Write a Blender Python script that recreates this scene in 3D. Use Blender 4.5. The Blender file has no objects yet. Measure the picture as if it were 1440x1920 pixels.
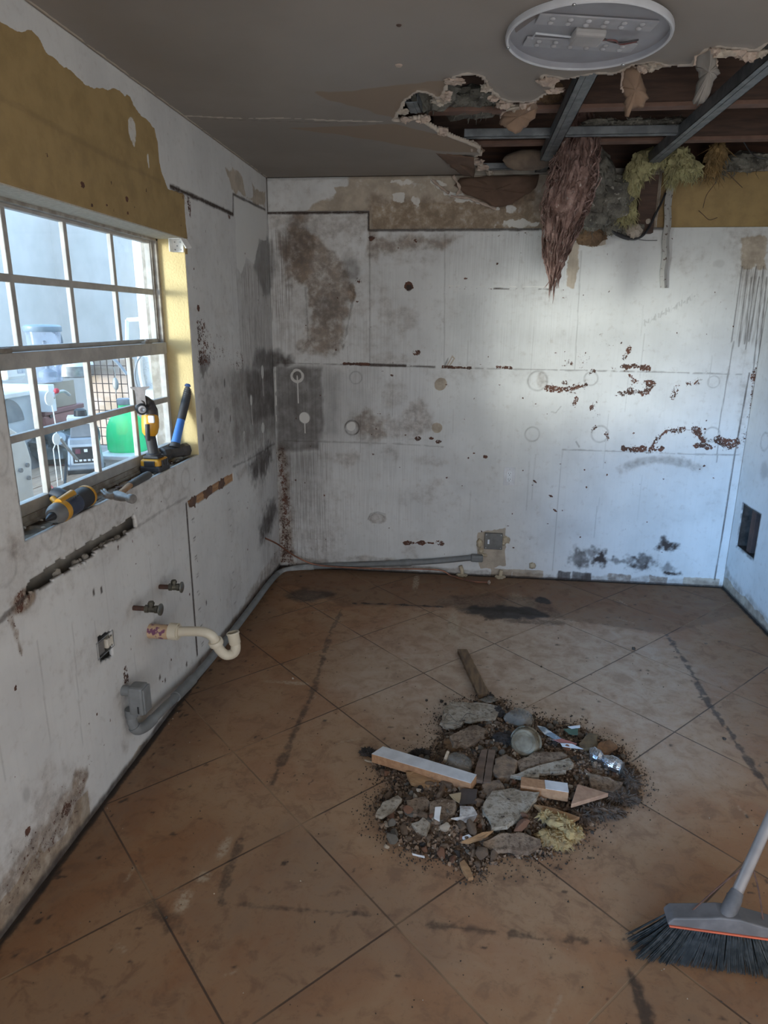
import bpy, math, random
import numpy as np
from mathutils import Vector, Matrix, Euler, noise as mnoise

SC = bpy.context.scene
COL = SC.collection
PI = math.pi
HT = 2.44      # ceiling height
RW = 2.913     # room width

# ---------------------------------------------------------------- camera
cam = bpy.data.cameras.new('camera')
cam.sensor_fit = 'VERTICAL'
cam.sensor_height = 36.0
cam.lens = 1257.52 / 1920 * 36.0
cam.clip_start = 0.02
cam_ob = bpy.data.objects.new('camera', cam)
COL.objects.link(cam_ob)
_p, _y, _r = 0.276326, 0.110509, 0.0082295
_f = Vector((-math.sin(_y) * math.cos(_p), math.cos(_y) * math.cos(_p), -math.sin(_p)))
_rt = Vector((math.cos(_y), math.sin(_y), 0))
_up = _rt.cross(_f)
_c, _s = math.cos(_r), math.sin(_r)
_r2, _u2 = _rt * _c + _up * _s, _up * _c - _rt * _s
cam_ob.matrix_world = Matrix(((_r2.x, _u2.x, -_f.x, 1.18757), (_r2.y, _u2.y, -_f.y, -4.24188), (_r2.z, _u2.z, -_f.z, 1.62696), (0, 0, 0, 1)))
SC.camera = cam_ob

# ---------------------------------------------------------------- light
SC.view_settings.view_transform = 'Standard'
SC.view_settings.look = 'None'
SC.view_settings.gamma = 1.0
SC.view_settings.exposure = 0.0
SC.view_settings.use_curve_mapping = False

world = bpy.data.worlds.new('sky')
SC.world = world
world.use_nodes = True
wn = world.node_tree
wn.nodes.clear()
wo = wn.nodes.new('ShaderNodeOutputWorld')
wb = wn.nodes.new('ShaderNodeBackground')
wb.inputs['Color'].default_value = (0.60, 0.80, 1.0, 1)
wb.inputs['Strength'].default_value = 3.4
# hazy white near the horizon, deep blue overhead
wtc = wn.nodes.new('ShaderNodeTexCoord'); wsp = wn.nodes.new('ShaderNodeSeparateXYZ'); wmr = wn.nodes.new('ShaderNodeMapRange')
wmr.interpolation_type = 'SMOOTHSTEP'; wmr.inputs[1].default_value = 0.03; wmr.inputs[2].default_value = 0.26
wmx = wn.nodes.new('ShaderNodeMix'); wmx.data_type = 'RGBA'
wmx.inputs[6].default_value = (0.52, 0.585, 0.64, 1); wmx.inputs[7].default_value = (0.52, 0.80, 1.20, 1)
wn.links.new(wtc.outputs['Generated'], wsp.inputs[0]); wn.links.new(wsp.outputs[2], wmr.inputs[0]); wn.links.new(wmr.outputs[0], wmx.inputs[0])
wn.links.new(wmx.outputs[2], wb.inputs['Color']); wn.links.new(wb.outputs[0], wo.inputs[0])

def lamp(name, kind, loc, direction, energy, color, **kw):
    l = bpy.data.lights.new(name, kind)
    l.energy = energy
    l.color = color
    for k, v in kw.items():
        setattr(l, k, v)
    o = bpy.data.objects.new(name, l)
    COL.objects.link(o)
    o.location = loc
    o.rotation_euler = Vector(direction).to_track_quat('-Z', 'Y').to_euler()
    return o

# soft low sun behind thin cloud, entering by the window on the left
lamp('sun', 'SUN', (-6, -8, 3), (1.12, 1.0, -0.05), 3.3, (1.0, 0.97, 0.91), angle=math.radians(8))
# the bright veil of cloud round it
lamp('sun_glow', 'SUN', (-6.5, -8, 3), (1.15, 1.0, -0.05), 4.4, (0.98, 0.97, 0.93), angle=math.radians(27))
# blue skylight from the glass door in the left wall behind the camera
side_light = lamp('side_door_daylight', 'AREA', (0.06, -5.35, 1.20), (2.80, 5.1, -0.85), 7.6, (0.24, 0.54, 1.0), shape='RECTANGLE', size=0.8, size_y=0.8, spread=math.radians(26))
# added warm fill lamp at the unseen rear opening behind the camera
rear_fill = lamp('rear_fill_lamp', 'AREA', (1.9, -6.3, 1.15), (-0.05, 1, 0.0), 40.0, (1.0, 0.93, 0.86), shape='RECTANGLE', size=1.7, size_y=2.0)

# ---------------------------------------------------------------- helpers: objects
MW = {}
def tag(o, label=None, cat=None, group=None, kind=None):
    if label: o['label'] = label
    if cat: o['category'] = cat
    if group: o['group'] = group
    if kind: o['kind'] = kind
    return o

def thing(name, label, cat, loc=(0, 0, 0), rot=(0, 0, 0), group=None, mat=None):
    o = bpy.data.objects.new(name, None)
    o.empty_display_size = 0.05
    COL.objects.link(o)
    m = mat if mat is not None else Matrix.Translation(Vector(loc)) @ Euler(rot).to_matrix().to_4x4()
    o.matrix_world = m
    MW[o.name] = m
    return tag(o, label, cat, group)

def axes(loc, zdir, xhint=(1, 0, 0)):
    """matrix whose local z runs along zdir and local x leans to xhint"""
    z = Vector(zdir).normalized()
    x = Vector(xhint)
    x = (x - z * x.dot(z)).normalized()
    y = z.cross(x)
    return Matrix(((x.x, y.x, z.x, loc[0]), (x.y, y.y, z.y, loc[1]), (x.z, y.z, z.z, loc[2]), (0, 0, 0, 1)))

class MB:
    """collects shapes and links them as one mesh object"""
    def __init__(self):
        self.v = []; self.f = []
    def add(self, vs, fs, m=None):
        n = len(self.v)
        for p in vs:
            p = Vector(p)
            self.v.append(m @ p if m is not None else p)
        self.f += [tuple(i + n for i in t) for t in fs]
        return self
    def box(self, a, b, m=None):
        x0, y0, z0 = a; x1, y1, z1 = b
        return self.add([(x0, y0, z0), (x1, y0, z0), (x1, y1, z0), (x0, y1, z0), (x0, y0, z1), (x1, y0, z1), (x1, y1, z1), (x0, y1, z1)],
                        [(0, 3, 2, 1), (4, 5, 6, 7), (0, 1, 5, 4), (1, 2, 6, 5), (2, 3, 7, 6), (3, 0, 4, 7)], m)
    def cyl(self, p0, p1, r0, r1=None, n=20, m=None):
        return self.tube([p0, p1], [r0, r0 if r1 is None else r1], n, m=m)
    def tube(self, pts, r, n=10, m=None, caps=True, flat=1.0):
        pts = [Vector(p) for p in pts]
        if not hasattr(r, '__len__'): r = [r] * len(pts)
        vs = []; fs = []
        t0 = (pts[1] - pts[0]).normalized()
        ref = Vector((0, 0, 1)) if abs(t0.z) < 0.9 else Vector((1, 0, 0))
        nx = t0.cross(ref).normalized()
        for i, p in enumerate(pts):
            a = pts[max(i - 1, 0)]; b = pts[min(i + 1, len(pts) - 1)]
            t = (b - a).normalized() if (b - a).length > 1e-9 else t0
            nx = (nx - t * nx.dot(t)).normalized()
            ny = t.cross(nx)
            for k in range(n):
                an = 2 * PI * k / n
                vs.append(p + nx * math.cos(an) * r[i] + ny * math.sin(an) * r[i] * flat)
        for i in range(len(pts) - 1):
            for k in range(n):
                a = i * n + k; b = i * n + (k + 1) % n
                fs.append((a, b, b + n, a + n))
        if caps:
            fs.append(tuple(range(n - 1, -1, -1)))
            e = (len(pts) - 1) * n
            fs.append(tuple(range(e, e + n)))
        return self.add(vs, fs, m)
    def lathe(self, prof, n=32, m=None, sx=1.0, sy=1.0, close=True):
        vs = []; fs = []
        for r, h in prof:
            for k in range(n):
                an = 2 * PI * k / n
                vs.append((r * math.cos(an) * sx, r * math.sin(an) * sy, h))
        for i in range(len(prof) - 1):
            for k in range(n):
                a = i * n + k; b = i * n + (k + 1) % n
                fs.append((a, b, b + n, a + n))
        if close:
            if prof[0][0] > 1e-6: fs.append(tuple(range(n - 1, -1, -1)))
            e = (len(prof) - 1) * n
            if prof[-1][0] > 1e-6: fs.append(tuple(range(e, e + n)))
        return self.add(vs, fs, m)
    def prism(self, poly, h0, h1, m=None):
        n = len(poly)
        ar = sum(poly[i][0] * poly[(i + 1) % n][1] - poly[(i + 1) % n][0] * poly[i][1] for i in range(n))
        if ar < 0: poly = poly[::-1]
        vs = [(p[0], p[1], h0) for p in poly] + [(p[0], p[1], h1) for p in poly]
        fs = [tuple(range(n - 1, -1, -1)), tuple(range(n, 2 * n))]
        fs += [(i, (i + 1) % n, n + (i + 1) % n, n + i) for i in range(n)]
        return self.add(vs, fs, m)
    def ball(self, c, r, nu=16, nv=10, m=None):
        if not hasattr(r, '__len__'): r = (r, r, r)
        vs = []; fs = []
        for j in range(nv + 1):
            th = PI * j / nv
            for i in range(nu):
                ph = 2 * PI * i / nu
                vs.append((c[0] + r[0] * math.sin(th) * math.cos(ph), c[1] + r[1] * math.sin(th) * math.sin(ph), c[2] + r[2] * math.cos(th)))
        for j in range(nv):
            for i in range(nu):
                a = j * nu + i; b = j * nu + (i + 1) % nu
                fs.append((a, a + nu, b + nu, b))
        return self.add(vs, fs, m)
    def build(self, name, mat, parent=None, smooth=False, bevel=0, world=True, seg=2):
        vs = self.v
        off = Vector((0, 0, 0))
        if parent is None:
            xs = [p.x for p in vs]; ys = [p.y for p in vs]; zs = [p.z for p in vs]
            off = Vector(((min(xs) + max(xs)) / 2, (min(ys) + max(ys)) / 2, min(zs)))
            vs = [p - off for p in vs]
        elif world:
            inv = MW[parent.name].inverted()
            vs = [inv @ p for p in vs]
        me = bpy.data.meshes.new(name)
        me.from_pydata([tuple(p) for p in vs], [], self.f)
        me.validate()
        me.materials.append(mat)
        if smooth:
            me.polygons.foreach_set('use_smooth', [True] * len(me.polygons))
        o = bpy.data.objects.new(name, me)
        COL.objects.link(o)
        if parent is not None:
            o.parent = parent
            MW[o.name] = MW[parent.name]
        else:
            o.location = off
            MW[o.name] = Matrix.Translation(off)
        if bevel:
            b = o.modifiers.new('bevel', 'BEVEL')
            b.width = bevel; b.segments = seg; b.limit_method = 'ANGLE'; b.angle_limit = math.radians(35)
        if smooth:
            try:
                me.set_sharp_from_angle(angle=math.radians(40))
            except Exception:
                pass
        return o

def spline(pts, k=8):
    """Catmull-Rom through the points"""
    P = [Vector(p) for p in pts]
    P = [P[0] * 2 - P[1]] + P + [P[-1] * 2 - P[-2]]
    out = []
    for i in range(1, len(P) - 2):
        for j in range(k):
            t = j / k
            a, b, c, d = P[i - 1], P[i], P[i + 1], P[i + 2]
            out.append(0.5 * ((2 * b) + (c - a) * t + (2 * a - 5 * b + 4 * c - d) * t * t + (3 * b - a - 3 * c + d) * t ** 3))
    out.append(P[-2])
    return out

def copy_thing(root, m, label=None, group=None):
    c = root.copy(); COL.objects.link(c); c.matrix_world = m; MW[c.name] = m
    if label: c['label'] = label
    if group: c['group'] = group
    for ch in root.children:
        d = ch.copy(); COL.objects.link(d); d.parent = c
        for g in ch.children:
            e = g.copy(); COL.objects.link(e); e.parent = d
    return c

# ---------------------------------------------------------------- helpers: materials
class NT:
    def __init__(self, name, rough=0.7, metal=0.0, spec=None):
        self.m = bpy.data.materials.new(name)
        self.m.use_nodes = True
        self.t = self.m.node_tree
        self.b = self.t.nodes['Principled BSDF']
        self.b.inputs['Roughness'].default_value = rough
        self.b.inputs['Metallic'].default_value = metal
        if spec is not None: self.b.inputs['Specular IOR Level'].default_value = spec
        self.co = self.t.nodes.new('ShaderNodeTexCoord').outputs['Object']
    def n(self, typ, **kw):
        nd = self.t.nodes.new(typ)
        for k, v in kw.items(): setattr(nd, k, v)
        return nd
    def put(self, sock, v):
        if isinstance(v, bpy.types.NodeSocket): self.t.links.new(v, sock)
        elif isinstance(v, (tuple, list)) and len(v) == 3 and sock.type == 'RGBA': sock.default_value = (*v, 1)
        else: sock.default_value = v
    def math(self, op, a, b=0.0, c=None, clamp=False):
        nd = self.n('ShaderNodeMath', operation=op, use_clamp=clamp)
        self.put(nd.inputs[0], a); self.put(nd.inputs[1], b)
        if c is not None: self.put(nd.inputs[2], c)
        return nd.outputs[0]
    def map(self, scale=(1, 1, 1), rot=(0, 0, 0), loc=(0, 0, 0)):
        nd = self.n('ShaderNodeMapping')
        self.put(nd.inputs['Vector'], self.co)
        nd.inputs['Scale'].default_value = scale; nd.inputs['Rotation'].default_value = rot; nd.inputs['Location'].default_value = loc
        return nd.outputs[0]
    def noise(self, scale=5, detail=4, rough=0.55, vec=None, dist=0.0, out=0):
        nd = self.n('ShaderNodeTexNoise')
        self.put(nd.inputs['Vector'], vec if vec is not None else self.co)
        nd.inputs['Scale'].default_value = scale; nd.inputs['Detail'].default_value = detail
        nd.inputs['Roughness'].default_value = rough; nd.inputs['Distortion'].default_value = dist
        return nd.outputs[out]
    def step(self, v, lo, hi, a=0.0, b=1.0):
        nd = self.n('ShaderNodeMapRange', interpolation_type='SMOOTHSTEP')
        self.put(nd.inputs[0], v)
        nd.inputs[1].default_value = lo; nd.inputs[2].default_value = hi; nd.inputs[3].default_value = a; nd.inputs[4].default_value = b
        return nd.outputs[0]
    def mix(self, fac, a, b, mode='MIX'):
        nd = self.n('ShaderNodeMix', data_type='RGBA', blend_type=mode)
        self.put(nd.inputs[0], fac); self.put(nd.inputs[6], a); self.put(nd.inputs[7], b)
        return nd.outputs[2]
    def attr(self, name):
        nd = self.n('ShaderNodeAttribute', attribute_name=name)
        sp = self.n('ShaderNodeSeparateColor')
        self.t.links.new(nd.outputs['Color'], sp.inputs[0])
        return sp.outputs[0], sp.outputs[1], sp.outputs[2], nd.outputs['Alpha']
    def color(self, c): self.put(self.b.inputs['Base Color'], c)
    def rough(self, v): self.put(self.b.inputs['Roughness'], v)
    def bump(self, h, strength=0.3, dist=0.005):
        nd = self.n('ShaderNodeBump')
        nd.inputs['Strength'].default_value = strength; nd.inputs['Distance'].default_value = dist
        self.put(nd.inputs['Height'], h)
        self.t.links.new(nd.outputs[0], self.b.inputs['Normal'])

def mat(name, c1, c2=None, rough=0.6, metal=0.0, scale=12.0, detail=4, bump=0.0, bscale=None, stretch=None, lo=0.35, hi=0.65, spec=None):
    """two-tone noise material with optional bump"""
    t = NT(name, rough, metal, spec)
    if c2 is None: c2 = tuple(x * 0.82 for x in c1)
    vec = t.map(stretch) if stretch else None
    n = t.noise(scale, detail, vec=vec)
    t.color(t.mix(t.step(n, lo, hi), c1, c2))
    if bump:
        t.bump(t.noise(bscale or scale * 4, 4, vec=vec), bump, 0.004)
    return t.m

# ---------------------------------------------------------------- helpers: noise fields and brushes for wear on the large surfaces
_rng = np.random.RandomState(7)
_TAB = _rng.rand(512, 512).astype(np.float32)
def vnoise(x, y, s=0):
    x = x + s * 17.31; y = y + s * 9.17
    xi = np.floor(x).astype(np.int64); yi = np.floor(y).astype(np.int64)
    fx = x - xi; fy = y - yi
    fx = fx * fx * (3 - 2 * fx); fy = fy * fy * (3 - 2 * fy)
    xi &= 511; yi &= 511; x1 = (xi + 1) & 511; y1 = (yi + 1) & 511
    return ((_TAB[xi, yi] * (1 - fx) + _TAB[x1, yi] * fx) * (1 - fy) + (_TAB[xi, y1] * (1 - fx) + _TAB[x1, y1] * fx) * fy)
def fbm(x, y, f=1.0, o=4, s=0):
    r = 0; a = 0.5
    for i in range(o):
        r = r + a * vnoise(x * f, y * f, s + i * 3); f = f * 2.03; a *= 0.5
    return r / (1 - 0.5 ** o)
def sstep(a, b, x):
    t = np.clip((x - a) / (b - a), 0, 1)
    return t * t * (3 - 2 * t)

class Sheet:
    """a finely divided flat surface with wear masks kept per vertex; a,b are its in-plane axes"""
    def __init__(self, A, B):
        self.A1, self.B1 = np.array(A), np.array(B)
        self.A, self.B = np.meshgrid(self.A1, self.B1, indexing='ij')
        self.M = {}
        self.keep = None
        self.seed = 1
    def ch(self, n):
        if n not in self.M: self.M[n] = np.zeros(self.A.shape, np.float32)
        return self.M[n]
    def win(self, a0, a1, b0, b1):
        i0, i1 = np.searchsorted(self.A1, [a0, a1]); j0, j1 = np.searchsorted(self.B1, [b0, b1])
        return slice(max(i0 - 1, 0), i1 + 1), slice(max(j0 - 1, 0), j1 + 1)
    def put(self, n, w, val, mode):
        c = self.ch(n)[w]
        if mode == 'max': np.maximum(c, val, out=c)
        elif mode == 'sub': c *= (1 - np.clip(val, 0, 1))
        else: c += val
    def ell(self, n, c, ra, rb, amp=1.0, soft=0.5, warp=0.3, wf=14, mode='max', rot=0):
        k = max(ra, rb) * 1.9
        w = self.win(c[0] - k, c[0] + k, c[1] - k, c[1] + k)
        a, b = self.A[w], self.B[w]
        if a.size == 0: return
        self.seed += 1
        da, db = a - c[0], b - c[1]
        if rot: cr, sr = math.cos(rot), math.sin(rot); da, db = da * cr + db * sr, -da * sr + db * cr
        d = np.sqrt((da / ra) ** 2 + (db / rb) ** 2)
        d = d + (fbm(a, b, wf, 4, self.seed) - 0.5) * 2 * warp
        self.put(n, w, amp * sstep(1 + soft * 0.5, 1 - soft * 0.5, d), mode)
    def ring(self, n, c, ra, rb, amp=1.0, t=0.12, warp=0.05):
        k = max(ra, rb) * 1.5
        w = self.win(c[0] - k, c[0] + k, c[1] - k, c[1] + k)
        a, b = self.A[w], self.B[w]
        if a.size == 0: return
        self.seed += 1
        d = np.sqrt(((a - c[0]) / ra) ** 2 + ((b - c[1]) / rb) ** 2) + (fbm(a, b, 30, 3, self.seed) - .5) * warp
        br = 0.45 + 0.9 * fbm(a, b, 40, 2, self.seed + 5)
        self.put(n, w, amp * br * np.exp(-((d - 1) / t) ** 2), 'max')
    def poly(self, n, pts, amp=1.0, soft=0.01, warp=0.01, wf=14, mode='max', grad=None):
        P = np.array(pts)
        k = soft + warp + 0.01
        w = self.win(P[:, 0].min() - k, P[:, 0].max() + k, P[:, 1].min() - k, P[:, 1].max() + k)
        a, b = self.A[w], self.B[w]
        if a.size == 0: return
        self.seed += 1
        wa = a + (fbm(a, b, wf, 4, self.seed) - 0.5) * 2 * warp
        wb_ = b + (fbm(a, b, wf, 4, self.seed + 7) - 0.5) * 2 * warp
        ins = np.zeros(a.shape, bool); dist = np.full(a.shape, 1e9)
        for i in range(len(P)):
            x0, y0 = P[i]; x1, y1 = P[(i + 1) % len(P)]
            cond = ((y0 > wb_) != (y1 > wb_))
            xx = (x1 - x0) * (wb_ - y0) / ((y1 - y0) if y1 != y0 else 1e-9) + x0
            ins ^= cond & (wa < xx)
            L = (x1 - x0) ** 2 + (y1 - y0) ** 2 + 1e-12
            t = np.clip(((wa - x0) * (x1 - x0) + (wb_ - y0) * (y1 - y0)) / L, 0, 1)
            dist = np.minimum(dist, np.hypot(wa - x0 - t * (x1 - x0), wb_ - y0 - t * (y1 - y0)))
        sd = np.where(ins, dist, -dist)
        self.put(n, w, amp * sstep(-soft, soft, sd), mode)
        return w, sd
    def line(self, n, pts, wd, amp=1.0, jit=0.0, broken=0.0, mode='max'):
        for i in range(len(pts) - 1):
            (x0, y0), (x1, y1) = pts[i], pts[i + 1]
            k = wd * 3 + jit
            w = self.win(min(x0, x1) - k, max(x0, x1) + k, min(y0, y1) - k, max(y0, y1) + k)
            a, b = self.A[w], self.B[w]
            if a.size == 0: continue
            self.seed += 1
            L = (x1 - x0) ** 2 + (y1 - y0) ** 2 + 1e-12
            t = np.clip(((a - x0) * (x1 - x0) + (b - y0) * (y1 - y0)) / L, 0, 1)
            d = np.hypot(a - x0 - t * (x1 - x0), b - y0 - t * (y1 - y0))
            if jit: d = np.abs(d + (fbm(a, b, 25, 3, self.seed) - 0.5) * 2 * jit)
            v = amp * sstep(wd, wd * 0.35, d)
            if broken: v = v * sstep(broken - 0.08, broken + 0.08, fbm(a, b, 30, 3, self.seed + 3))
            self.put(n, w, v, mode)
    def build(self, name, mat, place, chans, solid=0.0, keep=None, disp=None, flip=False):
        """place(a,b,d) -> world coordinates; keep = boolean per face; disp = height per vertex"""
        na, nb = self.A.shape
        D = np.zeros(self.A.shape) if disp is None else disp
        X, Y, Z = place(self.A, self.B, D)
        co = np.stack([np.broadcast_to(X, self.A.shape), np.broadcast_to(Y, self.A.shape), np.broadcast_to(Z, self.A.shape)], -1).reshape(-1, 3).astype(np.float32)
        idx = np.arange(na * nb).reshape(na, nb)
        q = np.stack([idx[:-1, :-1], idx[1:, :-1], idx[1:, 1:], idx[:-1, 1:]], -1)
        if flip: q = q[..., ::-1]
        if keep is not None: q = q[keep]
        q = q.reshape(-1, 4)
        used = np.zeros(na * nb, bool); used[q.ravel()] = True
        re = np.cumsum(used) - 1
        co = co[used]; q = re[q]
        me = bpy.data.meshes.new(name)
        me.vertices.add(len(co)); me.vertices.foreach_set('co', co.ravel())
        me.loops.add(q.size); me.loops.foreach_set('vertex_index', q.ravel().astype(np.int32))
        me.polygons.add(len(q)); me.polygons.foreach_set('loop_start', np.arange(0, q.size, 4, dtype=np.int32))
        me.polygons.foreach_set('loop_total', np.full(len(q), 4, np.int32))
        me.update(calc_edges=True)
        for k in range(0, len(chans), 4):
            at = me.color_attributes.new('wear%d' % (k // 4), 'FLOAT_COLOR', 'POINT')
            arr = np.zeros((na * nb, 4), np.float32)
            for j, n in enumerate(chans[k:k + 4]):
                arr[:, j] = self.ch(n).ravel()
            if len(chans[k:k + 4]) < 4: arr[:, 3] = 1
            at.data.foreach_set('color', arr[used].ravel())
        me.polygons.foreach_set('use_smooth', np.ones(len(q), bool))
        me.materials.append(mat)
        o = bpy.data.objects.new(name, me)
        COL.objects.link(o)
        if solid:
            s = o.modifiers.new('thickness', 'SOLIDIFY'); s.thickness = solid; s.offset = -1
        return o

# ---------------------------------------------------------------- plaster material shared by the worn walls
WCH = ['brown', 'dark', 'chip', 'tan', 'yellow', 'line', 'white', 'drip']
def wall_material(name, base1, base2, yellow=(0.36, 0.25, 0.115), yellow2=(0.29, 0.20, 0.09), dirt=0.45):
    t = NT(name, 0.82, spec=0.25)
    br, dk, cp, al = t.attr('wear0')
    yl, ln, wh, dr = t.attr('wear1')
    n1 = t.noise(3.5, 5); n2 = t.noise(26, 6, 0.65); n3 = t.noise(75, 4, 0.6); n4 = t.noise(11, 6, 0.6)
    streak = t.noise(1.0, 3, vec=t.map((60, 60, 1.6)))
    streak2 = t.noise(1.0, 4, vec=t.map((150, 150, 3.5)))
    c = t.mix(t.step(n1, 0.35, 0.7), base1, base2)
    c = t.mix(t.math('MULTIPLY', t.step(streak, 0.45, 0.75), 0.12), c, tuple(x * 0.78 for x in base2))
    c = t.mix(t.math('MULTIPLY', t.step(n2, 0.52, 0.78), dirt), c, (0.40, 0.36, 0.33))
    # yellow old paint
    yc = t.mix(t.step(n4, 0.35, 0.7), yellow, yellow2)
    m = t.step(t.math('ADD', yl, t.math('MULTIPLY', t.math('SUBTRACT', n2, 0.5), 0.5)), 0.44, 0.56)
    c = t.mix(m, c, yc)
    # bare skim coat
    tc = t.mix(t.step(n4, 0.35, 0.68), (0.46, 0.38, 0.29), (0.33, 0.27, 0.20))
    m = t.step(t.math('ADD', al, t.math('MULTIPLY', t.math('SUBTRACT', n2, 0.5), 0.6)), 0.4, 0.6)
    c = t.mix(t.math('MULTIPLY', m, 0.85), c, tc)
    # water stains
    m = t.math('MULTIPLY', t.math('MULTIPLY', br, 0.92), t.step(t.math('ADD', t.math('ADD', t.math('MULTIPLY', n4, 0.5), t.math('MULTIPLY', n2, 0.5)), t.math('MULTIPLY', br, 0.20)), 0.42, 0.72), clamp=True)
    c = t.mix(m, c, t.mix(t.step(n2, 0.35, 0.65), (0.27, 0.185, 0.12), (0.155, 0.115, 0.088)))
    # streaks
    m = t.math('MULTIPLY', dr, t.step(streak2, 0.44, 0.62), clamp=True)
    c = t.mix(m, c, (0.15, 0.12, 0.105))
    # soot and mould
    m = t.math('MULTIPLY', dk, t.math('ADD', t.math('MULTIPLY', t.step(streak, 0.3, 0.7), 0.10), t.step(n4, 0.25, 0.65, 0.70, 0.98)), clamp=True)
    c = t.mix(m, c, (0.060, 0.048, 0.044))
    # bright filler
    m = t.step(t.math('ADD', wh, t.math('MULTIPLY', t.math('SUBTRACT', n2, 0.5), 0.5)), 0.45, 0.6)
    c = t.mix(t.math('MULTIPLY', m, 0.8), c, (0.70, 0.69, 0.66))
    # chipped paint showing brown underneath
    n5 = t.noise(170, 3, 0.6)
    nn = t.math('ADD', t.math('ADD', t.math('MULTIPLY', n3, 0.40), t.math('MULTIPLY', n5, 0.28)), t.math('MULTIPLY', n2, 0.32))
    cm = t.step(t.math('ADD', nn, t.math('MULTIPLY', t.math('SUBTRACT', cp, 1.0), 0.26)), 0.452, 0.475)
    cm = t.math('MULTIPLY', cm, t.step(cp, 0.02, 0.10))
    c = t.mix(cm, c, t.mix(t.step(n4, 0.4, 0.6), (0.125, 0.058, 0.040), (0.075, 0.043, 0.033)))
    # joints, scratches and painted step shadows
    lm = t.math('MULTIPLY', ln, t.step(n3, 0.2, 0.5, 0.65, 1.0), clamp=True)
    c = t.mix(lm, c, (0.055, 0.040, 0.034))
    t.color(c)
    h = t.math('SUBTRACT', t.math('MULTIPLY', n3, 0.18), t.math('ADD', cm, lm))
    t.bump(h, 0.35, 0.003)
    return t.m

M_wall = wall_material('painted drywall', (0.66, 0.665, 0.66), (0.58, 0.585, 0.58))
M_wall_l = wall_material('painted drywall by the window', (0.64, 0.63, 0.61), (0.57, 0.56, 0.545))
M_raw = mat('raw block and mortar', (0.30, 0.27, 0.23), (0.20, 0.175, 0.15), 0.9, scale=9, bump=0.5)
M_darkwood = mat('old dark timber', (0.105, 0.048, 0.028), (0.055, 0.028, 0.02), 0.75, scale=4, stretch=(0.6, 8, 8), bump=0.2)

# ---------------------------------------------------------------- back wall
st = 0.005
bx_ = np.unique(np.concatenate([np.arange(0, RW, st), [0.614, RW]]))
bz_ = np.unique(np.concatenate([np.arange(0, 2.255, st), [2.153, 2.255]]))
W = Sheet(bx_, bz_)
A, B = W.A, W.B
# large water stains, upper left
W.poly('brown', [(0.006, 2.252), (0.614, 2.252), (0.614, 2.124), (0.317, 2.096), (0.008, 2.157)], 0.55, 0.03, 0.05)
W.poly('brown', [(0.107, 2.156), (0.318, 2.125), (0.494, 1.945), (0.523, 1.808), (0.476, 1.636), (0.434, 1.443), (0.305, 1.416), (0.170, 1.473), (0.242, 1.634), (0.219, 1.822), (0.098, 1.884)], 0.85, 0.03, 0.035, 20)
W.ell('brown', (0.185, 2.036), 0.12, 0.22, 0.95, 0.8, 0.4)
W.ell('dark', (0.177, 2.081), 0.10, 0.13, 0.45, 0.9, 0.5)
W.ell('dark', (0.501, 1.930), 0.05, 0.09, 0.5, 0.8, 0.5)
W.ell('dark', (0.350, 1.698), 0.10, 0.10, 0.4, 0.9, 0.6)
W.ell('brown', (0.510, 1.798), 0.03, 0.06, 0.95, 0.6, 0.6)
W.line('line', [(0.223, 1.822), (0.232, 1.506), (0.169, 1.456)], 0.006, 0.35, 0.01)
W.line('line', [(0.494, 1.848), (0.523, 1.792), (0.482, 1.604), (0.447, 1.444)], 0.007, 0.4, 0.015)
W.ell('brown', (0.272, 1.474), 0.13, 0.06, 0.7, 0.8, 0.6)
W.ell('brown', (0.434, 0.767), 0.16, 0.05, 0.45, 0.9, 0.6)
W.poly('brown', [(0.620, 2.136), (1.143, 2.121), (1.053, 2.028), (0.624, 2.017)], 0.8, 0.04, 0.05, 16)
W.ell('brown', (0.640, 2.065), 0.05, 0.10, 0.7, 0.8, 0.5)
W.ell('brown', (0.609, 0.980), 0.13, 0.10, 0.75, 0.8, 0.5)
W.ell('brown', (0.916, 1.039), 0.10, 0.13, 0.62, 0.6, 0.4)
W.ell('brown', (0.798, 0.968), 0.12, 0.06, 0.5, 0.8, 0.5)
W.ell('brown', (0.748, 0.811), 0.09, 0.05, 0.35, 0.9, 0.6)
W.ell('brown', (0.759, 1.399), 0.15, 0.05, 0.40, 0.9, 0.5)
W.ell('brown', (1.174, 1.325), 0.20, 0.06, 0.30, 0.9, 0.5)
W.poly('tan', [(1.773, 2.075), (1.847, 2.089), (1.840, 1.812), (1.784, 1.826)], 0.75, 0.02, 0.02)
W.poly('tan', [(2.706, 2.113), (2.862, 2.112), (2.893, 1.910), (2.747, 1.930)], 0.62, 0.02, 0.02)
W.poly('brown', [(2.560, 2.238), (2.843, 2.236), (2.915, 1.772), (2.710, 1.887)], 0.40, 0.06, 0.06)
W.ell('dark', (2.449, 2.215), 0.09, 0.035, 0.42, 0.7, 0.5)
W.poly('brown', [(-0.083, 0.310), (0.430, 0.331), (0.427, 0.008), (-0.097, -0.019)], 0.40, 0.05, 0.05)
W.ell('brown', (0.647, 0.076), 0.18, 0.03, 0.60, 0.8, 0.5)
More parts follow.
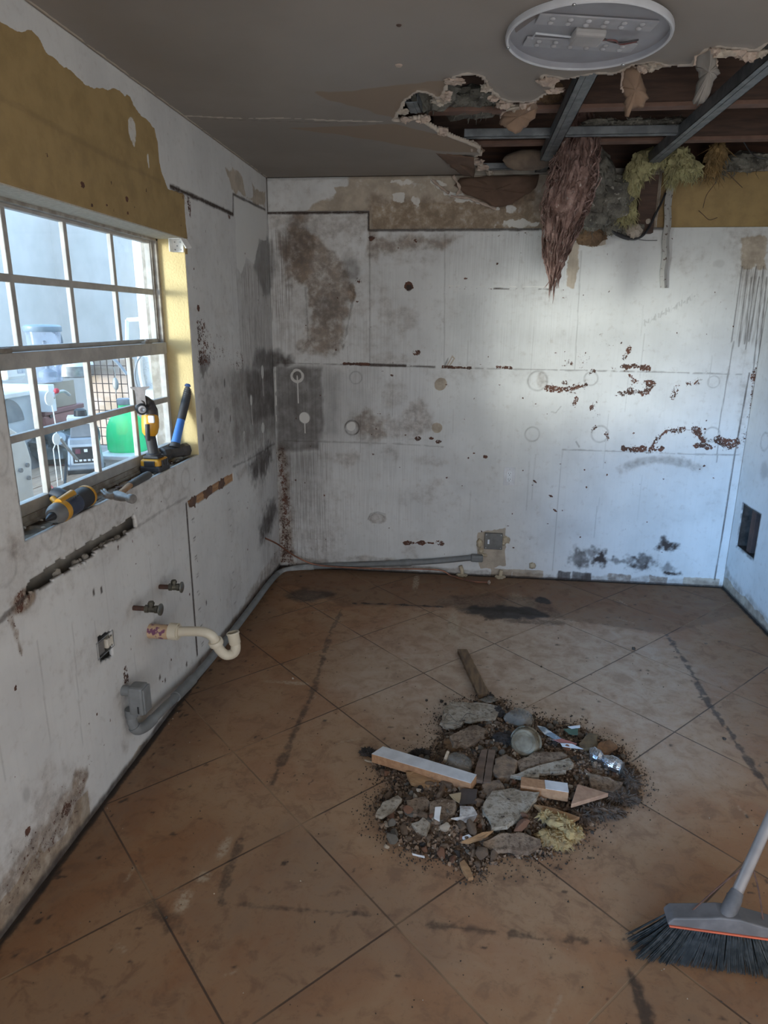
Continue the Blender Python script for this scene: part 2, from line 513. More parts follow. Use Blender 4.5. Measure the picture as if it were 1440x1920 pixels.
# soot by the left corner
W.poly('dark', [(0.015, 1.353), (0.317, 1.350), (0.325, 1.008), (0.294, 0.815), (0.001, 0.789)], 0.78, 0.022, 0.014)
W.poly('dark', [(0.303, 1.337), (0.440, 1.333), (0.436, 0.907), (0.295, 0.868)], 0.42, 0.06, 0.03)
W.poly('dark', [(-0.005, 0.825), (0.294, 0.833), (0.254, 0.618), (-0.013, 0.609)], 0.40, 0.08, 0.03)
W.line('line', [(0.0, 2.247), (0.612, 2.247), (0.612, 2.15)], 0.012, 1.0, 0.004)  # shadow of the panel step painted as a dark line
W.line('line', [(0.614, 2.147), (1.60, 2.147)], 0.010, 0.9, 0.004)  # same painted step shadow, lower panel edge
W.ell('brown', (.30, 1.85), .36, .42, .35, .8, .5)
W.poly('dark', [(-0.060, 0.894), (0.338, 0.904), (0.286, 0.400), (-0.082, 0.347)], 0.25, 0.08, 0.05)
W.poly('dark', [(-0.107, 1.437), (0.032, 1.445), (0.117, 1.413), (0.132, 1.361), (-0.113, 1.304)], 0.9, 0.03, 0.03, 25)
W.poly('dark', [(-0.077, 2.082), (0.016, 2.097), (0.035, 1.976), (0.019, 1.822), (-0.089, 1.821)], 0.6, 0.02, 0.02)
W.poly('dark', [(0.304, 1.344), (0.642, 1.349), (0.609, 0.877), (0.294, 0.833)], 0.22, 0.08, 0.05)
W.poly('drip', [(0.008, 2.157), (0.139, 2.126), (0.124, 1.633), (-0.012, 1.632)], 0.65, 0.03, 0.03)
W.poly('drip', [(0.005, 1.632), (0.174, 1.634), (0.167, 1.375), (0.002, 1.372)], 0.28, 0.03, 0.03)
W.poly('drip', [(0.046, 0.861), (0.365, 0.870), (0.353, 0.023), (0.017, 0.007)], 0.42, 0.05, 0.03)
W.poly('drip', [(1.074, 2.133), (1.814, 2.118), (1.836, 1.856), (1.084, 1.855)], 0.14, 0.05, 0.03)
W.poly('drip', [(1.092, 1.809), (1.841, 1.803), (1.875, 1.399), (1.106, 1.388)], 0.08, 0.05, 0.03)
W.poly('drip', [(2.730, 1.944), (2.888, 1.944), (2.956, 1.505), (2.769, 1.534)], 0.45, 0.03, 0.03)
W.ell('drip', (0.5, 1.0), 0.5, 0.9, 0.15, 0.9, 0.2)
for (x0, z0), (x1, z1) in [((2.750, 1.944), (2.751, 1.533)), ((2.781, 1.930), (2.794, 1.504)), ((2.808, 1.887), (2.824, 1.519)), ((2.825, 1.944), (2.835, 1.489)), ((2.851, 1.887), (2.846, 1.534)), ((2.865, 1.944), (2.897, 1.352)), ((2.891, 1.887), (2.921, 1.353))]:
    W.line('line', [(x0, z0), (x1, z1)], 0.005, 0.7)
# rust-coloured speckle down the left edge
W.poly('chip', [(0.003, 0.860), (0.068, 0.855), (0.092, 0.612), (0.099, 0.242), (0.130, 0.005), (-0.021, -0.003)], 0.86, 0.05, 0.02)
W.poly('brown', [(0.003, 0.860), (0.068, 0.855), (0.103, 0.613), (0.107, 0.242), (0.130, 0.005), (-0.021, -0.003)], 0.85, 0.04, 0.02)
W.poly('chip', [(-0.004, 2.246), (0.608, 2.247), (0.608, 2.168), (-0.007, 2.172)], 0.22, 0.03, 0.02)
# the edge bead in the corner
W.line('white', [(0.014, 1.346), (0.011, 0.965)], 0.006, 0.9, 0.004, 0.35)
# panel joints
W.line('line', [(0.012, 1.372), (0.474, 1.366), (1.090, 1.356), (1.815, 1.354), (2.315, 1.352), (2.832, 1.345)], 0.005, 0.5, 0.003, 0.38)
W.line('line', [(0.617, 2.142), (0.619, 1.368)], 0.0045, 0.45, 0.001)
W.line('line', [(1.062, 2.133), (1.084, 1.355)], 0.004, 0.30, 0.001)
W.line('line', [(1.852, 2.031), (1.871, 1.361)], 0.004, 0.30, 0.001)
W.line('white', [(1.091, 1.837), (1.783, 1.832)], 0.006, 0.7, 0.003, 0.4)
W.line('line', [(0.304, 1.350), (0.316, 0.855)], 0.004, 0.15)
W.line('line', [(0.047, 0.875), (0.782, 0.875), (1.090, 0.863)], 0.006, 0.35, 0.004, 0.35)
W.line('chip', [(1.085, 1.825), (1.784, 1.817)], 0.014, 0.62, 0.003, 0.42)
W.line('line', [(1.363, 1.822), (1.475, 1.820)], 0.006, 0.85, 0.003, 0.3)
W.line('line', [(1.624, 1.820), (1.717, 1.817)], 0.004, 0.8, 0.003, 0.3)
W.line('chip', [(0.457, 1.372), (0.615, 1.371)], 0.016, 1.2, 0.002)
W.line('line', [(0.626, 1.368), (0.843, 1.365)], 0.012, 0.95, 0.003)
W.line('line', [(0.843, 1.365), (1.025, 1.361)], 0.007, 0.8, 0.003, 0.3)
W.line('chip', [(1.074, 1.362), (1.244, 1.358)], 0.015, 1.1, 0.003)
W.line('chip', [(1.406, 1.367), (1.490, 1.362)], 0.016, 1.1, 0.003)
W.ell('chip', (0.857, 1.833), 0.030, 0.026, 1.3, 0.3, 0.4, 40)
W.ell('line', (0.858, 1.824), 0.018, 0.020, 1.0, 0.3, 0.5, 40)
for c, r, a in [((0.549, 1.866), .022, .75), ((0.543, 1.743), .012, .8), ((0.904, 1.446), .028, .9), ((1.159, 1.446), .016, .3), ((0.760, 1.305), .012, 1.0), ((0.644, 0.801), .012, .8),
                ((0.932, 0.913), .022, .9), ((1.014, 0.915), .018, .9), ((1.065, 0.896), .02, .8), ((1.365, 0.809), .018, 1.0), ((1.290, 0.827), .01, .9), ((0.880, 0.209), .03, .9), ((0.969, 0.213), .03, 1.0), ((1.092, 0.218), .03, .8),
                ((1.193, 1.879), .012, .9), ((1.776, 1.773), .014, .7), ((1.439, 1.747), .01, .6), ((0.630, 2.106), .025, .9), ((0.891, 2.087), .014, .9), ((0.790, 2.049), .01, .9)]:
    W.ell('chip', c, r, r * 0.65, 1.15 * a, 0.4, 0.5, 40)
for (u0, u1, z) in [((0.905, 0.210), (1.047, 0.216), 0)] :
    W.line('chip', [u0, u1], 0.012, 1.0, 0.006, 0.35)
W.line('line', [(1.105, 1.414), (1.084, 1.362), (1.140, 1.356)], 0.005, 0.55, 0.006)
W.line('tan', [(1.100, 1.369), (1.131, 1.427), (1.144, 1.414), (1.107, 1.356), (1.238, 1.358)], 0.006, 0.9, 0.002)
# round plugs and patches
for c, ra, kind in [((0.155, 1.292), .036, 'w'), ((0.196, 1.029), .034, 'W'), ((0.531, 1.288), .038, 'r'), ((0.506, 0.971), .046, 'R'), ((1.064, 1.258), .040, 't'), ((1.049, 0.984), .032, 't'),
                    ((1.655, 1.287), .058, 'r'), ((1.971, 1.306), .040, 'r'), ((2.682, 1.299), .034, 'r'), ((1.645, 0.959), .044, 'r'), ((2.055, 0.970), .050, 'r'), ((2.715, 0.984), .044, 'r')]:
    if kind == 't':
        W.ell('tan', c, ra, ra, 0.95, 0.2, 0.2); W.ell('brown', c, ra, ra, 0.35, .3, .3)
    elif kind == 'W':
        W.ell('white', c, ra, ra, 1.0, 0.15, 0.15); W.ell('dark', c, ra, ra, .9, .2, .1, mode='sub')
        W.line('white', [c, (c[0] + .002, c[1] - .10)], 0.008, 0.7)
    elif kind == 'w':
        W.ring('white', c, ra, ra, 1.0, 0.3); W.line('white', [c, (c[0] + .004, c[1] - .17)], 0.008, 0.75); W.line('white', [(c[0] + .05, c[1] - .05), (c[0] + .054, c[1] - .12)], 0.005, 0.5)
        W.line('white', [(c[0] - .07, c[1] - .04), (c[0] - .06, c[1] - .14)], 0.005, 0.5)
    else:
        W.ring('line', c, ra, ra, 0.40 if kind == 'r' else 0.8, 0.10)
        if kind == 'R': W.ell('white', (c[0] - .01, c[1] + .005), ra * .7, ra * .7, .8, .4, .5)
W.ell('brown', (1.684, 1.288), .035, .05, 0.5, .6, .5)
W.ell('brown', (0.671, 0.371), .062, .040, 0.60, 0.3, 0.25); W.ell('chip', (0.671, 0.371), .058, .036, 0.20, 0.3, 0.25)
W.line('line', [(0.610, 0.361), (0.624, 0.398), (0.674, 0.415), (0.724, 0.402)], 0.006, .4, 0.002)
# chipped clumps on the right half
for pts, wd, a in [([(1.722, 1.244), (1.793, 1.235), (1.872, 1.246), (1.931, 1.260)], .022, 1.1), ([(1.789, 1.283), (1.829, 1.265)], .02, .9), ([(1.763, 1.212), (1.830, 1.175)], .03, .45),
                   ([(2.161, 1.220), (2.203, 1.237), (2.297, 1.229), (2.329, 1.280)], .022, 1.05), ([(2.254, 1.199), (2.452, 1.235)], .03, .45), ([(2.297, 1.292), (2.337, 1.287)], .018, 1.1),
                   ([(2.151, 1.384), (2.219, 1.379), (2.300, 1.374)], .018, 1.1), ([(1.871, 1.367), (2.158, 1.372)], .014, .6), ([(2.178, 1.481), (2.158, 1.428)], .018, .95), ([(1.956, 1.331), (1.984, 1.363)], .02, .9),
                   ([(2.208, 0.888), (2.272, 0.883), (2.342, 0.885)], .018, 1.15), ([(2.367, 0.882), (2.431, 0.884)], .016, 1.1), ([(2.372, 0.899), (2.397, 0.953), (2.443, 0.993), (2.485, 1.007), (2.547, 1.012)], .020, 1.0),
                   ([(2.612, 1.014), (2.644, 0.982), (2.668, 0.940)], .030, 1.15), ([(2.640, 0.916), (2.710, 0.908)], .016, 1.15), ([(2.754, 0.949), (2.815, 0.931), (2.861, 0.939)], .035, 1.1),
                   ([(2.005, 0.995), (2.023, 1.009)], .016, .9), ([(2.090, 0.977), (2.107, 0.938)], .016, .95), ([(1.993, 1.129), (2.008, 1.139)], .014, 1.1), ([(2.017, 1.071), (2.022, 1.088)], .014, 1.1), ([(1.896, 1.182), (1.889, 1.150)], .016, 1.0),
                   ([(2.474, 1.251), (2.462, 1.203)], .018, .9), ([(2.537, 1.290), (2.595, 1.310)], .02, .8), ([(2.194, 1.328), (2.215, 1.303), (2.245, 1.285)], .014, .9), ([(1.813, 1.379), (1.831, 1.398)], .02, .9),
                   ([(2.904, 1.383), (2.912, 1.228)], .022, 1.0), ([(2.918, 1.213), (2.923, 1.038)], .020, .75), ([(2.908, 1.037), (2.908, 0.908)], .03, .72), ([(2.484, 0.836), (2.689, 0.828)], .02, .35)]:
    W.line('chip', pts, wd * 1.35, a * .93, 0.020)
    W.line('chip', pts, wd * 2.6, a * .56, 0.030)
W.poly('chip', [(1.858, 1.524), (1.963, 1.463), (1.965, 1.369), (1.871, 1.367)], 0.60, 0.02, 0.01)
W.poly('chip', [(1.982, 1.592), (2.136, 1.588), (2.176, 1.496), (2.087, 1.464), (1.993, 1.479)], 0.52, 0.02, 0.01)
W.poly('chip', [(2.225, 1.466), (2.310, 1.529), (2.343, 1.375), (2.220, 1.373)], 0.48, 0.02, 0.01)
W.poly('chip', [(2.317, 1.467), (2.857, 1.382), (2.869, 1.196), (2.428, 1.171), (2.270, 1.200)], 0.40, 0.03, 0.01)
W.poly('chip', [(1.939, 1.013), (2.872, 1.069), (2.898, 0.891), (1.854, 0.871)], 0.30, 0.03, 0.01)
W.poly('chip', [(2.018, 0.855), (2.716, 0.862), (2.726, 0.786), (2.057, 0.775)], 0.42, 0.01, 0.005)
W.poly('chip', [(1.766, 1.173), (1.891, 1.208), (1.913, 1.128), (1.800, 1.141)], 0.35, 0.02, 0.01)
W.poly('chip', [(1.647, 0.525), (1.786, 0.459), (1.810, 0.133), (1.602, 0.160)], 0.34, 0.02, 0.01)
W.ell('chip', (1.746, 0.314), .12, .2, .26, .8, .3)
W.line('brown', [(2.205, 0.753), (2.312, 0.803), (2.438, 0.821), (2.566, 0.811), (2.658, 0.781)], 0.045, 0.42, 0.012)  # smeared arc with its brown shadow painted in
W.line('dark', [(2.235, 0.774), (2.343, 0.815), (2.470, 0.822), (2.599, 0.799)], 0.030, 0.28, 0.012)  # darker core of the arc's painted shadow
W.poly('brown', [(2.816, 1.351), (2.906, 1.352), (2.912, 0.842), (2.869, 0.841)], 0.30, 0.02, 0.01)
W.line('line', [(1.838, 0.867), (2.242, 0.865), (2.623, 0.860), (2.887, 0.864)], 0.005, 0.45, 0.003, 0.25)
W.line('line', [(1.838, 0.867), (1.834, 0.532), (1.836, 0.060)], 0.0035, 0.30, 0.001)
W.line('line', [(2.876, 1.352), (2.864, 0.873), (2.863, 0.433), (2.858, 0.053)], 0.006, 0.85, 0.001)
W.line('line', [(2.763, 1.533), (2.749, 1.033), (2.766, 0.817)], 0.004, 0.6, 0.001)
for c, an in [((1.682, 0.656), -.7), ((1.788, 0.565), -.5), ((1.822, 0.471), -.6)]:
    W.ell('chip', c, .017, .007, 1.3, .3, .2, rot=an)
W.line('line', [(1.749, 1.101), (1.778, 1.095), (1.807, 1.135)], .004, .35)
W.line('line', [(1.915, 0.920), (1.937, 0.887)], .006, .5)
# scribble rubbed into the paint
p0, p1 = (2.244, 1.628), (2.510, 1.782)
for k in range(30):
    f = k / 29; z = 0.010 + 0.008 * math.sin(k * 2.1)
    x = p0[0] + (p1[0] - p0[0]) * f; zz = p0[1] + (p1[1] - p0[1]) * f
    W.line('line', [(x, zz - z), (x + 0.008 * math.sin(k * 5.3), zz + z)], 0.0045, 0.30 if k % 4 else 0.1)
W.ell('line', (2.627, 1.958), .03, .02, .16, .6, .6, 40)
# mould at the foot of the wall
for c, ra, rb, a in [((2.013, 0.150), .05, .05, .75), ((2.131, 0.160), .05, .04, .9), ((2.077, 0.201), .03, .03, .6), ((2.267, 0.144), .06, .014, .7), ((2.399, 0.154), .06, .035, .8), ((2.387, 0.117), .05, .02, .8),
                     ((2.536, 0.259), .05, .022, .95), ((2.510, 0.290), .02, .03, .8), ((2.553, 0.114), .04, .03, .55), ((2.598, 0.076), .05, .014, .95)]:
    W.ell('dark', c, ra * 1.1, rb * 1.1, a * 1.15, 1.2, 1.1, 40)
    W.ell('chip', c, ra, rb, .3, 0.8, 0.5, 25)
W.poly('brown', [(0.05, -0.01), (RW, -0.01), (RW, .04), (2.4, .05), (1.8, .035), (1.2, .05), (.6, .05), (.05, .09)], 0.6, 0.012, 0.02)
for u0, u1, a, kind in [((1.870, 0.024), (1.955, 0.028), .95, 'dark'), ((1.964, 0.010), (2.086, 0.016), .9, 'dark'), ((2.189, 0.011), (2.337, 0.018), .9, 'brown'), ((2.451, 0.017), (2.564, 0.023), .95, 'brown'),
                        ((1.576, 0.016), (1.777, 0.027), .8, 'tan'), ((2.665, 0.010), (2.895, 0.022), .8, 'tan'), ((1.434, 0.039), (1.575, 0.028), .8, 'tan')]:
    W.poly(kind, [(u0[0], 0), (u1[0], 0), (u1[0], .055), (u0[0], .06)], a, .004, .008, 30)
    W.poly('chip', [(u0[0], 0), (u1[0], 0), (u1[0], .05), (u0[0], .05)], .45, .004, .006, 30)
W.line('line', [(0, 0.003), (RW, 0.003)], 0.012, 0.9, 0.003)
# bare patch round the junction box
W.poly('tan', [(1.338, 0.303), (1.515, 0.340), (1.530, 0.074), (1.363, 0.051), (1.331, 0.222)], 0.85, 0.008, 0.012, 30)
W.poly('chip', [(1.207, 0.436), (1.685, 0.455), (1.710, 0.091), (1.221, 0.067)], 0.22, 0.05, 0.03)
# damage under the ceiling on the right
W.poly('tan', [(1.813, 2.129), (1.976, 2.139), (1.983, 2.065), (1.895, 2.054), (1.824, 2.075)], 0.9, 0.01, 0.01)
W.line('line', [(0.614, 2.15), (2.30, 2.148)], 0.010, 0.8, 0.004, 0.2)  # step shadow painted on along the panel top
W.poly('chip', [(1.080, 2.139), (1.608, 2.136), (1.611, 2.101), (1.082, 2.104)], 0.55, 0.01, 0.01)
W.poly('chip', [(0.005, 2.246), (0.614, 2.247), (0.614, 2.212), (0.004, 2.210)], 0.35, 0.01, 0.01)
W.ell('chip', (2.2, 2.10), .25, .05, .35, .7, .4)
W.ell('chip', (1.4, 1.2), 1.3, 1.0, .10, .8, .1)
for k in range(90):  # small scattered nicks
    W.ell('chip', (_rng.uniform(0.1, 2.8), _rng.uniform(0.1, 2.1)), _rng.uniform(.003, .008), _rng.uniform(.003, .008), 1.1, .5, .4, 60)
for k in range(34):  # faint old blotches and runs
    x, z = _rng.uniform(.05, 2.85), _rng.uniform(.08, 2.1)
    W.ell('brown', (x, z), _rng.uniform(.03, .16), _rng.uniform(.03, .12), _rng.uniform(.10, .30) * (1.5 if x < 1.1 else .8), 1.0, .9, 9)
for k in range(26):
    x, z = _rng.uniform(.05, 2.85), _rng.uniform(.5, 2.1); l = _rng.uniform(.05, .35)
    W.line('line', [(x, z), (x + _rng.uniform(-.004, .004), z - l)], .0035, _rng.uniform(.10, .30))
W.ell('brown', (0.832, 2.005), .18, .10, .30, 1.0, .9, 9); W.ell('brown', (0.642, 1.510), .14, .10, .28, 1.0, .9, 9); W.ell('brown', (0.286, 0.400), .22, .25, .30, 1.0, .7, 7)
W.ell('chip', (0.183, 1.945), .2, .3, .42, .9, .5); W.ell('chip', (0.281, 0.136), .25, .12, .46, .9, .5); W.ell('chip', (0.781, 0.985), .35, .15, .40, .9, .5); W.ell('chip', (0.640, 2.094), .3, .06, .48, .9, .5)
Dp = -0.010 * sstep(0.8, 1.0, 0 * W.A)
dsp = np.zeros(W.A.shape)
dd = np.hypot((W.A - (0.671, 0.371)[0]) / .055, (W.B - (0.671, 0.371)[1]) / .036); dsp += 0.012 * sstep(1.0, 0.7, dd)
kp = ~((W.A[:-1, :-1] >= 0.6139) & (W.B[:-1, :-1] >= 2.1529 ))
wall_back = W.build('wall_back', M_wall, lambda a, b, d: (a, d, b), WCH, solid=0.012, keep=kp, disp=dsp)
tag(wall_back, kind='structure')

# upper band of the back wall, set behind the panels
U = Sheet(np.arange(0, RW + .004, .007), np.arange(2.10, 2.4401, .0068))
U.ch('tan')[:] = 0.62
U.poly('tan', [(0.004, 2.443), (0.466, 2.437), (0.481, 2.400), (0.191, 2.259), (-0.004, 2.252)], 0.9, 0.03, 0.02, mode='sub')
U.poly('brown', [(0.195, 2.404), (0.481, 2.386), (0.639, 2.378), (0.607, 2.322), (0.193, 2.308)], 0.15, 0.03, 0.02)
U.poly('tan', [(0.405, 2.381), (0.607, 2.379), (0.607, 2.264), (0.449, 2.265)], 1.0, 0.02, 0.02)
U.ch('brown')[:] = np.maximum(U.ch('brown'), 0.16)
U.poly('brown', [(0.6, 2.1), (2.3, 2.1), (2.3, 2.36), (0.6, 2.34)], 0.70, 0.04, 0.03)
U.poly('yellow', [(2.26, 2.05), (3.2, 2.05), (3.2, 2.6), (2.26, 2.6)], 1.0, 0.004, 0.004)
U.poly('tan', [(2.26, 2.05), (3.2, 2.05), (3.2, 2.6), (2.26, 2.6)], 1.0, 0.004, 0.004, mode='sub')
U.poly('yellow', [(0.607, 2.313), (1.136, 2.316), (1.573, 2.345), (1.602, 2.142), (0.614, 2.153)], 0.52, 0.02, 0.03)
for c, ra, rb in [((0.789, 2.320), .05, .03), ((0.889, 2.307), .045, .03), ((1.142, 2.316), .05, .03), ((1.524, 2.176), .14, .03), ((1.443, 2.262), .04, .03), ((1.026, 2.393), .05, .02), ((0.825, 2.410), .10, .03)]:
    U.ell('white', c, ra * .9, rb * .9, 0.62, 0.7, 0.9, 30)
U.poly('brown', [(1.138, 2.420), (1.583, 2.414), (1.562, 2.289), (1.352, 2.257), (1.179, 2.377)], 1.0, 0.01, 0.02, 20)
U.line('white', [(0.979, 2.414), (1.058, 2.351), (1.182, 2.316), (1.367, 2.257)], 0.012, 1.0, 0.012)
U.ell('chip', (1.3, 2.25), .8, .1, .22, .6, .4)
U.line('line', [(0, 2.43), (1.1, 2.436)], 0.006, 0.3, 0.003)
U.poly('brown', [(2.094, 2.421), (2.209, 2.419), (2.229, 2.115), (2.111, 2.116)], 1.0, 0.01, 0.01)
wu = U.build('wall_back_band', M_wall, lambda a, b, d: (a, 0.0125 + d, b), WCH, solid=0.012)
tag(wu, kind='structure'); wu.name = 'wall_back_upper'
bk = MB(); bk.box((-0.2, 0.027, -0.05), (RW + 0.25, 0.20, 2.435)); o = bk.build('wall_back_core', M_raw); tag(o, kind='structure')
pl = MB(); pl.box((1.15, 0.0, 2.437), (RW, 0.16, 2.462))
o = pl.build('trim_plate', mat('pale plate timber', (0.36, 0.33, 0.28), (0.25, 0.22, 0.19), 0.8, scale=14, bump=.3), bevel=.002); tag(o, kind='structure')
o.name = 'trim_1'

# ---------------------------------------------------------------- left wall
WY0, WY1, WZ0, WZ1 = -2.590, -1.305, 1.030, 1.962
ly = np.unique(np.round(np.concatenate([np.arange(-4.6, 0, .006), [WY0, WY1, 0.0]]), 5))
lz = np.unique(np.round(np.concatenate([np.arange(0, 2.44, .006), [WZ0, WZ1, 2.44]]), 5))
L = Sheet(ly, lz)
# ochre paint above and beside the window
L.poly('yellow', [(-4.7, 2.20), (-2.403, 2.341), (-2.265, 2.370), (-2.196, 2.352), (-2.092, 2.339), (-2.009, 2.315), (-1.872, 2.351), (-1.776, 2.384), (-1.703, 2.364), (-1.639, 2.339), (-1.518, 2.330), (-1.502, 2.220), (-1.440, 2.137), (-1.274, 2.142), (-1.272, 1.95), (-1.272, 1.90), (-2.66, 1.90), (-4.7, 1.90)], 1.0, 0.006, 0.02)
L.poly('white', [(-4.6, 2.25), (-4.6, 2.44), (-1.0, 2.44), (-1.230, 2.378), (-1.637, 2.348), (-2.090, 2.347), (-2.194, 2.359)], 0.20, 0.01, 0.02)
L.line('line', [(-4.6, 2.12), (-2.345, 2.166), (-1.931, 2.146), (-1.507, 2.144)], 0.012, 0.16, 0.006)
for c, r in [((-2.084, 2.030), .014), ((-1.797, 2.034), .014), ((-1.946, 1.991), .008), ((-1.799, 1.988), .008), ((-2.043, 1.976), .007), ((-1.745, 2.017), .006), ((-1.656, 1.971), .004)]:
    L.ell('chip', c, r, r * .7, 1.2, .5, .4, 50)
L.ell('white', (-1.713, 2.278), .03, .05, .6, .5, .5); L.ell('white', (-1.708, 2.242), .02, .04, .6, .5, .5); L.ell('white', (-1.598, 2.200), .01, .03, .6, .5, .5)
# patched area and torn edge by the corner
L.poly('tan', [(-0.755, 2.376), (-0.663, 2.372), (-0.406, 2.372), (-0.033, 2.357), (-0.047, 2.262), (-0.601, 2.248), (-0.640, 2.266)], 0.62, 0.02, 0.03)
L.poly('tan', [(-0.476, 2.384), (-0.308, 2.391), (-0.274, 2.294), (-0.401, 2.281)], 0.9, 0.01, 0.02, mode='sub')
L.poly('brown', [(-1.267, 2.022), (-0.704, 2.120), (-0.745, 1.523), (-1.258, 1.582)], 0.10, 0.05, 0.05)
L.line('line', [(-1.408, 2.143), (-1.245, 2.145), (-1.028, 2.148), (-0.642, 2.149)], 0.014, 1.0, 0.004)  # this and the next two lines: step shadow painted dark
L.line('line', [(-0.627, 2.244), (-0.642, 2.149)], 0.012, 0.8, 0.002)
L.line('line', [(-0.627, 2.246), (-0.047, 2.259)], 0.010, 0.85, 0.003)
L.ell('chip', (-1.224, 2.102), .02, .06, .9, .6, .4); L.ell('chip', (-0.702, 2.135), .02, .02, .9, .6, .4); L.ell('chip', (-1.272, 2.121), .03, .03, .7, .6, .4)
L.poly('chip', [(-0.604, 2.230), (-0.071, 2.250), (-0.146, 2.110), (-0.581, 2.111)], 0.30, 0.01, 0.01)
L.poly('white', [(-0.611, 2.239), (-0.037, 2.249), (-0.049, 2.086), (-0.194, 2.076), (-0.319, 1.927), (-0.451, 1.961), (-0.558, 1.866), (-0.624, 1.899)], 0.85, 0.008, 0.015, 20)
L.poly('dark', [(-0.215, 2.074), (-0.046, 2.107), (0.209, 2.126), (0.116, 1.811), (-0.108, 1.756), (-0.320, 1.921)], 0.55, 0.02, 0.02)
L.poly('brown', [(-0.617, 1.886), (-0.381, 1.917), (-0.076, 1.818), (0.006, 1.372), (-0.653, 1.381)], 0.22, 0.03, 0.02)
L.poly('drip', [(-0.608, 1.887), (-0.379, 1.931), (0.085, 1.952), (0.026, 1.337), (-0.635, 1.379)], 0.55, 0.03, 0.02)
L.line('line', [(-0.634, 1.885), (-0.612, 1.349)], 0.006, 0.35, 0.003)
L.line('line', [(0.022, 2.264), (0.039, 1.337)], 0.012, 0.35, 0.004)
# chipped paint beside the window
L.ell('chip', (-1.196, 1.679), .018, .018, 1.2, .4, .3, 40)
L.poly('chip', [(-1.239, 1.651), (-1.123, 1.647), (-1.089, 1.532), (-1.080, 1.420), (-1.269, 1.415)], 0.80, 0.03, 0.02)
L.poly('chip', [(-1.241, 1.501), (-1.143, 1.497), (-1.089, 1.408), (-1.243, 1.418)], 0.92, 0.02, 0.02)
L.poly('chip', [(-1.110, 1.569), (-0.996, 1.529), (-0.962, 1.426), (-1.110, 1.410)], 0.66, 0.03, 0.02)
L.poly('chip', [(-0.723, 1.495), (-0.592, 1.476), (-0.585, 1.347), (-0.746, 1.359)], 0.7, 0.02, 0.02)
L.poly('chip', [(-0.972, 1.452), (-0.734, 1.427), (-0.746, 1.359), (-0.985, 1.376)], 0.45, 0.03, 0.02)
L.ell('dark', (-1.156, 1.425), .06, .05, .7, .9, .9, 30)
# soot shadow of the old cabinet
L.poly('dark', [(-0.826, 1.381), (-0.607, 1.383), (0.081, 1.368), (0.079, 0.953), (-0.531, 0.936), (-0.808, 0.971)], 0.45, 0.05, 0.02)
L.poly('dark', [(-0.609, 1.372), (0.081, 1.368), (0.088, 1.023), (-0.515, 1.042)], 0.78, 0.04, 0.02)
L.poly('dark', [(-0.347, 1.467), (0.118, 1.450), (0.098, 1.299), (-0.467, 1.354)], 0.7, 0.03, 0.03)
L.poly('brown', [(-1.228, 1.393), (-0.742, 1.381), (-0.730, 0.898), (-1.251, 0.885), (-1.286, 1.033)], 0.34, 0.05, 0.03)
L.poly('dark', [(-1.228, 1.393), (-0.742, 1.381), (-0.730, 0.898), (-1.251, 0.885), (-1.286, 1.033)], 0.14, 0.05, 0.03)
L.poly('dark', [(-1.221, 1.398), (0.107, 1.366), (0.069, 0.884), (-0.827, 0.859), (-1.284, 0.892)], 0.26, 0.06, 0.03)
L.poly('brown', [(-1.058, 1.381), (0.103, 1.333), (0.069, 0.884), (-0.822, 0.887)], 0.35, 0.06, 0.03)
L.poly('drip', [(-0.829, 1.365), (0.077, 1.334), (0.038, 0.853), (-0.818, 0.915)], 0.4, 0.03, 0.03)
L.poly('dark', [(-0.615, 0.844), (-0.325, 0.884), (-0.062, 0.878), (-0.103, 0.767), (-0.295, 0.694), (-0.511, 0.727)], 0.9, 0.06, 0.06, 30)
L.poly('dark', [(-0.437, 0.426), (-0.264, 0.497), (-0.090, 0.486), (-0.036, 0.398), (-0.193, 0.298), (-0.431, 0.311)], 0.9, 0.07, 0.06, 30)
L.poly('drip', [(-0.436, 0.872), (0.038, 0.853), (-0.041, 0.059), (-0.430, 0.164)], 0.35, 0.03, 0.02)
for c, ra, rb, k in [((-1.042, 1.178), .04, .042, 'o'), ((-0.614, 1.338), .045, .045, 'o'), ((-0.647, 1.008), .035, .042, 'r'), ((-0.274, 0.999), .03, .03, 'w'), ((-0.237, 1.329), .025, .04, 'w'), ((-0.482, 1.190), .02, .03, 'w'), ((-1.180, 1.012), .038, .04, 'g'),
                     ((-1.206, 1.333), .035, .04, 'g'), ((-1.476, 0.954), .045, .045, 'g'), ((-1.671, 0.954), .045, .04, 'g'), ((-1.851, 0.934), .03, .035, 'g'), ((-2.065, 0.964), .04, .035, 'g'), ((-2.468, 1.016), .05, .05, 'g'), ((-2.274, 0.982), .045, .05, 'g'), ((-2.689, 0.989), .05, .05, 'g'), ((-2.639, 1.289), .03, .06, 'g')]:
    if k == 'o': L.ell('dark', c, ra, rb, .55, .15, .1)
    elif k == 'r': L.ell('chip', c, ra, rb, .55, .3, .3); L.ell('white', c, ra * .9, rb * .9, .5, .3, .3); L.line('white', [c, (c[0], c[1] - .1)], .010, .6)
    elif k == 'w': L.ell('white', c, ra, rb, 1, .2, .2); L.ell('dark', c, ra, rb, .9, .2, .1, mode='sub'); L.line('white', [c, (c[0] + .005, c[1] - .14)], .010, .7)
    else: L.ring('line', c, ra, rb, .24, .10, .15)
for c in [(-0.909, 1.323), (-0.851, 1.134), (-1.240, 1.100), (-1.245, 1.188)]:
    L.ell('line', c, .010, .02, .7, .6, .4)
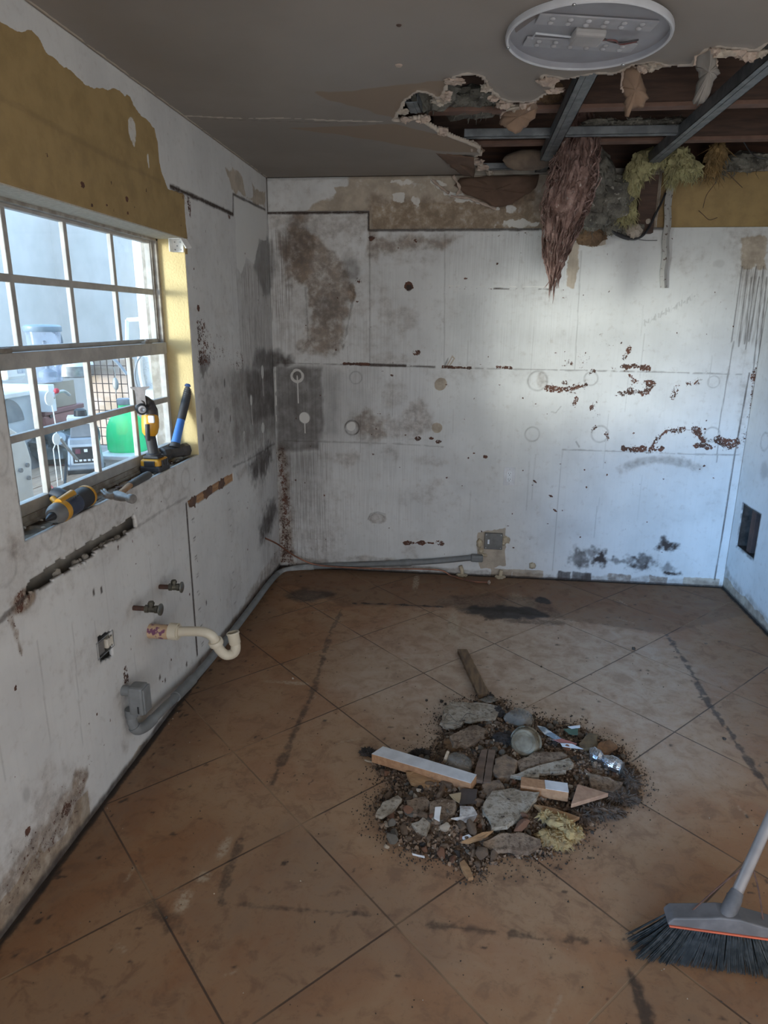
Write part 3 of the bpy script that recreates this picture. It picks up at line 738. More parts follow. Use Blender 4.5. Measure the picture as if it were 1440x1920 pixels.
# scar where the worktop met the wall
L.line('line', [(-1.960, 0.876), (-1.751, 0.880), (-1.479, 0.872)], 0.008, 0.35, 0.006, 0.3)
L.line('line', [(-0.850, 0.878), (-0.543, 0.861), (-0.027, 0.858)], 0.008, 0.5, 0.006, 0.3)
L.poly('brown', [(-0.830, 0.836), (-0.624, 0.852), (-0.613, 0.797), (-0.767, 0.786)], 0.5, 0.02, 0.02)
L.line('line', [(-4.6, .88), (-2.737, 0.856), (-2.617, 0.882)], 0.010, 0.7, 0.012, 0.25)
L.line('brown', [(-4.6, .90), (-2.732, 0.877), (-2.617, 0.882), (-1.978, 0.892), (-1.478, 0.877)], 0.10, 0.28, 0.02)
L.poly('brown', [(-2.655, 1.075), (-2.591, 1.054), (-2.604, 0.965), (-2.667, 0.973), (-2.682, 1.024)], 0.75, 0.05, 0.03)
L.poly('brown', [(-2.687, 1.077), (-2.572, 1.064), (-2.611, 0.888), (-2.735, 0.863)], 0.30, 0.05, 0.03)
L.poly('brown', [(-2.594, 1.491), (-2.578, 1.112), (-2.583, 1.036), (-2.716, 0.946)], 0.30, 0.03, 0.03)
L.line('brown', [(-2.590, 1.490), (-2.581, 1.336), (-2.583, 1.144)], 0.016, 0.95, 0.006)
L.ell('chip', (-2.648, 0.871), .04, .03, .9, .6, .5); L.ell('brown', (-2.648, 0.871), .06, .04, 1.0, .6, .5)
L.line('brown', [(-2.700, 0.855), (-2.684, 0.792), (-2.674, 0.725)], 0.016, 0.9, 0.01)
L.line('chip', [(-2.700, 0.855), (-2.684, 0.792), (-2.674, 0.725)], 0.014, 0.62, 0.01)
L.line('chip', [(-1.980, 0.883), (-1.896, 0.867)], .05, .45, .02)
L.line('chip', [(-1.964, 0.857), (-1.804, 0.862)], .03, .40, .02)
L.poly('chip', [(-2.605, 0.882), (-1.984, 0.863), (-1.935, 0.848), (-2.380, 0.855), (-2.597, 0.865)], 0.5, .01, .01)
# tall joint with staples beside it, end of the cabinet run
for k in range(9):
    f = k / 8
    y0, z0 = (-1.473, 0.839); y1, z1 = (-1.467, 0.128)
    cy, cz = y0 + (y1 - y0) * f + 0.045, z0 + (z1 - z0) * f
    L.line('line', [(cy - .014, cz + .006), (cy + .014, cz + .004)], 0.0035, .7); L.line('line', [(cy - .010, cz - .008), (cy + .012, cz - .010)], 0.0035, .55)
    L.line('line', [(cy + .47, cz + .006), (cy + .50, cz + .004)], 0.0035, .5)
L.line('line', [(-2.600, 0.734), (-2.611, 0.385)], .004, .22); L.line('line', [(-2.425, 0.711), (-2.455, 0.277)], .004, .22)
for c in [(-2.286, 0.753), (-2.240, 0.742), (-1.836, 0.168), (-1.881, 0.206), (-1.616, 0.124), (-1.339, 0.306)]:
    L.ell('line', c, .007, .012, .9, .5, .6, 60)
# rotten foot of the wall near the camera
L.poly('tan', [(-4.6, -.01), (-4.6, .16), (-2.905, 0.106), (-2.838, 0.103), (-2.719, 0.132), (-2.704, 0.080), (-2.594, 0.061), (-2.533, 0.132), (-2.457, 0.113), (-2.467, 0.015), (-2.359, -0.008), (-2.098, 0.027), (-1.9, -.01)], 0.95, 0.008, 0.02, 16)
L.poly('brown', [(-4.6, -.01), (-4.6, .25), (-2.889, 0.179), (-2.796, 0.183), (-2.610, 0.194), (-2.488, 0.199), (-2.453, 0.131), (-2.467, 0.015), (-2.2, -.01)], 0.85, 0.04, 0.05)
L.poly('white', [(-2.819, 0.186), (-2.705, 0.196), (-2.596, 0.123), (-2.556, 0.028), (-2.715, 0.090), (-2.820, 0.076)], 0.45, 0.05, 0.06)
L.ell('brown', (-2.748, 0.177), .22, .14, .5, 1.0, .9, 10); L.ell('chip', (-2.672, 0.167), .25, .14, .52, 1.0, .9, 12)
L.ell('brown', (-2.493, 0.172), .05, .05, .95, .5, .5); L.ell('chip', (-2.490, 0.159), .04, .04, .7, .5, .5); L.ell('chip', (-2.578, 0.138), .03, .03, .9, .5, .5); L.ell('chip', (-2.761, 0.210), .013, .013, 1.2, .4, .4)
L.poly('chip', [(-2.895, 0.150), (-2.745, 0.193), (-2.495, 0.164), (-2.476, 0.023), (-2.921, 0.033)], .64, .04, .03)
L.ell('dark', (-2.742, 0.318), .02, .03, .3, .6, .5)
L.poly('brown', [(-1.9, -.02), (-1.9, .05), (-.9, .06), (-.5, .12), (0, .14), (0, -.02)], .65, .02, .03)
L.poly('chip', [(-1.9, -.02), (-1.9, .06), (-.9, .10), (-.4, .18), (0, .25), (0, -.02)], .36, .04, .03)
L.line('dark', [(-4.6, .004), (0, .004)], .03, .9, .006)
for c, a in [((-1.898, 0.427), .4), ((-2.032, 0.579), .35), ((-1.800, 0.571), .3), ((-2.171, 0.305), .5)]:
    L.ell('brown', c, .07, .05, a, .9, .4)
L.ell('chip', (-2.143, 0.359), .02, .05, .9, .5, .4); L.line('brown', [(-2.171, 0.305), (-2.197, 0.096)], .04, .35, .01)
L.ell('chip', (-1.5, 1.2), 2.4, 1.2, .08, .8, .1)
L.poly('chip', [(-1.205, 1.628), (-0.874, 1.578), (-0.608, 1.378), (-1.247, 1.395)], 0.58, 0.04, 0.02)
for k in range(110):
    L.ell('chip', (_rng.uniform(-3.2, -.05), _rng.uniform(0.1, 2.1)), _rng.uniform(.003, .007), _rng.uniform(.004, .009), 1.1, .5, .4, 60)
for k in range(40):
    y, z = _rng.uniform(-3.3, -.05), _rng.uniform(.08, 2.1)
    L.ell('brown', (y, z), _rng.uniform(.03, .16), _rng.uniform(.03, .14), _rng.uniform(.08, .26), 1.0, .9, 9)
for k in range(30):
    y, z = _rng.uniform(-3.3, -.05), _rng.uniform(.3, 2.0); l = _rng.uniform(.05, .4)
    L.line('line', [(y, z), (y + _rng.uniform(-.006, .006), z - l)], .0045, _rng.uniform(.08, .22))
L.ell('brown', (-2.1, 1.0), .7, .06, .40, 1.0, .6, 12); L.ell('chip', (-2.1, .95), .7, .12, .40, 1.0, .6, 12)
# openings: window, ragged slot under it, electric box, tall joint
SLOT = [(-2.622, 0.882), (-2.598, 0.924), (-2.511, 0.927), (-2.431, 0.931), (-2.314, 0.928), (-2.228, 0.931), (-2.154, 0.930), (-1.957, 0.932), (-1.948, 0.869), (-2.041, 0.865), (-2.184, 0.874), (-2.292, 0.867), (-2.407, 0.868), (-2.516, 0.869), (-2.605, 0.872)]
w_, sd = L.poly('tmp_slot', SLOT, 1, 0.001, 0.012, 22)
hole = np.zeros(L.A.shape, bool); hole[w_] = sd > 0
CLEAT = [(-1.482, 0.854), (-0.854, 0.853), (-0.854, 0.797), (-1.459, 0.813)]
w_, sd = L.poly('tmp_cleat', CLEAT, 1, 0.001, 0.004, 22); hole[w_] |= sd > 0.001
GAP = [(-1.509, 0.836), (-1.481, 0.829), (-1.485, 0.101), (-1.498, 0.108)]
w_, sd = L.poly('tmp_gap', GAP, 1, 0.001, 0.0, 22)
L.line('line', [(-1.490, 0.844), (-1.489, 0.476), (-1.492, 0.105)], 0.012, 1.0, 0.002)
BOXH = [(-2.301, 0.599), (-2.207, 0.584), (-2.208, 0.472), (-2.302, 0.493)]
w_, sd = L.poly('tmp_box', BOXH, 1, 0.001, 0.0005, 22); hole[w_] |= sd > 0
fh = hole[:-1, :-1] & hole[1:, 1:]
L.poly('brown', [(-1.0, 1.0), (-1.0, 1.01), (-.99, 1.0)], 0, .01, .0)
inw = (L.A[:-1, :-1] > WY0 - 1e-4) & (L.A[:-1, :-1] < WY1 - 1e-4) & (L.B[:-1, :-1] > WZ0 - 1e-4) & (L.B[:-1, :-1] < WZ1 - 1e-4)
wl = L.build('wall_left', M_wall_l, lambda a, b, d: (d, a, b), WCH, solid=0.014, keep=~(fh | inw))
tag(wl, kind='structure')
# masonry core behind the left wall, in four pieces round the window
core = MB()
for a, b in [((-.20, -4.7, -.05), (-.075, WY0 - .010, 2.6)), ((-.20, WY1 + .010, -.05), (-.075, .2, 2.6)), ((-.20, WY0 - .01, -.05), (-.075, WY1 + .01, WZ0 - .035)), ((-.20, WY0 - .01, WZ1 + .008), (-.075, WY1 + .01, 2.6))]:
    core.box(a, b)
core.box((-.075, WY0 - .02, WZ0 - .095), (-.0145, WY1 + .05, WZ0 - .035))
core.box((-.075, WY0 - .02, .70), (-.055, WY1 + .9, WZ0 - .095))
o = core.build('wall_left_core', M_raw); tag(o, kind='structure')
# stucco window reveal: head, far jamb, near jamb, broken sill
stucco = NT('yellow stucco', 0.9, spec=.2)
sn = stucco.noise(120, 4)
stucco.color(stucco.mix(stucco.step(stucco.noise(6, 4), .35, .7), (0.60, 0.48, 0.255), (0.52, 0.41, 0.215)))
stucco.bump(sn, 0.7, .004)
rv = MB(); rv.box((-.19, WY1 - .002, WZ0 - .03), (-.0005, WY1 + .014, WZ1 + .01)); rv.box((-.19, WY0 - .014, WZ0 - .03), (-.0005, WY0 + .002, WZ1 + .01))
o = rv.build('trim_jambs', stucco.m, bevel=.002); o.name = 'trim_2'; tag(o, kind='structure')
rv = MB(); rv.box((-.19, WY0 - .014, WZ1 - .004), (-.0005, WY1 + .014, WZ1 + .012))
o = rv.build('trim_3', mat('pale stucco head', (0.50, 0.46, 0.38), (0.42, 0.38, 0.31), 0.9, scale=60, bump=.5)); tag(o, kind='structure')
si = Sheet(np.arange(-.19, .0001, .005), np.arange(WY0, WY1 + .001, .006))
si.ch('tan')[:] = .8; si.ch('brown')[:] = .5
si.ell('dark', (-.06, -2.3), .07, .35, .6, .8, .5); si.ell('dark', (-.05, -1.5), .06, .2, .5, .8, .5)
for k in range(60):
    si.ell('chip', (_rng.uniform(-.12, 0), _rng.uniform(WY0, WY1)), .012, .03, .8, .6, .5, 40)
hs = (fbm(si.A, si.B, 30, 4, 3) - .5) * .02 - .008 * sstep(.3, .6, fbm(si.A, si.B, 6, 2, 5))
o = si.build('trim_4', M_wall_l, lambda a, b, d: (a, b, WZ0 - .006 + d), WCH, disp=hs); tag(o, kind='structure')

# ---------------------------------------------------------------- right wall
Rr = Sheet(np.unique(np.round(np.append(np.arange(-4.6, 0, .01), [0.0]), 5)), np.unique(np.round(np.append(np.arange(0, 2.44, .01), [2.44]), 5)))
VY0, VY1, VZ0, VZ1 = -.360, -.105, .318, .585
Rr.ell('dark', (-0.301, 0.840), .05, .05, .3, .8, .6); Rr.ell('chip', (-0.255, 0.923), .08, .03, .45, .8, .6)
Rr.poly('brown', [(0.0, -.01), (-4.6, -.01), (-4.6, .06), (-1, .08), (-.3, .10), (0, .14)], .6, .02, .03)
Rr.poly('tan', [(0.0, -.01), (-4.6, -.01), (-4.6, .04), (-1, .05), (-.3, .07), (0, .08)], .7, .01, .02)
Rr.poly('chip', [(0, -.01), (-1, -.01), (-1, .14), (0, .16)], .35, .03, .02)
Rr.line('line', [(VY0, VZ0), (VY1, VZ0), (VY1, VZ1), (VY0, VZ1), (VY0, VZ0)], .012, .7, .006, .3)
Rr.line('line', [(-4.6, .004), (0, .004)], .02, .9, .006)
Rr.ring('line', (-0.258, 0.991), .05, .05, .35)
inv = (Rr.A[:-1, :-1] > VY0 - 1e-4) & (Rr.A[:-1, :-1] < VY1 - .004) & (Rr.B[:-1, :-1] > VZ0 - 1e-4) & (Rr.B[:-1, :-1] < VZ1 - .004)
o = Rr.build('wall_right', M_wall, lambda a, b, d: (RW - d, a, b), WCH, solid=0.012, keep=~inv, flip=True); tag(o, kind='structure')
c_ = MB(); c_.box((RW + .10, -4.7, -.05), (RW + .22, .2, 2.6)); o = c_.build('wall_right_core', M_raw); tag(o, kind='structure')
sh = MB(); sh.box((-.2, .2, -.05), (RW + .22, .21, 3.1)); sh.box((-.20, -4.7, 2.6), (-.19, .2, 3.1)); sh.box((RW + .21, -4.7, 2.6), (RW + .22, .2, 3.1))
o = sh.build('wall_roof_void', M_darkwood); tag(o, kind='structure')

# space behind the camera
M_plain = mat('plain painted wall', (0.55, 0.53, 0.50), (0.50, 0.48, 0.45), 0.85, scale=3)
fr = MB()
fr.box((-.2, -6.65, 0), (.95, -6.55, 2.44)); fr.box((2.85, -6.65, 0), (RW + .22, -6.55, 2.44)); fr.box((.95, -6.65, 2.15), (2.85, -6.55, 2.44))
o = fr.build('wall_front', M_plain); tag(o, kind='structure')
fr = MB(); fr.box((-.2, -6.6, -.05), (-.0, -5.95, 2.5)); fr.box((-.2, -4.75, -.05), (-.0, -4.6, 2.5)); fr.box((-.2, -5.95, 2.12), (-.0, -4.75, 2.5)); fr.box((-.2, -5.95, -.05), (-.0, -4.75, .02)); o = fr.build('wall_left_rear', M_plain); tag(o, kind='structure')
fr = MB(); fr.box((RW, -6.6, -.05), (RW + .22, -4.6, 2.5)); o = fr.build('wall_right_rear', M_plain); tag(o, kind='structure')

# ---------------------------------------------------------------- floor: 0.5 m tiles laid on the diagonal
F = Sheet(np.unique(np.append(np.arange(0, RW, .009), [RW])), np.unique(np.append(np.arange(-5.0, 0, .009), [0.0])))
FCH = ['grime', 'black', 'worn', 'scrape']
S2 = 2 ** .5
g = 0.5
uu = (F.A + F.B) / S2 / g - 0.61; vv = (F.B - F.A) / S2 / g + 0.40
F.poly('grime', [(0, 0.05), (RW, .05), (RW, -.42), (2.355, -0.757), (1.805, -0.622), (1.3, -.55), (0.611, -0.590), (0.539, -0.638), (.35, -.4), (0, -.3)], 0.72, 0.02, 0.02)
F.poly('grime', [(2.363, -0.729), (2.343, -1.474), (2.357, -2.022), (RW, -3), (RW, -.3)], 0.30, 0.03, 0.02)
F.ell('grime', (0.0, -1.5), .22, 1.9, .60, .9, .3, 4)
F.ell('grime', (0.35, -2.9), .5, .5, .35, .9, .4, 3)
F.ell('grime', (0.2, -3.4), 1.0, .5, .55, .9, .4, 3); F.ell('grime', (.75, -2.75), .35, .3, .5, .9, .6, 5); F.ell('grime', (1.9, -3.0), .3, .2, .6, .8, .5, 5)
F.ell('worn', (1.55, -1.35), .85, .85, .95, .9, .25, 3)  # worn middle, its colour lightened further to stand for brighter light
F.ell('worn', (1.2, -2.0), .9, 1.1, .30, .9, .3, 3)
for pts, wd, a in [([(2.355, -0.757), (2.357, -1.112), (2.343, -1.474), (2.351, -1.766), (2.357, -2.022)], .022, .75), ([(0.542, -0.654), (0.544, -1.116), (0.573, -1.540), (0.563, -1.879), (0.559, -2.214)], .024, .62),
                   ([(0.606, -0.559), (0.894, -0.545), (1.133, -0.545)], .016, .9), ([(0.531, -2.495), (0.536, -2.638), (0.558, -2.734)], .020, .6), ([(0.559, -2.737), (0.846, -2.736), (1.059, -2.721)], .010, .5),
                   ([(1.091, -2.737), (1.226, -2.740), (1.387, -2.744), (1.589, -2.742)], .018, .62), ([(1.684, -2.810), (1.694, -2.888), (1.697, -2.955)], .03, .8), ([(2.370, -0.755), (2.201, -0.697), (1.833, -0.633)], .010, .5),
                   ([(0.441, -2.794), (0.571, -2.965)], .02, .45), ([(0.355, -2.762), (0.444, -2.837)], .03, .5), ([(0.865, -2.900), (0.870, -2.853)], .02, .35)]:
    F.line('black', pts, wd * .9, a * 1.05, .016, .30)
F.poly('black', [(1.161, -0.396), (1.358, -0.302), (1.685, -0.310), (1.799, -0.434), (1.835, -0.618), (1.707, -0.692), (1.349, -0.682), (1.197, -0.598)], 0.45, 0.03, 0.03)
F.ell('black', (1.506, -0.573), .25, .10, 1.15, .8, .5, 12); F.ell('black', (1.737, -0.369), .05, .05, 1.1, .6, .5, 20); F.ell('black', (0.292, -0.468), .16, .12, .8, .8, .5, 10); F.ell('black', (1.649, -0.678), .18, .05, .6, .8, .5, 12)
F.ell('black', (1.355, -0.452), .25, .13, .5, .8, .5, 12)
F.poly('scrape', [(1.574, -0.273), (1.708, -0.406), (1.629, -0.572), (1.447, -0.519)], .5, .03, .03)
for k in range(9):  # curved sweep marks near the left wall
    r = .18 + k * .022; c0 = (0.313, -1.966)
    pts = [(c0[0] + r * 1.1 * math.cos(t), c0[1] + r * .9 * math.sin(t)) for t in np.linspace(2.3, 5.2, 14)]
    F.line('black', pts, .005, .30 if k % 2 else .18, .004, .35)
for k in range(260):
    F.ell('black', (_rng.uniform(0.02, RW), _rng.uniform(-3.6, -.05)), _rng.uniform(.003, .012), _rng.uniform(.003, .010), .8, .6, .5, 60)
for k in range(60):
    F.ell('black', (abs(_rng.normal(0.05, .05)), _rng.uniform(-3.2, -.1)), _rng.uniform(.004, .010), _rng.uniform(.005, .014), .85, .6, .5, 50)
for k in range(40):
    a = _rng.uniform(0, PI); x, y = _rng.uniform(.2, 2.7), _rng.uniform(-3.4, -.3); l = _rng.uniform(.02, .12)
    F.line('scrape', [(x, y), (x + l * math.cos(a), y + l * math.sin(a))], .005, .5, .003)
for (x, y), ra, rb in [((0.491, -2.535), .018, .05), ((0.446, -2.747), .02, .04), ((1.199, -0.772), .03, .15), ((0.467, -2.657), .02, .02), ((0.948, -0.157), .02, .12), ((0.452, -1.508), .1, .015)]:
    F.ell('scrape', (x, y), ra, rb, .8, .7, .4, 14)
F.ell('black', (1.400, -2.140), .50, .52, .20, .5, .3, 8)
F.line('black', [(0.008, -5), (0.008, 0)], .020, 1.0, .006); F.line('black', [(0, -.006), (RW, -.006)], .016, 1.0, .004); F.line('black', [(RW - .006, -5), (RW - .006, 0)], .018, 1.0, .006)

t = NT('diagonal stone-look tile', 0.55, spec=.35)
gr, bl, worn_lit, sc_ = t.attr('wear0')
sep = t.n('ShaderNodeSeparateXYZ'); t.put(sep.inputs[0], t.co)
u = t.math('SUBTRACT', t.math('DIVIDE', t.math('ADD', sep.outputs[0], sep.outputs[1]), S2 * g), 0.61)
v = t.math('ADD', t.math('DIVIDE', t.math('SUBTRACT', sep.outputs[1], sep.outputs[0]), S2 * g), 0.40)
fu = t.math('ABSOLUTE', t.math('SUBTRACT', t.math('FRACT', t.math('ADD', u, 0.5)), 0.5))
fv = t.math('ABSOLUTE', t.math('SUBTRACT', t.math('FRACT', t.math('ADD', v, 0.5)), 0.5))
dg = t.math('MINIMUM', fu, fv)
grout = t.step(dg, 0.0034, 0.0078, 1.0, 0.0)
cid = t.n('ShaderNodeCombineXYZ'); t.put(cid.inputs[0], t.math('FLOOR', u)); t.put(cid.inputs[1], t.math('FLOOR', v))
wnz = t.n('ShaderNodeTexWhiteNoise'); t.put(wnz.inputs['Vector'], cid.outputs[0])
rot = t.n('ShaderNodeVectorMath', operation='MULTIPLY_ADD'); t.put(rot.inputs[0], wnz.outputs['Color']); rot.inputs[1].default_value = (9, 9, 9); t.put(rot.inputs[2], t.co)
cl = t.noise(3.0, 7, 0.62, vec=rot.outputs[0], dist=0.8); cf = t.noise(14, 6, 0.65, vec=rot.outputs[0], dist=0.5); fine = t.noise(70, 4)
c = t.mix(t.step(cl, .38, .60), (0.285, 0.130, 0.052), (0.325, 0.185, 0.092))
c = t.mix(t.math('MULTIPLY', t.step(cf, .50, .66), .75), c, (0.19, 0.095, 0.048))
c = t.mix(t.math('MULTIPLY', t.step(wnz.outputs[0], 0, 1), .25), c, (0.24, 0.13, 0.07))
c = t.mix(t.math('MULTIPLY', worn_lit, t.step(cf, .3, .7, .85, .45)), c, (0.50, 0.405, 0.32))  # wear tone raised so the colour carries some of the light
c = t.mix(t.math('MULTIPLY', gr, t.step(cf, .2, .6, .95, .6)), c, (0.125, 0.085, 0.064))
c = t.mix(t.math('MULTIPLY', t.step(fine, .56, .72), .25), c, (0.10, .06, .04))
c = t.mix(t.math('MULTIPLY', sc_, t.step(fine, .3, .6), clamp=True), c, (0.45, 0.36, 0.26))
gcol = t.mix(t.step(t.noise(2.2, 2), .48, .64), (0.045, 0.028, 0.020), (0.26, 0.17, 0.10))
c = t.mix(t.math('MULTIPLY', grout, .85), c, gcol)
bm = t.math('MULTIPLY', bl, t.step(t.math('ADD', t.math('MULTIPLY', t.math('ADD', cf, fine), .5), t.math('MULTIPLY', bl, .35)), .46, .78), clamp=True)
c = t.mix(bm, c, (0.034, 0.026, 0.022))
t.color(c)
t.rough(t.math('ADD', t.step(cf, .3, .7, .36, .55), t.math('MULTIPLY', gr, .3)))
t.bump(t.math('SUBTRACT', t.math('MULTIPLY', cf, .25), grout), .25, .003)
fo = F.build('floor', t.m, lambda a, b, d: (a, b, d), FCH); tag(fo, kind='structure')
r_ = MB(); r_.box((-.2, -6.7, -.06), (RW + .2, -5.0, 0)); r_.box((0, -5.0, -.06), (RW, 0, -.004))
o = r_.build('floor_rear', t.m); tag(o, kind='structure')
# the tile pattern of the rear floor carries on in world space
o.location = (0, 0, 0); o.data.transform(Matrix.Translation((RW / 2, -3.35, -.06)))

# ---------------------------------------------------------------- ceiling sheet with the collapsed corner
HOLE = [(0.876, -1.109), (0.911, -1.253), (0.948, -1.370), (0.998, -1.470), (1.023, -1.456), (1.063, -1.360), (1.093, -1.426), (1.106, -1.507), (1.132, -1.613), (1.173, -1.630), (1.208, -1.617), (1.224, -1.552), (1.245, -1.477), (1.278, -1.385), (1.331, -1.318), (1.422, -1.310), (1.454, -1.383), (1.484, -1.451), (1.486, -1.474), (1.440, -1.506), (1.435, -1.592), (1.507, -1.549), (1.557, -1.576), (1.605, -1.602), (1.660, -1.587), (1.691, -1.624), (1.710, -1.671), (1.775, -1.679), (1.819, -1.642), (1.850, -1.649), (1.904, -1.649), (1.901, -1.709), (1.899, -1.779), (1.925, -1.793), (1.996, -1.770), (2.059, -1.747), (2.063, -1.813),
        (RW + .1, -1.75), (RW + .1, .1), (1.228, 0.025), (1.214, -0.131), (1.293, -0.125), (1.233, -0.335), (1.199, -0.409), (1.256, -0.495), (1.242, -0.624), (1.185, -0.748), (1.124, -0.846), (1.045, -0.974), (1.004, -1.090), (0.974, -1.146), (0.921, -1.113)]
C = Sheet(np.unique(np.append(np.arange(-.0, RW, .010), [RW])), np.unique(np.append(np.arange(-4.6, 0, .010), [0.0])))
w_, sd = C.poly('tmp', HOLE, 1, .001, .010, 24)
hole = np.zeros(C.A.shape, bool); hole[w_] = sd > 0
edge = np.zeros(C.A.shape); edge[w_] = sstep(-.028, -.004, sd)
C.ch('paper')[:] = 0
C.poly('bare', [(0.613, -1.491), (1.122, -1.571), (1.284, -1.256), (1.003, -1.059), (0.874, -1.132), (0.780, -1.263), (0.650, -1.375)], 0.85, .03, .03, 8)
C.poly('bare', [(0.394, -1.027), (0.866, -1.054), (1.234, -0.763), (1.252, -0.528), (1.030, -0.578), (0.742, -0.802)], 0.8, .02, .02, 8)
C.poly('bare', [(0.782, -0.721), (1.030, -0.567), (1.214, -0.453), (1.222, 0.010), (1.131, -0.040), (0.973, -0.494)], .3, .02, .02)
C.poly('skim', [(0.851, -2.203), (1.944, -2.102), (2.081, -1.771), (1.285, -1.610), (0.837, -1.541), (0.583, -1.618)], .5, .15, .1, 2)
C.line('white', [(0.009, -1.241), (0.229, -1.185), (0.430, -1.168), (0.604, -1.131), (0.813, -1.090)], .008, 1.0, .008, .25)
C.line('white', [(0.296, -1.179), (0.410, -1.178)], .010, 1.0, .003); C.line('white', [(0.536, -1.136), (0.646, -1.112), (0.813, -1.090)], .010, 1.0, .003)
C.line('line', [(0.005, -1.203), (0.418, -1.123), (0.809, -1.059)], .005, .35, .006, .3)
C.line('white', [(0.004, -4.6), (0.004, 0)], .012, .8, .004, .15)
C.line('line', [(0.01, 0), (1.2, 0)], .02, .35, .01)
C.ch('white')[:] = np.maximum(C.ch('white'), edge)
C.ch('paper')[:] = edge
t = NT('ceiling board', 0.9, spec=.15)
ba, sk, wh, ln = t.attr('wear0')
n1 = t.noise(1.3, 5); n2 = t.noise(30, 5)
c = t.mix(t.step(n1, .35, .65), (0.30, 0.265, 0.235), (0.255, 0.225, 0.20))
c = t.mix(t.math('MULTIPLY', sk, .5), c, (0.33, 0.31, 0.30))
c = t.mix(t.math('MULTIPLY', t.step(t.math('ADD', ba, t.math('MULTIPLY', t.math('SUBTRACT', n1, .5), .8)), .35, .6), .85), c, (0.27, 0.20, 0.145))
c = t.mix(t.step(t.math('ADD', wh, t.math('MULTIPLY', t.math('SUBTRACT', n2, .5), .6)), .45, .6), c, (0.52, 0.45, 0.38))
c = t.mix(ln, c, (0.10, .085, .075))
t.color(c); t.bump(n2, .15, .003)
M_ceil = t.m
fh = hole[:-1, :-1] | hole[1:, 1:]
ds = 0.010 * edge
# sagging board beside the hole
ds = ds + 0.012 * sstep(1.0, 0.2, np.hypot((C.A - 1.05) / .35, (C.B + .75) / .5))
co_ = C.build('ceiling', M_ceil, lambda a, b, d: (a, b, HT - d * .6), ['bare', 'skim', 'white', 'line'], solid=0.016, keep=~fh, disp=ds, flip=True); tag(co_, kind='structure')
r_ = MB(); r_.box((-.2, -6.6, HT), (RW + .2, -4.6, HT + .05)); o = r_.build('ceiling_rear', M_plain); tag(o, kind='structure')
# dark brown roof deck over the void
t = NT('dark brown roof deck', 0.9)
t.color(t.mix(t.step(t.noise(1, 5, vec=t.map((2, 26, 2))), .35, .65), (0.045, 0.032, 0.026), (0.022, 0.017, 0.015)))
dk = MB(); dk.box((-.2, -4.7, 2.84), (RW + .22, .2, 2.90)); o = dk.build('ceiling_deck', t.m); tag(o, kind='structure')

# ---------------------------------------------------------------- window
M_alu = mat('off-white painted aluminium', (0.42, 0.40, 0.37), (0.34, 0.32, 0.30), 0.5, scale=20, bump=.05)
M_track = mat('dirty window track', (0.36, 0.33, 0.29), (0.22, 0.19, 0.16), 0.7, scale=25, bump=.2)
M_steel = mat('galvanised steel', (0.42, 0.43, 0.43), (0.30, 0.31, 0.32), 0.42, metal=.85, scale=30, bump=.1)
def glass_pane(name, tint=(0.93, 0.97, 0.97), film=0.06, haze=(0.75, 0.8, 0.82)):
    m = bpy.data.materials.new(name); m.use_nodes = True
    t = m.node_tree; t.nodes.clear()
    o = t.nodes.new('ShaderNodeOutputMaterial'); tr = t.nodes.new('ShaderNodeBsdfTransparent'); gl = t.nodes.new('ShaderNodeBsdfGlossy')
    df = t.nodes.new('ShaderNodeBsdfDiffuse'); fr = t.nodes.new('ShaderNodeFresnel'); m1 = t.nodes.new('ShaderNodeMixShader'); m2 = t.nodes.new('ShaderNodeMixShader')
    tr.inputs[0].default_value = (*tint, 1); gl.inputs['Roughness'].default_value = .03; df.inputs[0].default_value = (*haze, 1); fr.inputs[0].default_value = 1.35
    no = t.nodes.new('ShaderNodeTexNoise'); tc = t.nodes.new('ShaderNodeTexCoord'); no.inputs['Scale'].default_value = 9; no.inputs['Detail'].default_value = 6
    mr = t.nodes.new('ShaderNodeMapRange'); mr.inputs[1].default_value = .4; mr.inputs[2].default_value = .75; mr.inputs[3].default_value = film * .4; mr.inputs[4].default_value = film * 1.8
    t.links.new(tc.outputs['Object'], no.inputs[0]); t.links.new(no.outputs[0], mr.inputs[0])
    t.links.new(mr.outputs[0], m2.inputs[0]); t.links.new(tr.outputs[0], m2.inputs[1]); t.links.new(df.outputs[0], m2.inputs[2])
    gm = t.nodes.new('ShaderNodeNewGeometry'); mu = t.nodes.new('ShaderNodeMath'); mu.operation = 'SUBTRACT'; mu.use_clamp = True; t.links.new(fr.outputs[0], mu.inputs[0]); t.links.new(gm.outputs['Backfacing'], mu.inputs[1]); t.links.new(mu.outputs[0], m1.inputs[0]); t.links.new(m2.outputs[0], m1.inputs[1]); t.links.new(gl.outputs[0], m1.inputs[2]); t.links.new(m1.outputs[0], o.inputs[0])
    return m
M_glass = glass_pane('dusty window glass')

win = thing('window_1', None, None, (-.13, -1.95, 1.03))
tag(win, kind='structure')
GY0, GY1 = -2.592, -1.306
f = MB()
f.box((-.185, GY0, 1.022), (-.105, GY1, 1.052)); f.box((-.185, GY0, 1.948), (-.118, GY1, 1.966))
f.box((-.185, GY0, 1.022), (-.118, GY0 + .022, 1.966)); f.box((-.185, GY1 - .018, 1.022), (-.118, GY1, 1.966))
f.box((-.118, GY0, 1.022), (-.100, GY1, 1.034)); f.box((-.146, GY1 - .028, 1.05), (-.136, GY1 - .012, 1.95))
f.build('window_frame', M_track, win, bevel=.0015)
s = MB()
s.box((-.136, GY0 + .02, 1.052), (-.108, GY1 - .018, 1.090)); s.box((-.136, GY0 + .02, 1.484), (-.106, GY1 - .018, 1.532))
s.box((-.136, GY0 + .02, 1.05), (-.110, GY0 + .05, 1.53)); s.box((-.136, GY1 - .042, 1.05), (-.110, GY1 - .018, 1.53))
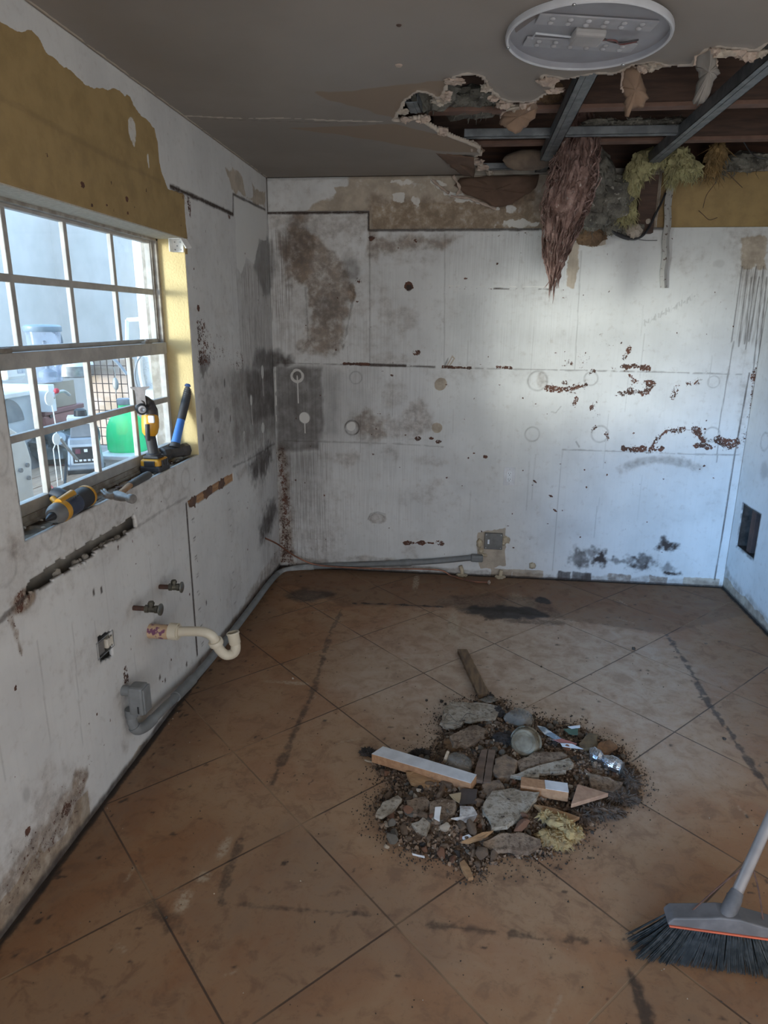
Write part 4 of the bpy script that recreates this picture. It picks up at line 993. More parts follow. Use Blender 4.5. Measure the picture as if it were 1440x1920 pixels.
lo = s.build('lower_sash', M_alu, win, bevel=.002)
for y in (-2.281, -1.965, -1.652):
    m = MB(); m.box((-.130, y - .0105, 1.085), (-.112, y + .0105, 1.49)); m.build('muntin', M_alu, lo, bevel=.002)
m = MB(); m.box((-.131, GY0 + .04, 1.274), (-.111, GY1 - .03, 1.297)); m.build('muntin', M_alu, lo, bevel=.002)
m = MB(); m.box((-.124, GY0 + .04, 1.08), (-.121, GY1 - .03, 1.50)); m.build('glass_pane', M_glass, lo)
m = MB(); m.box((-.128, -1.520, 1.532), (-.110, -1.455, 1.541)); m.cyl((-.118, -1.49, 1.54), (-.118, -1.49, 1.548), .009); m.box((-.122, -1.5, 1.544), (-.113, -1.445, 1.549)); m.build('sash_latch', M_track, lo, bevel=.001)
m = MB(); m.box((-.128, -2.43, 1.532), (-.108, -2.375, 1.546)); m.build('sash_latch', M_track, lo, bevel=.002)
s = MB()
s.box((-.166, GY0 + .02, 1.520), (-.140, GY1 - .012, 1.548)); s.box((-.166, GY0 + .02, 1.938), (-.142, GY1 - .012, 1.952))
s.box((-.166, GY0 + .02, 1.53), (-.142, GY0 + .045, 1.95)); s.box((-.166, GY1 - .032, 1.53), (-.142, GY1 - .012, 1.95))
up = s.build('upper_sash', M_alu, win, bevel=.002)
for y in (-2.281, -1.965, -1.652):
    m = MB(); m.box((-.160, y - .0105, 1.545), (-.144, y + .0105, 1.942)); m.build('muntin', M_alu, up, bevel=.002)
m = MB(); m.box((-.161, GY0 + .04, 1.731), (-.143, GY1 - .03, 1.754)); m.build('muntin', M_alu, up, bevel=.002)
m = MB(); m.box((-.155, GY0 + .04, 1.54), (-.152, GY1 - .03, 1.945)); m.build('glass_pane', M_glass, up)

# bracket of the old blind at the top of the window reveal
b = thing('blind_bracket', 'small perforated white metal bracket screwed at the top corner of the window reveal', 'bracket', (-.03, -1.31, 1.93))
M_wm = mat('white enamelled metal', (0.80, 0.80, 0.78), (0.72, 0.72, 0.70), 0.35, scale=40)
m = MB(); m.box((-.052, -1.312, 1.905), (-.004, -1.308, 1.958)); m.box((-.054, -1.345, 1.905), (-.050, -1.308, 1.958)); m.box((-.052, -1.345, 1.954), (-.004, -1.308, 1.958))
m.build('plate', M_wm, b, bevel=.0008)
m = MB()
for y, z in [(-.040, 1.915), (-.040, 1.945), (-.016, 1.915), (-.016, 1.945), (-.030, 1.930)]:
    m.cyl((y, -1.3125, z), (y, -1.314, z), .003, n=8)
m.build('screw', M_steel, b)
m = MB(); m.add([(0, -1.345, 1.958), (0.012, -1.31, 1.958), (.030, -1.305, 1.925), (.020, -1.340, 1.920), (-.003, -1.345, 1.953), (0.008, -1.31, 1.953), (.027, -1.305, 1.921), (.017, -1.340, 1.917)],
                [(0, 1, 2, 3), (7, 6, 5, 4), (0, 4, 5, 1), (1, 5, 6, 2), (2, 6, 7, 3), (3, 7, 4, 0)]); m.build('clip', M_wm, b)

# ---------------------------------------------------------------- sunroom beyond the window
M_ws = mat('white sunroom panel', (0.66, 0.60, 0.55), (0.62, 0.57, 0.52), 0.8, scale=2.5)
m = MB(); m.box((-6.2, 5.6, 0), (-.25, 5.7, 3.4)); m.box((-4.9, -.2, 0), (-4.8, 5.7, 3.4)); o = m.build('wall_sunroom', M_ws); tag(o, kind='structure')
m = MB(); m.box((-6.3, -6.0, -.05), (-.2, 5.8, 0)); o = m.build('floor_patio', mat('patio paving', (0.36, 0.33, 0.30), (0.28, 0.26, 0.24), .9, scale=6)); tag(o, kind='structure')
t = NT('white cracked render', .85)
vn = t.n('ShaderNodeTexVoronoi', feature='DISTANCE_TO_EDGE'); vn.inputs['Scale'].default_value = 4.5; wob = t.n('ShaderNodeVectorMath', operation='ADD'); t.put(wob.inputs[0], t.co); t.put(wob.inputs[1], t.noise(7, 4, out=1)); t.put(vn.inputs['Vector'], wob.outputs[0])
t.color(t.mix(t.step(vn.outputs['Distance'], .004, .014, 1, 0), t.mix(t.noise(5, 4), (.76, .80, .83), (.70, .74, .77)), (.45, .43, .42)))
m = MB(); m.box((-.575, -.60, 0), (-.2, -.45, 3.0)); m.box((-.25, -.45, 0), (-.2, 5.6, 3)); o = m.build('wall_pier', t.m); tag(o, kind='structure')
m = MB()
x0, x1 = -1.05, -.62
p = [(-1.221, 0.550, 1.625), (-1.108, 0.550, 1.633), (-1.123, 0.550, 1.469), (-1.238, 0.550, 1.460)]
for a, b_ in ((0, 1), (1, 2), (2, 3), (3, 0)):
    m.tube([p[a], p[b_]], .014, 4)
o = m.build('hung_rectangle', mat('bright white vinyl', (.86, .9, .93), None, .4), None); tag(o, 'bright white rectangular frame standing behind the middle right upper pane', 'frame')

def P3(p): return Vector(p)
M_wh = mat('white plastic', (0.74, 0.77, 0.80), (0.68, 0.71, 0.74), 0.4, scale=8)
M_grey = mat('mid grey plastic', (0.26, 0.28, 0.31), (0.20, 0.22, 0.25), 0.5, scale=12)
M_black = mat('black plastic', (0.030, 0.031, 0.035), (0.020, 0.021, 0.024), 0.45, scale=20)
M_board = mat('weathered planks', (0.40, 0.29, 0.21), (0.30, 0.21, 0.15), 0.8, scale=5, stretch=(6, 1, 6), bump=.3)
TZ = .80
tb = thing('patio_table', 'weathered wooden plank table outside the window carrying the clutter', 'table', (-1.1, -.6, 0))
for i, x in enumerate(np.arange(-1.225, -.34, .145)):
    m = MB(); m.box((x, -2.1, TZ - .03), (x + .138, -.63, TZ)); m.build('plank', M_board, tb, bevel=.003)
for x, y in ((-1.18, -2.0), (-.4, -2.0), (-1.18, -.7), (-.4, -.7)):
    m = MB(); m.box((x - .035, y - .035, 0), (x + .035, y + .035, TZ - .03)); m.build('leg', M_board, tb, bevel=.003)

# blender base
p = P3((-0.906, -0.718, 0.800)); yaw = math.radians(28)
Mb = Matrix.Translation(p) @ Matrix.Rotation(yaw, 4, 'Z') @ Matrix.Scale(.90, 4)
bl = thing('blender', 'grey countertop blender base with a row of buttons, on the planks outside the window', 'kitchen blender', mat=Mb)
def frust(w0, d0, w1, d1, z0, z1):
    return [(-w0, -d0, z0), (w0, -d0, z0), (w0, d0, z0), (-w0, d0, z0), (-w1, -d1, z1), (w1, -d1, z1), (w1, d1, z1), (-w1, d1, z1)], [(0, 3, 2, 1), (4, 5, 6, 7), (0, 1, 5, 4), (1, 2, 6, 5), (2, 3, 7, 6), (3, 0, 4, 7)]
m = MB(); m.add(*frust(.105, .10, .085, .07, .02, .22)); m.build('housing', mat('silver blender body', (.36, .42, .50), (.30, .36, .44), .3, metal=.3), bl, bevel=.012, world=False)
m = MB(); m.add(*frust(.108, .103, .108, .103, 0, .025)); m.build('foot', M_black, bl, bevel=.005, world=False)
m = MB(); m.add(*frust(.070, .06, .062, .055, .22, .30)); m.build('collar', M_grey, bl, bevel=.006, world=False)
m = MB(); m.add(*frust(.078, .062, .078, .062, .30, .345)); m.build('jar_seat', M_wh, bl, bevel=.004, world=False)
m = MB(); m.lathe([(.04, .345), (.035, .38), (.02, .39)], 16); m.build('coupling', M_black, bl, world=False)
tilt = Matrix.Translation((0, -.094, .055)) @ Matrix.Rotation(math.radians(-8.5), 4, 'X')
m = MB(); m.box((-.078, -.006, 0), (.078, 0, .125), tilt); pn = m.build('control_panel', mat('pale panel', (.55, .62, .70), None, .4), bl, bevel=.002, world=False)
m = MB(); m.box((-.066, -.009, .012), (.066, -.005, .11), tilt); m.build('panel_face', M_black, pn, world=False)
for k in range(5):
    m = MB(); m.box((-.056 + k * .024, -.012, .022), (-.040 + k * .024, -.008, .034), tilt); m.build('button', M_wh, pn, world=False)
m = MB(); m.box((-.050, -.012, .070), (-.020, -.008, .098), tilt); m.build('button', mat('dark maroon button', (.16, .04, .07)), pn, world=False)
m = MB(); m.box((0, -.012, .078), (.020, -.008, .096), tilt); m.build('button', M_wh, pn, world=False)
pc = Vector((-1.021, -0.730, 0.805)); m = MB(); m.tube(spline([Mb @ Vector((-.10, 0, .02)), pc + Vector((.02, -.02, .06)), Vector((-0.834, -1.056, 0.810)), Vector((-0.708, -1.265, 0.810))], 8), .007, 8); m.build('cord', M_black, bl)

# green jug on a white bin
pb = P3((-0.800, -0.390, 0.853)); zt = pb.z
bn = thing('storage_bin', 'pale plastic bin with a rim, under the green jug outside', 'bin', (pb.x, pb.y, .50))
m = MB(); m.add(*[[(x + pb.x, y + pb.y, z) for x, y, z in v] if i == 0 else v for i, v in enumerate(frust(.11, .11, .145, .145, .50, zt - .01))]); m.build('body', M_wh, bn, bevel=.01)
m = MB(); m.box((pb.x - .158, pb.y - .158, zt - .03), (pb.x + .158, pb.y + .158, zt)); m.build('lid', M_wh, bn, bevel=.008)
M_green = mat('bright green plastic', (0.05, 0.85, 0.30), (0.04, 0.75, 0.26), 0.35, scale=4)
jg = thing('detergent_jug', 'bright green plastic jug with dark cap and handle behind the lower right panes', 'jug', mat=Matrix.Translation((pb.x, pb.y + .01, zt)) @ Matrix.Rotation(.35, 4, 'Z'))
prof = [(.0, 0), (.108, 0), (.118, .015), (.120, .09), (.112, .15), (.090, .20), (.055, .235), (.036, .255), (.034, .285)]
m = MB(); m.lathe(prof, 32, sx=1.0, sy=.62, m=Matrix.Translation((-.02, 0, 0))); m.build('body', M_green, jg, smooth=True, world=False)
m = MB(); m.lathe([(.038, .283), (.040, .287), (.040, .315), (.034, .320)], 20, m=Matrix.Translation((-.02, 0, 0)), sy=.9); m.build('cap', M_grey, jg, smooth=True, world=False)
m = MB(); m.tube(spline([(.02, 0, .262), (.09, 0, .255), (.145, 0, .20), (.150, 0, .11), (.10, 0, .06)], 6), .024, 12, flat=.7); m.build('handle', M_green, jg, smooth=True, world=False)

# cardboard behind a wire grid
bn2 = MB(); bn2.box((-1.25, -.58, .46), (-.60, .40, .50)); bn2.box((-1.2, -.5, 0), (-1.14, .3, .46)); bn2.box((-.70, -.5, 0), (-.64, .3, .46)); o = bn2.build('low_bench', M_board, bevel=.003); tag(o, 'low wooden bench beyond the plank table, under the pale bin', 'bench')
m = MB(); q0 = (-1.612, 0.620, 1.346); q1 = (-1.247, 0.620, 0.698)
m.box((q0[0], .62, q1[2]), (q1[0], .66, q0[2])); 
t = NT('sun-bleached cardboard', .85)
t.color(t.mix(t.step(t.noise(3.2, 3), .42, .55), (.55, .42, .34), t.mix(t.step(t.noise(5, 3), .45, .6), (.44, .33, .24), (.62, .50, .43))))
o = m.build('cardboard_sheet', t.m, bevel=.003); tag(o, 'tan cardboard sheet standing behind the dark wire grid outside', 'cardboard')
gd = thing('wire_grid', 'dark rectangular wire grid standing in front of the tan cardboard', 'grid', (-1, .45, TZ))
g0 = (-1.500, 0.450, 1.371); g1 = (-1.162, 0.450, 0.726)
M_wire = mat('dark wire', (.09, .065, .06), None, .5, metal=.4)
for i in range(8):
    x = g0[0] + (g1[0] - g0[0]) * i / 7; m = MB(); m.cyl((x, .45, g1[2]), (x, .45, g0[2]), .0035, n=6); m.build('upright_wire', M_wire, gd)
for i in range(11):
    z = g1[2] + (g0[2] - g1[2]) * i / 10; m = MB(); m.cyl((g0[0], .453, z), (g1[0], .453, z), .0035, n=6); m.build('cross_wire', M_wire, gd)
# things hung on the grid and pier
k0 = P3((-1.289, 0.420, 1.300)); k1 = P3((-1.287, 0.420, 1.210))
m = MB(); m.tube(spline([k0, k0 + Vector((.006, 0, -.05)), k1], 5), .003, 6); m.ball(k1 + Vector((0, 0, -.03)), (.022, .014, .045)); m.cyl(k1 + Vector((0, 0, -.06)), k1 + Vector((-.004, 0, -.10)), .006, .002, 8)
o = m.build('hanging_tool', mat('dull grey metal', (.30, .32, .32), None, .5, metal=.4), smooth=True); tag(o, 'small grey thing hanging on a string against the wire grid', 'hanging tool')
m = MB(); m.tube([(-0.579, -0.620, 1.433), (-0.581, -0.620, 1.341), (-0.571, -0.620, 1.253)], .014, 10)
o = m.build('drain_pipe', M_wh, smooth=True); tag(o, 'thin white upright pipe beside the cracked white pier', 'pipe')
m = MB(); m.tube(spline([(-0.546, -0.660, 1.444), (-0.578, -0.660, 1.401), (-0.597, -0.660, 1.329), (-0.588, -0.660, 1.262)], 6), .005, 6)
o = m.build('hose', M_grey, smooth=True); tag(o, 'thin grey cable looping beside the white upright pipe', 'cable')
m = MB(); m.tube([(-1.280, 0.380, 1.377), (-1.230, 0.380, 1.326), (-1.174, 0.380, 1.252)], .012, 4)
o = m.build('angle_strut', M_grey); tag(o, 'grey diagonal metal strut across the top of the wire grid', 'strut')

# white cabinet, left
cb = thing('white_cabinet', 'white cabinet front with a dark arched opening behind the lower left pane', 'cabinet', (-1.2, -.5, TZ))
a0 = P3((-1.300, -0.803, 1.242)); a1 = P3((-1.300, -0.530, 1.215))
m = MB(); m.box((-1.75, -1.15, 0), (-1.3, a1.y, a1.z - .01)); m.build('body', mat('bluish white laminate', (.60, .66, .74), (.54, .60, .68), .5), cb, bevel=.004)
m = MB(); m.box((-1.78, -1.18, a1.z - .01), (-1.27, a1.y + .02, a1.z + .015)); m.build('top', M_wh, cb, bevel=.004)
c0 = P3((-1.297, -0.774, 1.069)); m = MB()
arc = [(c0.y + .13 * math.cos(t_), c0.z + .13 * math.sin(t_)) for t_ in np.linspace(0, PI, 20)]
m.add([(-1.295, y, z) for y, z in arc] + [(-1.31, y, z) for y, z in arc], [tuple(range(19, -1, -1))] + [(i, i + 1, i + 21, i + 20) for i in range(19)]); m.build('opening', M_grey, cb)
# white appliance with knobs, nearest left
ap = thing('white_appliance', 'white appliance with three dark screws on its side at the lower left pane', 'appliance', (-.8, -1.5, TZ))
v0 = [(-0.700, -1.649, 0.954), (-0.700, -1.508, 0.921), (-0.700, -1.493, 1.022), (-0.700, -1.509, 1.090), (-0.700, -1.529, 1.134), (-0.700, -1.611, 1.188)]
ys = [(a[1], a[2]) for a in v0]
Mx = Matrix(((0, 0, 1, 0), (1, 0, 0, 0), (0, 1, 0, 0), (0, 0, 0, 1)))
ys = [(ys[0][0] - .15, TZ), (ys[1][0], TZ)] + ys[1:] + [(ys[5][0] - .15, ys[5][1])]
m = MB(); m.prism(ys, -.98, -.7, Mx); m.build('housing', M_wh, ap, bevel=.01)
for a in ((-0.695, -1.542, 1.008), (-0.695, -1.590, 0.995), (-0.695, -1.544, 0.951)):
    m = MB(); m.cyl((a[0], a[1], a[2]), (a[0] + .008, a[1], a[2]), .010, n=10); m.build('screw', M_grey, ap)
# glass pitcher with lid
pt = P3((-1.300, -0.356, 1.259)); 
M_clear = glass_pane('cloudy clear plastic', (.86, .90, .96), .25, (.6, .66, .8))
pc_ = thing('blender_pitcher', 'clear blender pitcher with a grey lid and dark curved handle beyond the meeting rail', 'pitcher', (pt.x, pt.y, pt.z))
Mt = Matrix.Translation(pt)
m = MB(); m.lathe([(.075, 0), (.082, .02), (.095, .27), (.098, .30)], 28, Mt, close=False); m.lathe([(.001, .004), (.075, .004)], 28, Mt, close=False); m.build('jar', M_clear, pc_, smooth=True)
m = MB(); m.lathe([(.0, .03), (.055, .03), (.05, .06), (.012, .08), (.012, .24), (0, .245)], 16, Mt); m.build('blade_post', M_grey, pc_, smooth=True)
m = MB(); m.lathe([(.102, .295), (.106, .30), (.106, .325), (.09, .335), (0, .338)], 28, Mt); m.build('lid', mat('blue grey lid', (.20, .26, .32), None, .4), pc_, smooth=True)
m = MB(); m.tube(spline([pt + Vector((0, .095, .31)), pt + Vector((0, .16, .27)), pt + Vector((0, .165, .18)), pt + Vector((0, .12, .08)), pt + Vector((0, .10, -.0))], 6), .016, 10); m.build('handle', mat('slate handle', (.10, .13, .17), None, .4), pc_, smooth=True)
# white ledge under the pitcher, tub, cardboard, pan, brown tub
e0 = P3((-1.300, -0.522, 1.273)); e1 = P3((-1.300, -0.036, 1.143))
m = MB(); m.box((-1.62, e0.y - .02, P3((-1.250, -0.081, 1.100)).z + .001), (-1.19, P3((-1.150, -0.483, 1.186)).y, pt.z - .001)); o = m.build('shelf_board', M_wh, bevel=.003); tag(o, 'thick white shelf board carrying the clear pitcher', 'shelf')
r0 = P3((-1.250, -0.597, 1.004)); r1 = P3((-1.250, -0.081, 1.100))
m = MB(); bt = thing('brown_tub', 'reddish brown plastic tub with a slotted front under the white shelf board', 'tub', (-1.4, (r0.y + r1.y) / 2, TZ))
m.box((-1.6, a1.y + .035, 0), (-1.27, r1.y, r1.z - .03)); m.build('body', mat('red brown plastic', (.30, .13, .12), (.24, .10, .09), .5), bt, bevel=.012)
m = MB(); m.box((-1.62, a1.y + .03, r1.z - .03), (-1.26, r1.y + .015, r1.z)); m.build('rim', mat('darker red brown', (.20, .08, .08), None, .5), bt, bevel=.006)
m = MB(); yy = P3((-1.218, -0.509, 1.109)); m.box((-1.272, yy.y - .05, yy.z - .012), (-1.265, yy.y + .03, yy.z + .012)); m.build('slot', M_black, bt)
m = MB(); yy = P3((-1.218, -0.431, 1.064)); m.cyl((-1.272, yy.y, yy.z), (-1.264, yy.y, yy.z), .014); m.build('knob', M_black, bt)
m = MB(); y0_ = P3((-1.150, -0.478, 1.185)); y1_ = P3((-1.150, -0.223, 1.254))
m.box((-1.30, y0_.y + .01, r1.z + .001), (-1.28, y1_.y + .1, y1_.z)); m.box((-1.50, y0_.y + .01, r1.z + .001), (-1.30, y0_.y + .03, y1_.z - .02))
o = m.build('cardboard_box', mat('grey brown cardboard', (.34, .29, .24), (.28, .24, .20), .9)); tag(o, 'grey brown open cardboard box right of the clear pitcher', 'box')
o.location.z += 0
c1 = P3((-1.620, 0.476, 1.215)); c1.z = P3((-1.250, -0.081, 1.100)).z + .12; pn_ = thing('cooking_pot', 'round steel pot with white rim above the grey brown cardboard box', 'pot', tuple(c1))
m = MB(); m.lathe([(.11, 0), (.125, .01), (.13, .08)], 28, Matrix.Translation(c1)); m.build('body', M_steel, pn_, smooth=True)
m = MB(); m.lathe([(.135, .08), (.135, .09), (.10, .15), (0, .17)], 28, Matrix.Translation(c1)); m.build('lid', M_wh, pn_, smooth=True)
c1 = P3((-1.280, -0.738, 1.303)); tbx = thing('wipes_tub', 'small white rounded tub with a printed label on top of the white cabinet', 'tub', tuple(c1))
m = MB(); m.box((c1.x - .06, c1.y - .10, c1.z + .002), (c1.x + .06, c1.y + .06, c1.z + .10)); m.build('body', M_wh, tbx, bevel=.02)
m = MB(); m.box((c1.x + .058, c1.y - .02, c1.z + .035), (c1.x + .0615, c1.y + .045, c1.z + .07)); m.build('label', mat('faded blue print', (.25, .30, .42), (.5, .55, .62), .5, scale=60), tbx)
# black bag, grey roll, steel bowl
def lump(name, c, r, mt, amp=.25, sc=3.0, seed=0, sub=24, parent=None, flatz=None):
    m = MB(); m.ball((0, 0, 0), 1.0, sub, sub // 2)
    for i, p in enumerate(m.v):
        d = p.normalized() if p.length else p
        k = 1 + amp * mnoise.fractal(d * sc + Vector((seed * 3.1, seed, 0)), 1.0, 2.0, 4)
        w = Vector((d.x * r[0] * k, d.y * r[1] * k, d.z * r[2] * k))
        if flatz is not None: w.z = max(w.z, flatz)
        m.v[i] = w + Vector(c)
    return m.build(name, mt, parent, smooth=True)
c1 = P3((-1.156, -0.544, 0.800)); o = lump('bin_bag', c1 + Vector((-.05, .08, .09)), (.15, .19, .12), mat('black bag film', (.035, .05, .055), (.06, .08, .085), .3, scale=14, bump=.8), .35, 2.4, 4, 36, flatz=-.1)
tag(o, 'crumpled black bag lying on the planks left of the blender', 'bag')
m = MB(); m.tube([(-1.000, -0.792, 0.993), (-1.000, -0.625, 0.922)], .035, 20); o = m.build('grey_roll', mat('blue grey vinyl', (.30, .36, .42), None, .5), smooth=True); tag(o, 'blue grey roll lying above the black bag', 'roll')
c1 = P3((-1.150, -0.388, 0.935)); m = MB(); m.lathe([(0, 0), (.06, .005), (.10, .04), (.115, .085), (.110, .085), (.095, .045), (.055, .012), (0, .008)], 28, Matrix.Translation(c1) @ Matrix.Rotation(1.2, 4, 'Y') @ Matrix.Rotation(.5, 4, 'X'))
o = m.build('steel_bowl', M_steel, smooth=True); tag(o, 'shiny steel bowl tipped on its side behind the grey roll', 'bowl')
for nm, lab, (a, b_, r_) in [('tap', 'white round plate on a thin rod with a red button, outside the window', ((-0.900, -0.962, 1.235), (-0.900, -0.972, 1.102), 1)), ('round_mirror', 'round white disc on a thin rod with a bent steel pipe, outside the window', ((-0.850, -1.024, 1.039), (-0.850, -1.095, 0.993), 0))]:
    th = thing(nm if r_ else 'hose_clamp', lab, 'tap' if r_ else 'clamp', a)
    m = MB(); m.cyl(Vector(a) + Vector((0, -.04, 0)), Vector(a) + Vector((.006, -.04, 0)), .036 if r_ else .030, n=20, m=None); m.build('disc', M_wh, th)
    m = MB(); m.tube(spline([a, Vector(a) + Vector((0, .03, .02)), Vector(a) + Vector((0, .10, .025)), Vector(a) + Vector((0, .15, .0))] if r_ else [a, Vector(a) + Vector((0, .05, -.06)), Vector(a) + Vector((0, .13, -.14))], 6), .008, 8); m.build('pipe', M_steel, th, smooth=True)
    m = MB(); m.tube([Vector(a) + Vector((0, -.02, 0)), b_, (b_[0], b_[1], TZ)], .003, 6); m.build('rod', M_wh, th)
    if r_:
        m = MB(); m.ball(Vector(a) + Vector((.01, .02, .035)), .014); m.build('button', mat('red plastic', (.5, .03, .06)), th, smooth=True)
m = MB(); f0 = (-0.925, -1.040, 0.803); m.box((-.62, f0[1] - .10, .801), (-.36, f0[1] + .28, .806)); o = m.build('paper_sheet', M_wh); tag(o, 'white sheet of paper on the planks in front of the blender', 'paper')
m = MB(); m.tube(spline([(-0.918, -1.073, 0.811), (-0.779, -1.225, 0.811), (-0.658, -1.335, 0.811)], 5), .004, 6); o = m.build('red_string', mat('red cord', (.35, .05, .05))); tag(o, 'thin red cord lying on the white paper outside', 'cord')
lb = P3((-0.850, -0.533, 0.986)); m = MB(); m.box((-1.24, -.50, .50), (-1.00, .10, .74)); o = m.build('tool_tray', mat('teal grey plastic', (.17, .25, .27), (.11, .17, .18), .6, scale=20), bevel=.015); tag(o, 'teal grey tray of small things left of the pale bin', 'tray')

# ---------------------------------------------------------------- timber cleat in the left wall slot
M_pine = mat('raw pine', (0.42, 0.24, 0.12), (0.30, 0.16, 0.08), 0.75, scale=5, stretch=(14, 2, 14), bump=.25)
M_glue = mat('old brown glue', (0.14, 0.075, 0.045), (0.09, 0.05, 0.035), 0.7, scale=20, bump=.5)
cl = thing('timber_cleat', 'short pine cleat with brown glue blobs set in the wall below the window corner', 'cleat', (-.01, -1.2, .84))
c0, c1, c2, c3 = CLEAT
Mx = Matrix(((0, 0, 1, 0), (1, 0, 0, 0), (0, 1, 0, 0), (0, 0, 0, 1)))
m = MB(); m.prism([(c[0], c[1]) for c in CLEAT], -.04, -.004, Mx); m.build('batten', M_pine, cl)
for f_, w_ in ((.12, .07), (.42, .10), (.72, .08)):
    cy = c0[0] + (c1[0] - c0[0]) * f_; cz = (c0[1] + c1[1]) / 2 - .01
    lump('glue_blob', (-.006, cy, cz - .012), (.010, w_ * .6, .034), M_glue, .5, 3, int(cy * 10), 16, cl)
M_lath = mat('exposed grey batten', (0.15, 0.11, 0.07), (0.09, 0.065, 0.045), 0.85, scale=8, stretch=(12, 2, 12), bump=.4)
s0, s1 = (-2.601, 0.900), (-1.966, 0.911)
m = MB(); m.box((-.052, s0[0] + .02, (s0[1] + s1[1]) / 2 + .010), (-.030, s1[0] - .02, (s0[1] + s1[1]) / 2 + .045)); o = m.build('lath_strip', M_lath, bevel=.003)
tag(o, 'grey brown lath strip inside the ragged slot under the window', 'lath')
_r = random.Random(3)
for k in range(16):
    f_ = _r.uniform(.25, .95); y = s0[0] + (s1[0] - s0[0]) * f_; r_ = _r.uniform(.006, .014)
    o = lump('mortar_crumb', (-.022, y, (s0[1] + s1[1]) / 2 - .028 - .010 * f_), (r_, r_ * 1.3, r_), M_raw, .5, 3, k, 10)
    tag(o, 'crumb of old mortar at the lower lip of the ragged slot under the window', 'mortar crumb', 'mortar crumbs in the slot')

# ---------------------------------------------------------------- open electric box in the left wall
y0, z0 = (-2.310, 0.506); y1, z1 = (-2.198, 0.571)
eb = thing('switch_box', 'open steel switch box with one ivory receptacle in the left wall', 'electric box', (0, y0, z0))
zb, zt_ = z0 + .006, z1 + .004
m = MB(); m.box((-.055, y0, zb), (-.052, y1, zt_)); m.box((-.055, y0, zb), (.002, y0 + .003, zt_)); m.box((-.055, y1 - .003, zb), (.002, y1, zt_)); m.box((-.055, y0, zb), (.002, y1, zb + .003)); m.box((-.055, y0, zt_ - .003), (.002, y1, zt_))
m.build('box', M_steel, eb, bevel=.001)
ym = (y0 + y1) / 2
M_ivory = mat('ivory plastic', (0.62, 0.57, 0.48), (0.55, 0.50, 0.42), 0.45, scale=30)
m = MB(); m.box((-.03, ym + .008, zb + .012), (.004, y1 - .008, zt_ - .016)); rc = m.build('receptacle', M_ivory, eb, bevel=.003)
for dz in (-.018, .018):
    m = MB(); yc = (ym + .008 + y1 - .008) / 2; zc = (zb + zt_) / 2 + dz; m.box((.0035, yc - .008, zc - .003), (.0048, yc - .005, zc + .004)); m.box((.0035, yc + .005, zc - .003), (.0048, yc + .008, zc + .004)); m.build('slot', M_black, rc)
m = MB(); m.box((-.02, y0 + .006, zb + .008), (-.002, ym - .004, zt_ - .008)); m.build('cover_strip', mat('dull grey metal strip', (.28, .27, .26), (.2, .19, .18), .5, metal=.5, scale=60, stretch=(1, 1, 20)), eb, bevel=.001)

# ---------------------------------------------------------------- stop valves
M_brass = mat('grimy brass', (0.13, 0.12, 0.09), (0.07, 0.065, 0.055), 0.45, metal=.6, scale=40, bump=.3)
M_rust = mat('rusty pipe', (0.10, 0.045, 0.03), (0.06, 0.03, 0.022), 0.8, scale=50, bump=.4)
def valve(wall, end, label, L=.20):
    y, z = wall; e = Vector(end); o_ = Vector((0, y, z)); d = (e - o_).normalized(); n = (e - o_).length
    v = thing('stop_valve', label, 'valve', (0, y, z), group=None)
    P_ = lambda f_: o_ + d * n * f_
    m = MB(); m.tube([P_(-.05), P_(.48)], .0095, 14); m.build('supply_pipe', M_rust, v, smooth=True)
    m = MB(); m.tube([P_(.42), P_(.56)], .015, 6); m.tube([P_(.58), P_(.80)], .013, 16); m.tube([P_(.78), P_(.88)], .015, 6); m.tube([P_(.66), P_(.66) + Vector((0, 0, .030))], .010, 12); m.tube([P_(.66) + Vector((0, 0, .018)), P_(.66) + Vector((0, 0, .026))], .0125, 6)
    m.build('body', M_brass, v, smooth=True)
    m = MB(); m.lathe([(.0, 0), (.022, .001), (.027, .004), (.027, .009), (.020, .012), (0, .013)], 20, axes(P_(.92), d), sx=1, sy=.85); m.tube([P_(.86), P_(.94)], .004, 8); m.build('handle', mat('dull chrome', (.30, .30, .28), (.2, .2, .18), .35, metal=.8), v, smooth=True)
valve((-2.039, 0.587), (0.104, -2.030, 0.582), 'lower brass stop valve, the one with the long rusty pipe, on the left wall')
valve((-1.814, 0.581), (0.089, -1.800, 0.578), 'upper brass stop valve with oval handle on the left wall, nearer the tall joint')

# ---------------------------------------------------------------- waste trap
M_pvc = mat('cream PVC', (0.66, 0.60, 0.48), (0.58, 0.52, 0.41), 0.4, scale=9)
t = NT('primer-stained PVC', .5); pn_ = t.noise(45, 3)
t.color(t.mix(t.step(pn_, .52, .58), t.mix(t.noise(12), (.48, .31, .18), (.58, .42, .28)), (.17, .06, .12)))
tp = thing('waste_trap', 'cream PVC P-trap sticking out of the left wall with an open upturned end', 'trap', (0, -1.93, .44))
yw, zw = (-1.929, 0.439)
m = MB(); m.tube([(-.03, yw, zw), ((0.091, -1.930, 0.443)[0], yw, zw)], .029, 24); m.build('stub', t.m, tp, smooth=True)
a = Vector((0.096, -1.930, 0.444)); m = MB(); m.tube([a + Vector((-.012, 0, 0)), a + Vector((.022, 0, 0))], .034, 24); m.tube([a + Vector((.02, 0, 0)), a + Vector((.028, 0, 0))], .028, 24); m.build('slip_nut', M_pvc, tp, smooth=True)
pp = [(0.109, -1.930, 0.444), (0.175, -1.930, 0.449), (0.223, -1.930, 0.449), (0.254, -1.930, 0.435), (0.266, -1.920, 0.401), (0.275, -1.910, 0.366), (0.297, -1.900, 0.339), (0.321, -1.880, 0.339), (0.329, -1.875, 0.366), (0.319, -1.870, 0.419)]
